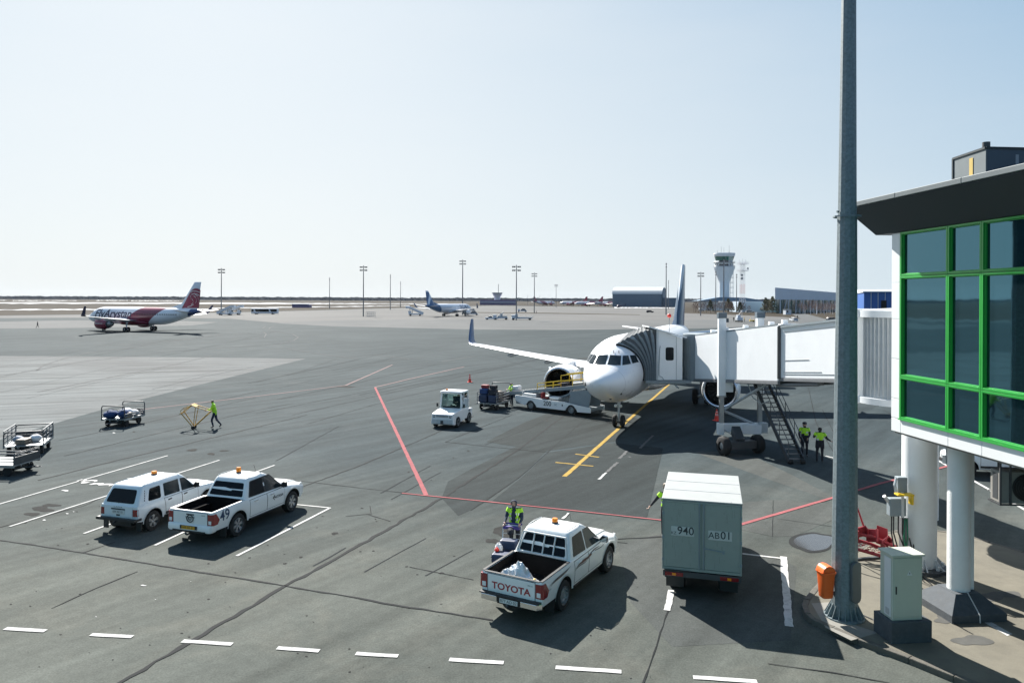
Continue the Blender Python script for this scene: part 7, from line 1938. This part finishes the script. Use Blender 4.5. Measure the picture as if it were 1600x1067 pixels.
for z in range(2,36,4): mb.lathe([(1.5,z),(1.5,z+.25),(0,z+.25)], (5.6,-2.5,0), n=10); mb.tube([(5.6+1.4*math.cos(k*.7),-2.5+1.4*math.sin(k*.7),z+1.2) for k in range(9)],.08,4,closed=True)
for k in range(4): mb.beam((5.6+1.4*math.cos(k*1.57),-2.5+1.4*math.sin(k*1.57),0),(5.6+1.4*math.cos(k*1.57),-2.5+1.4*math.sin(k*1.57),36),.14)
mb.build('outer_stair', M['light_steel'], CT)
TBd = thing('tower_base_building', 'low dark roofed building at the foot of the control tower', 'building', (u*590,585,0), 0)
mb = MB(); mb.box(-20,24,-8,8,0,6.5); mb.build('wall', M['tower_white'], TBd)
mb = MB(); mb.loft([[(-25,-11,7.4),(31,-11,7.2),(31,11,7.2),(-25,11,7.4)],[(-8,-9,10.4),(12,-9,10.2),(12,9,10.2),(-8,9,10.4)]]); mb.build('roof', M['hangar_wall'], TBd)
# lattice tower
u, v = ray(1160, 466)
LTt = thing('lattice_tower', 'red and white steel lattice antenna tower beside the control tower', 'lattice tower', (u*540,540,0), R(12))
hh_ = 36.0
def lr(z): return 3.2 + (1.25-3.2)*min(1, z/10.0) if z < 10 else 1.25
for lo, hi, m_ in ((0,6,'lattice_white'),(6,13,'lattice_white'),(13,20,'lattice_red'),(20,27,'lattice_white'),(27,36,'lattice_white')):
    mb = MB(); n_ = int((hi-lo)/1.75)
    for k in range(n_):
        za, zb_ = lo+(hi-lo)*k/n_, lo+(hi-lo)*(k+1)/n_; ra, rb = lr(za), lr(zb_)
        for i in range(4):
            c0 = [(1,1),(-1,1),(-1,-1),(1,-1)][i]; c1 = [(1,1),(-1,1),(-1,-1),(1,-1)][(i+1) % 4]
            mb.beam((c0[0]*ra,c0[1]*ra,za),(c0[0]*rb,c0[1]*rb,zb_),.17); mb.beam((c0[0]*ra,c0[1]*ra,za),(c1[0]*rb,c1[1]*rb,zb_),.085); mb.beam((c0[0]*ra,c0[1]*ra,za),(c1[0]*ra,c1[1]*ra,za),.085)
    mb.build('tower_section', M[m_], LTt)
mb = MB()
for z in (29.5,34.5):
    for r_ in (3.2,): 
        mb.box(-3.2,3.2,-3.2,3.2,z,z+.18)
        for zz in (z+.7,z+1.3):
            for a_, b_ in (((-3.2,-3.2),(3.2,-3.2)),((3.2,-3.2),(3.2,3.2)),((3.2,3.2),(-3.2,3.2)),((-3.2,3.2),(-3.2,-3.2))): mb.beam((*a_,zz),(*b_,zz),.12)
        for k in range(7): mb.beam((-3.2+k*1.06,-3.2,z),(-3.2+k*1.06,-3.2,z+1.8),.12)
for x, z in ((-2.4,36.8),(2.2,37.2),(0,37.6),(3.0,36.5)): mb.tube([(x,0,34.5),(x,0,z+1)],.1,5)
mb.build('antenna_platforms', M['lattice_white'], LTt)
mb = MB(); mb.lathe([(0,0),(.9,.15),(1.0,.5),(0,.55)], (-1.5,-1.4,24), (0,-1,0), 16); mb.lathe([(0,0),(.6,.1),(.65,.4),(0,.45)], (3.0,-2,31.5), (0,-1,0), 12); mb.lathe([(0,0),(.8,.15),(.9,.4),(0,.45)], (-1.5,-1.4,26.5), (0,-1,0), 16); mb.build('dish', M['mast_metal'], LTt)
# hangar
g_ = G(957,479.5); Yh = 850
u0, _ = ray(957,460); u1, _ = ray(1041,460)
HG = thing('hangar', 'blue gray aircraft hangar with pale barrel roof in the distance', 'hangar', (u0*Yh, Yh, 0), R(-17))
Lh = (u1-u0)*Yh*.90; Wd = 48
mb = MB(); mb.box(0,Lh,0,Wd,0,15.0); mb.build('wall', M['hangar_wall'], HG)
mb = MB(); rings = []
prof_ = [(-.4,14.6),(.5,16.0),(3,18.5),(7,20.6),(14,22.2),(24,22.8),(34,22.2),(41,20.6),(45,18.5),(47.5,16.0),(48.4,14.6)]
mb.loft([[(-.5,y,z) for y, z in prof_],[(Lh+.5,y,z) for y, z in prof_]]); mb.build('barrel_roof', M['hangar_roof'], HG)
mb = MB(); mb.prism([(Lh+.55,y,z) for y, z in [(0,0.1)]+[(max(.0,min(48,y)),z) for y, z in prof_]+[(48,.1)]],(.25,0,0)); mb.build('gable', M['hangar_wall'], HG)
mb = MB(); mb.box(Lh+1,Lh+16,6,40,0,10.5); mb.build('annex', M['hangar_wall'], HG)
# long terminal hall on the right
HL = thing('terminal_hall', 'long pale blue terminal hall with dark glazed ground floor far right', 'building', (0,0,0), 0)
def hp(px, Y, z): u_, _ = ray(px, 466); return Vector((u_*Y, Y, z))
a0, a1 = hp(1211,450,0), hp(1345,640,0); dv_ = (a1-a0).normalized(); nv_ = Vector((a0.x,a0.y,0)).normalized()
zt0, zt1 = H+(470-450)*450/F, H+(470.6-461)*640/F
mb = MB(); a2 = a0+nv_*40; a3 = a1+nv_*40; up = Vector((0,0,1))
mb.loft([[a0+up*8.6,a1+up*8.2,a3+up*8.2,a2+up*8.6],[a0+up*zt0,a1+up*zt1,a3+up*zt1,a2+up*zt0]]); mb.build('hall_wall', M['hall_wall'], HL)
mb = MB(); b0, b1 = a0+nv_*6+dv_*2, a1+nv_*6; mb.loft([[b0,b1,b1+nv_*30,b0+nv_*30],[b0+up*8.5,b1+up*8.3,b1+nv_*30+up*8.3,b0+nv_*30+up*8.5]]); mb.build('glazed_floor', M['tower_green'], HL)
mb = MB()
for k in range(14): q = a0.lerp(a1,(k+.6)/14)+nv_*1; mb.beam(q, q+up*8.5, .8); 
for k in range(7): q = a0.lerp(a1,(k*2+1)/14); mb.beam(q+up*.1+nv_*4, q+dv_*6+up*8.4+nv_*1, .6)
mb.build('columns', M['tower_white'], HL)
mb = MB(); q0_ = hp(1060,560,0); q1_ = hp(1230,470,0); mb.box(q1_.x-22,q1_.x+8,500,520,0,7.2); mb.build('low_wing', M['hall_wall'], HL)
# blue clad building
BB = thing('blue_building', 'bright blue clad building with white roof behind the boarding bridge', 'building', (0,0,0), 0)
q = hp(1350,200,0); q2 = hp(1420,193,0)
mb = MB(); mb.loft([[(q.x,200,0),(q2.x,194,0),(q2.x+16,226,0),(.4715*232,232,0)],[(q.x,200,10.4),(q2.x,194,10.4),(q2.x+16,226,10.4),(.4715*232,232,10.4)]]); mb.build('wall', M['blue_cladding'], BB)
mb = MB(); mb.loft([[(q.x-.6,199.4,10.4),(q2.x,193.4,10.4),(q2.x+16,227,10.4),(.470*233,233,10.4)],[(q.x-.6,199.4,10.7),(q2.x,193.4,10.7),(q2.x+16,227,11.6),(.470*233,233,11.6)]]); mb.build('roof', M['tower_white'], BB)
mb = MB()
for k in range(1,6): p_ = Vector((q.x,200,0)).lerp(Vector((q2.x,194,0)),k/6); mb.beam(p_+Vector((0,-.08,.5)), p_+Vector((0,-.08,10.3)),.12)
mb.build('panel_joints', M['tower_white'], BB)
mb = MB(); p_ = Vector((q.x,200,0)).lerp(Vector((q2.x,194,0)),.48)
mb.box(p_.x-.9,p_.x+.9,p_.y-.35,p_.y-.1,2.0,8.2)
mb.build('stair_window', M['dark_glass'], BB)
# small far terminal with its own tower
u, _ = ray(777, 466); Ys = 1020
ST = thing('old_tower', 'small old control tower on a purple gray building far away', 'control tower', (u*Ys,Ys,0), 0)
mb = MB(); mb.box(-24,26,-6,10,0,7.2); mb.build('wall', M['purple_wall'], ST)
mb = MB(); mb.box(-24.5,26.5,-6.5,10.5,3.4,4.4); mb.build('pale_band', M['tower_white'], ST)
mb = MB(); mb.loft([octr(4.2,0,8),octr(4.2,12,8),octr(5.4,12.4,8),octr(6.4,15.6,8)]); mb.build('shaft', M['tower_white'], ST)
mb = MB(); mb.loft([octr(6.9,15.6,8),octr(7.2,17.2,8)]); mb.build('cab_roof', M['hangar_wall'], ST)
mb = MB(); mb.tube([(1.5,0,17),(1.5,0,29)],.35,6); mb.build('aerial', M['mast_metal'], ST)
u, _ = ray(471, 466)
PW = thing('purple_shed', 'low purple gray shed far across the airfield on the left', 'shed', (u*640,640,0), 0)
mb = MB(); mb.box(-7,8,-4,4,0,2.6); mb.build('wall', M['purple_wall'], PW); mb = MB(); mb.box(-7.3,6,-4.3,4.3,2.6,3.3); mb.build('roof', M['hangar_wall'], PW)
g_ = G(1230,491.5)
KS = thing('kiosk', 'small white hut on the grass verge before the bare birch row', 'hut', (g_.x,g_.y,0), R(8))
mb = MB(); mb.box(-1.7,1.7,-1.5,1.5,0,2.8); mb.build('wall', M['tower_white'], KS); mb = MB(); mb.box(-1.9,1.9,-1.7,1.7,2.8,3.0); mb.build('roof', M['steel'], KS); mb = MB(); mb.box(-1,-.2,-1.53,-1.5,1.2,2.2); mb.build('window', M['dark_glass'], KS)
# ---------------------------------------------------------------- distant vehicles
def stair_truck(label, loc, rz):
    t = thing('stair_truck', label, 'stair truck', loc, rz, 'passenger stair trucks')
    mb = MB(); mb.box(-3.4,3.2,-1.1,1.1,.5,1.2); mb.box(2.0,3.3,-1.1,1.1,1.2,2.4); mb.build('chassis', M['tower_white'], t, bevel=.08)
    mb = MB(); mb.box(2.5,3.32,-1.0,1.0,1.7,2.3); mb.build('cab_window', M['dark_glass'], t)
    mb = MB(); mb.beam((3.0,0,3.6),(-3.8,0,.6),1.9,.25); mb.box(2.9,4.6,-.95,.95,3.55,3.7); mb.build('stair_flight', M['stair_gray'], t)
    mb = MB()
    for s_ in (-1,1):
        mb.beam((3.0,s_*.98,4.2),(-3.8,s_*.98,1.2),.06,1.0); mb.beam((3.0,s_*.98,4.2),(4.6,s_*.98,4.2),.06,1.0)
    mb.build('side_panels', M['tower_white'], t)
    mb = MB()
    for x in (1.5,2.6): mb.beam((x,-.8,1.2),(x,-.8,x*.44+2.2),.2); mb.beam((x,.8,1.2),(x,.8,x*.44+2.2),.2)
    mb.build('props', M['mast_metal'], t)
    for x in (-2.2,2.3):
        for s_ in (-1,1): mb = MB(); mb.lathe([(0,-.15),(.42,-.15),(.42,.15),(0,.15)],(x,s_*1.0,.42),(0,1,0),14); mb.build('wheel', M['rubber'], t)
    return t
g_ = G(347,492.5); stp = stair_truck('passenger stair truck standing left behind the light mast', (g_.x+1.5,g_.y,0), R(0))
g_ = G(365,492); dup(stp, (g_.x,g_.y,0), R(2), 'passenger stair truck right of the light mast near the bus')
g_ = G(649,493.5); dup(stp, (g_.x,g_.y,0), R(185), 'passenger stair truck left of the blue tailed airliner')
g_ = G(414,491)
BU = thing('apron_bus', 'white and dark apron bus parked on the far left concrete', 'bus', (g_.x,g_.y,0), R(2))
mb = MB(); mb.box(-6.5,6.5,-1.5,1.5,.4,3.0); mb.build('body', M['tower_white'], BU, bevel=.15)
mb = MB(); mb.box(-6.3,6.3,-1.53,1.53,1.3,2.6); mb.build('windows', M['dark_glass'], BU)
mb = MB()
for x in (-4.8,2.8): mb.prism([(x-.2,-1.55,.5),(x+1.4,-1.55,.5),(x-.1,-1.55,2.6),(x-.5,-1.55,2.6)],(0,3.1,0))
mb.build('livery_stripe', M['tower_white'], BU)
for x in (-4.2,4.0):
    for s_ in (-1,1): mb = MB(); mb.lathe([(0,-.15),(.48,-.15),(.48,.15),(0,.15)],(x,s_*1.35,.48),(0,1,0),14); mb.build('wheel', M['rubber'], BU)
def small_car(label, loc, rz, m_, name='car', cat='car', long_=4.4, pick=False, group=None):
    t = thing(name, label, cat, loc, rz, group)
    L = long_/2
    mb = MB(); mb.loft([rrect(-L,L,.85,.3,.2), rrect(-L-.03,L+.03,.88,.55,.2), rrect(-L,L-.05,.85,.9,.2)]); mb.build('body', M[m_], t, smooth=40)
    mb = MB(); c0, c1 = ((-.3,.9) if pick else (-L+.1,.75))
    mb.loft([rrect(c0-.1,c1+.45,.82,.88,.15), rrect(c0+.15,c1,.70,1.38,.15), rrect(c0+.3,c1-.15,.62,1.48,.15)]); cb__ = mb.build('cabin', M['dark_glass'], t, smooth=40)
    mb = MB(); mb.loft([rrect(c0+.15,c1,.71,1.40,.15), rrect(c0+.3,c1-.15,.63,1.50,.15)]); mb.build('roof', M[m_], cb__, smooth=40)
    for x in (-L+.8,L-.8):
        for s_ in (-1,1): mb = MB(); mb.lathe([(0,-.1),(.32,-.1),(.32,.1),(0,.1)],(x,s_*.78,.32),(0,1,0),14); mb.build('wheel', M['rubber'], t)
    if pick: mb = MB(); mb.box(-L+.1,-.5,-.75,.75,.91,.915); mb.build('bed', M['bed_liner'], t)
    return t
for lab, px, py, m_, rz_, nm, ct, lg, pk_ in (
    ('white car far right beside the standing person',1240,502,'tower_white',R(95),'car','car',4.2,False),
    ('black car on the far concrete near the hangar',1015.5,488.5,'cloth_dark',R(8),'car','car',4.6,False),
    ('small white pickup left of the dark light mast',768,499.5,'tower_white',R(175),'pickup_truck','pickup truck',5.0,True),
    ('dark gray car partly hidden behind the bridge near the mast',1300,502,'mast_metal',R(20),'car','car',4.6,False),
    ('white van beyond the trees left of the control tower',1128,482,'tower_white',R(5),'van','van',5.2,False),
    ('white car parked left in front of the tower trees',1096,486,'tower_white',R(5),'car','car',4.4,False),
    ('gray van at the foot of the lattice tower',1172,488.5,'lattice_white',R(5),'van','van',5.6,False)):
    g_ = G(px, py); small_car(lab, (g_.x,g_.y,0), rz_, m_, nm, ct, lg, pk_)
def utility(label, px, py, kind, name, cat):
    g_ = G(px, py); t = thing(name, label, cat, (g_.x,g_.y,0), R(6)); 
    mb = MB(); L = 3.0 if kind != 'flat' else 4.0
    mb.box(-L,L,-1,1,.5,.9); mb.box(-L,-L+1.4,-1,1,.9,2.0); mb.build('chassis', M['tower_white'], t, bevel=.06)
    mb = MB(); mb.box(-L-.02,-L+1.1,-.9,.9,1.3,1.9); mb.build('cab_window', M['dark_glass'], t)
    mb = MB()
    if kind == 'lift': mb.box(-1.2,2.6,-.9,.9,.9,1.6); mb.beam((-.6,0,1.6),(1.4,0,3.0),.3,.3); mb.box(-.2,.8,-.4,.4,1.6,2.5)
    elif kind == 'flat': mb.box(-2.4,4.4,-1.1,1.1,.9,1.05); mb.beam((-2.0,0,1.1),(4.9,0,1.5),.9,.2); mb.box(-2.6,-1.6,-.6,.6,1.1,2.4)
    else: mb.box(-1,2.2,-.9,.9,.9,1.7); mb.box(-.4,1.6,-.7,.7,1.7,2.2)
    mb.build('load_bed', M['stair_gray'] if kind != 'tank' else M['mast_metal'], t, bevel=.04)
    for x in (-L+.7,L-.8):
        for s_ in (-1,1): mb = MB(); mb.lathe([(0,-.15),(.4,-.15),(.4,.15),(0,.15)],(x,s_*.9,.4),(0,1,0),14); mb.build('wheel', M['rubber'], t)
utility('white service vehicle with raised lift right of the small pickup',782,499.5,'lift','service_truck','service truck')
utility('white flatbed loader at the foot of the dark light mast',815,500,'flat','flatbed_loader','loader')
utility('dark service cart at the nose of the blue tailed airliner',738,492.5,'tank','service_cart','service cart')
utility('white equipment vehicle beyond the grass strip right of centre',816,487.5,'tank','service_truck','service truck')
utility('white service vehicle behind the nose of the blue tailed airliner',736,486.5,'tank','service_truck','service truck')
# ground power unit on the far apron
g_ = G(1155,503)
GU = thing('ground_power_unit', 'white ground power unit with mast on the apron beyond the bridge', 'power unit', (g_.x,g_.y,0), R(12))
mb = MB(); mb.box(-1.2,1.0,-.8,.8,.6,1.7); mb.box(-.9,.3,-.6,.6,1.7,2.6); mb.build('casing', M['tower_white'], GU, bevel=.06)
mb = MB(); mb.tube([(1.1,0,0),(1.1,0,4.4)],.08,6); mb.beam((-.2,0,2.6),(1.1,0,4.2),.12); mb.box(.8,1.5,-.3,.3,3.6,4.3); mb.build('crane_arm', M['lattice_white'], GU)
mb = MB()
for x in (-.9,.7):
    for s_ in (-1,1): mb.lathe([(0,-.1),(.3,-.1),(.3,.1),(0,.1)],(x,s_*.75,.3),(0,1,0),12)
mb.build('wheels', M['rubber'], GU)
g_ = G(1175,503)
YC = thing('yellow_chock_cart', 'small yellow cart right of the ground power unit', 'cart', (g_.x,g_.y,0), R(-10))
mb = MB(); mb.box(-.9,.9,-.5,.5,.3,.7); mb.beam((-.9,0,.6),(-.5,0,1.5),.1); mb.build('cart_frame', M['yellow_paint'], YC, bevel=.04)
mb = MB(); mb.lathe([(0,-.55),(.25,-.55),(.25,.55),(0,.55)],(.5,0,.25),(0,1,0),12); mb.build('wheels', M['rubber'], YC)
g_ = G(1131,503.5)
MBx = thing('mast_foot_box', 'pair of dark concrete blocks at the foot of the central mast', 'concrete block', (g_.x,g_.y-.6,0), 0)
mb = MB(); mb.box(-1.3,-.35,-.5,.5,0,1.3); mb.box(.35,1.5,-.5,.5,0,1.5); mb.build('blocks', M['cover_gray'], MBx, bevel=.05)
# helicopter
g_ = G(967.5,482)
HE = thing('helicopter', 'small dark helicopter parked in front of the hangar', 'helicopter', (g_.x,g_.y,0), R(200))
mb = MB(); rings = []
for x, r_, z in ((2.6,.1,1.9),(2.2,.8,1.9),(1.2,1.3,2.1),(-.4,1.3,2.3),(-1.8,.8,2.6),(-3,.4,2.8),(-6.2,.22,3.1),(-6.6,.1,3.1)): rings.append([(x, r_*math.cos(k*math.pi/6), z+r_*math.sin(k*math.pi/6)) for k in range(12)])
mb.loft(rings); mb.prism([(-6.0,-.06,3.0),(-6.8,-.06,3.0),(-7.2,-.06,4.6),(-6.6,-.06,4.6)],(0,.12,0)); mb.build('fuselage', M['night_blue'], HE, smooth=50)
mb = MB(); mb.tube([(-.2,0,3.4),(-.2,0,4.2)],.15,8)
for a in (.4,2.5,4.6): mb.beam((-.2,0,4.15),(-.2+5.5*math.cos(a),5.5*math.sin(a),4.0),.28,.05)
mb.build('main_rotor', M['dark_steel'], HE)
mb = MB()
for y in (-1.1,1.1): mb.tube([(2,y,.25),(1.6,y,.08),(-1.6,y,.08)],.07,6); mb.tube([(.9,y,.1),(.8,y*.6,1.1)],.06,6); mb.tube([(-.9,y,.1),(-.8,y*.6,1.3)],.06,6)
mb.build('skids', M['dark_steel'], HE)

# ================================================================ trees
def crown_mesh(kind, h, seed):
    rnd = random.Random(seed); mb = MB()
    if kind == 'pine':
        for k in range(420):
            t = rnd.random()**.8; z = h*(.12+.86*t); r_ = h*.26*(1-t)**.8*(.5+.7*rnd.random())+.15; a = rnd.uniform(0,6.28); p = Vector((r_*math.cos(a), r_*math.sin(a), z)); s_ = rnd.uniform(.22,.5)
            n1 = Vector((rnd.uniform(-1,1),rnd.uniform(-1,1),rnd.uniform(-.6,1))).normalized()*s_; n2 = Vector((rnd.uniform(-1,1),rnd.uniform(-1,1),rnd.uniform(-.5,.5))).normalized()*s_
            mb.poly([p-n1*.9, p+n2, p+n1*.9, p-n2])
    else:
        def branch(p, d, L, depth):
            q = p+d*L; w_ = .028*(3.2-depth)*h/8 if depth < 3 else .022*h/8
            mb.beam(p, q, w_, w_)
            if depth >= 4: return
            for _ in range(3 if depth < 3 else 4):
                nd = (d+Vector((rnd.uniform(-1,1),rnd.uniform(-1,1),rnd.uniform(-.2,.8)))*.75).normalized(); branch(p.lerp(q, rnd.uniform(.45,1)), nd, L*rnd.uniform(.55,.75), depth+1)
        for k in range(9):
            z = h*(.2+.62*k/8); a = k*2.4; branch(Vector((0,0,z)), Vector((math.cos(a)*.7,math.sin(a)*.7,.8)).normalized(), h*.20*(1.15-k/12), 1)
    return mb
def tree(kind, h, seed):
    labs = {'birch': 'bare birch tree', 'bush': 'bare brown tree', 'pine': 'dark conifer'}
    t = thing({'birch':'birch_tree','bush':'bare_tree','pine':'conifer_tree'}[kind], labs[kind], 'tree', (0,0,0))
    mb = MB(); mb.tube([(0,0,0),(.05,.03,h*.5),(0,0,h*.96)], [h*.017,h*.011,h*.003], 7); mb.build('trunk', M['tower_white'] if kind == 'birch' else M['bark'], t)
    crown_mesh(kind, h, seed).build('crown', M['birch_twigs'] if kind == 'birch' else (M['twigs'] if kind == 'bush' else M['pine']), t, fixn=False)
    return t
protos = {k: [tree(k, hh__, s_) for s_, hh__ in ((1,8.5),(2,7.5))] for k in ('birch','bush','pine')}
used = set()
rt_ = random.Random(11)
def put(kind, px, py, sc, label, group):
    p = protos[kind][rt_.randrange(2)]
    g = G(px, py)
    if p.name not in used: used.add(p.name); t = p; t.location = (g.x,g.y,0); t.rotation_euler = (0,0,rt_.uniform(0,6.3)); t['label'] = label
    else: t = dup(p, (g.x,g.y,0), rt_.uniform(0,6.3), label)
    t['group'] = group; t.scale = (sc*1.15, sc*1.15, sc)
    return t
for i in range(60):
    x = 1243+i*1.85; put('birch', x+rt_.uniform(-1,1), 489.5+rt_.uniform(-2,2)+(x-1240)*.012, rt_.uniform(.75,1.08), 'bare birch in the row right of the white hut', 'bare birches in the row on the grass verge')
for x, s_ in ((1196,1.15),(1199,1.2),(1207,1.25),(1203,1.1),(1110,1.1),(1138,1.1),(1143,.95),(1156,.95)): put('pine', x, 489+rt_.uniform(-1,1), s_, 'dark conifer among the trees below the control tower', 'conifers below the control tower')
for i in range(64):
    x = 1084+i*2.5
    if 1105 < x < 1112: continue
    put('bush', x, 487.5+rt_.uniform(-1.5,2), rt_.uniform(.55,1.0), 'bare brown tree in the belt below the control tower', 'bare trees below the control tower')
for k in protos.values():
    for p in k:
        if p.name not in used:
            for c_ in children(p): bpy.data.objects.remove(c_)
            bpy.data.objects.remove(p)
# far-off wood along the horizon: one mass
mb = MB(); rf2 = random.Random(2)
def wood(Y0, Y1, x0, x1, n, h0, h1):
    for i in range(n):
        Y = rf2.uniform(Y0, Y1); x = rf2.uniform(x0, x1)*Y/3000; h_ = rf2.uniform(h0, h1); w_ = rf2.uniform(14, 34)
        mb.add([(x-w_,Y,-.1),(x+w_,Y,-.1),(x+w_*.8,Y+9,h_*.8),(x,Y+5,h_),(x-w_*.8,Y+9,h_*.75),(x,Y+16,-.1)], [(0,1,2,3,4),(1,5,2),(5,0,4),(2,5,4,3)])
wood(2900,3400,-2800,2800,1500,9,14); wood(3500,4500,-3200,3200,900,10,17)
tag(mb.build('far_wood', M['far_wood'], fixn=False), kind='stuff')
# the terminal the photograph was taken from: its front, added unseen behind the viewer to darken reflections and sky fill
mb = MB(); rw = [to_local(TB, q) for q in ((-70,-3.2,0),(14,-3.2,0),(14,-16,0),(-70,-16,0))]
mb.loft([[(p.x,p.y,0) for p in rw],[(p.x,p.y,13.5) for p in rw]]); mb.build('unseen_wing', gl, TB)
# air: thin haze that pales the far field
hzm = bpy.data.materials.new('haze'); hzm.use_nodes = True
_n = hzm.node_tree.nodes; _n.remove(_n['Principled BSDF'])
pv_ = _n.new('ShaderNodeVolumePrincipled'); pv_.inputs['Color'].default_value = (.80,.87,.95,1); pv_.inputs['Density'].default_value = HAZE; pv_.inputs['Anisotropy'].default_value = .2
hzm.node_tree.links.new(pv_.outputs[0], _n['Material Output'].inputs['Volume'])
mb = MB(); mb.box(-7000,7000,-60,6000,-1.2,60); tag(mb.build('haze', hzm), kind='stuff')
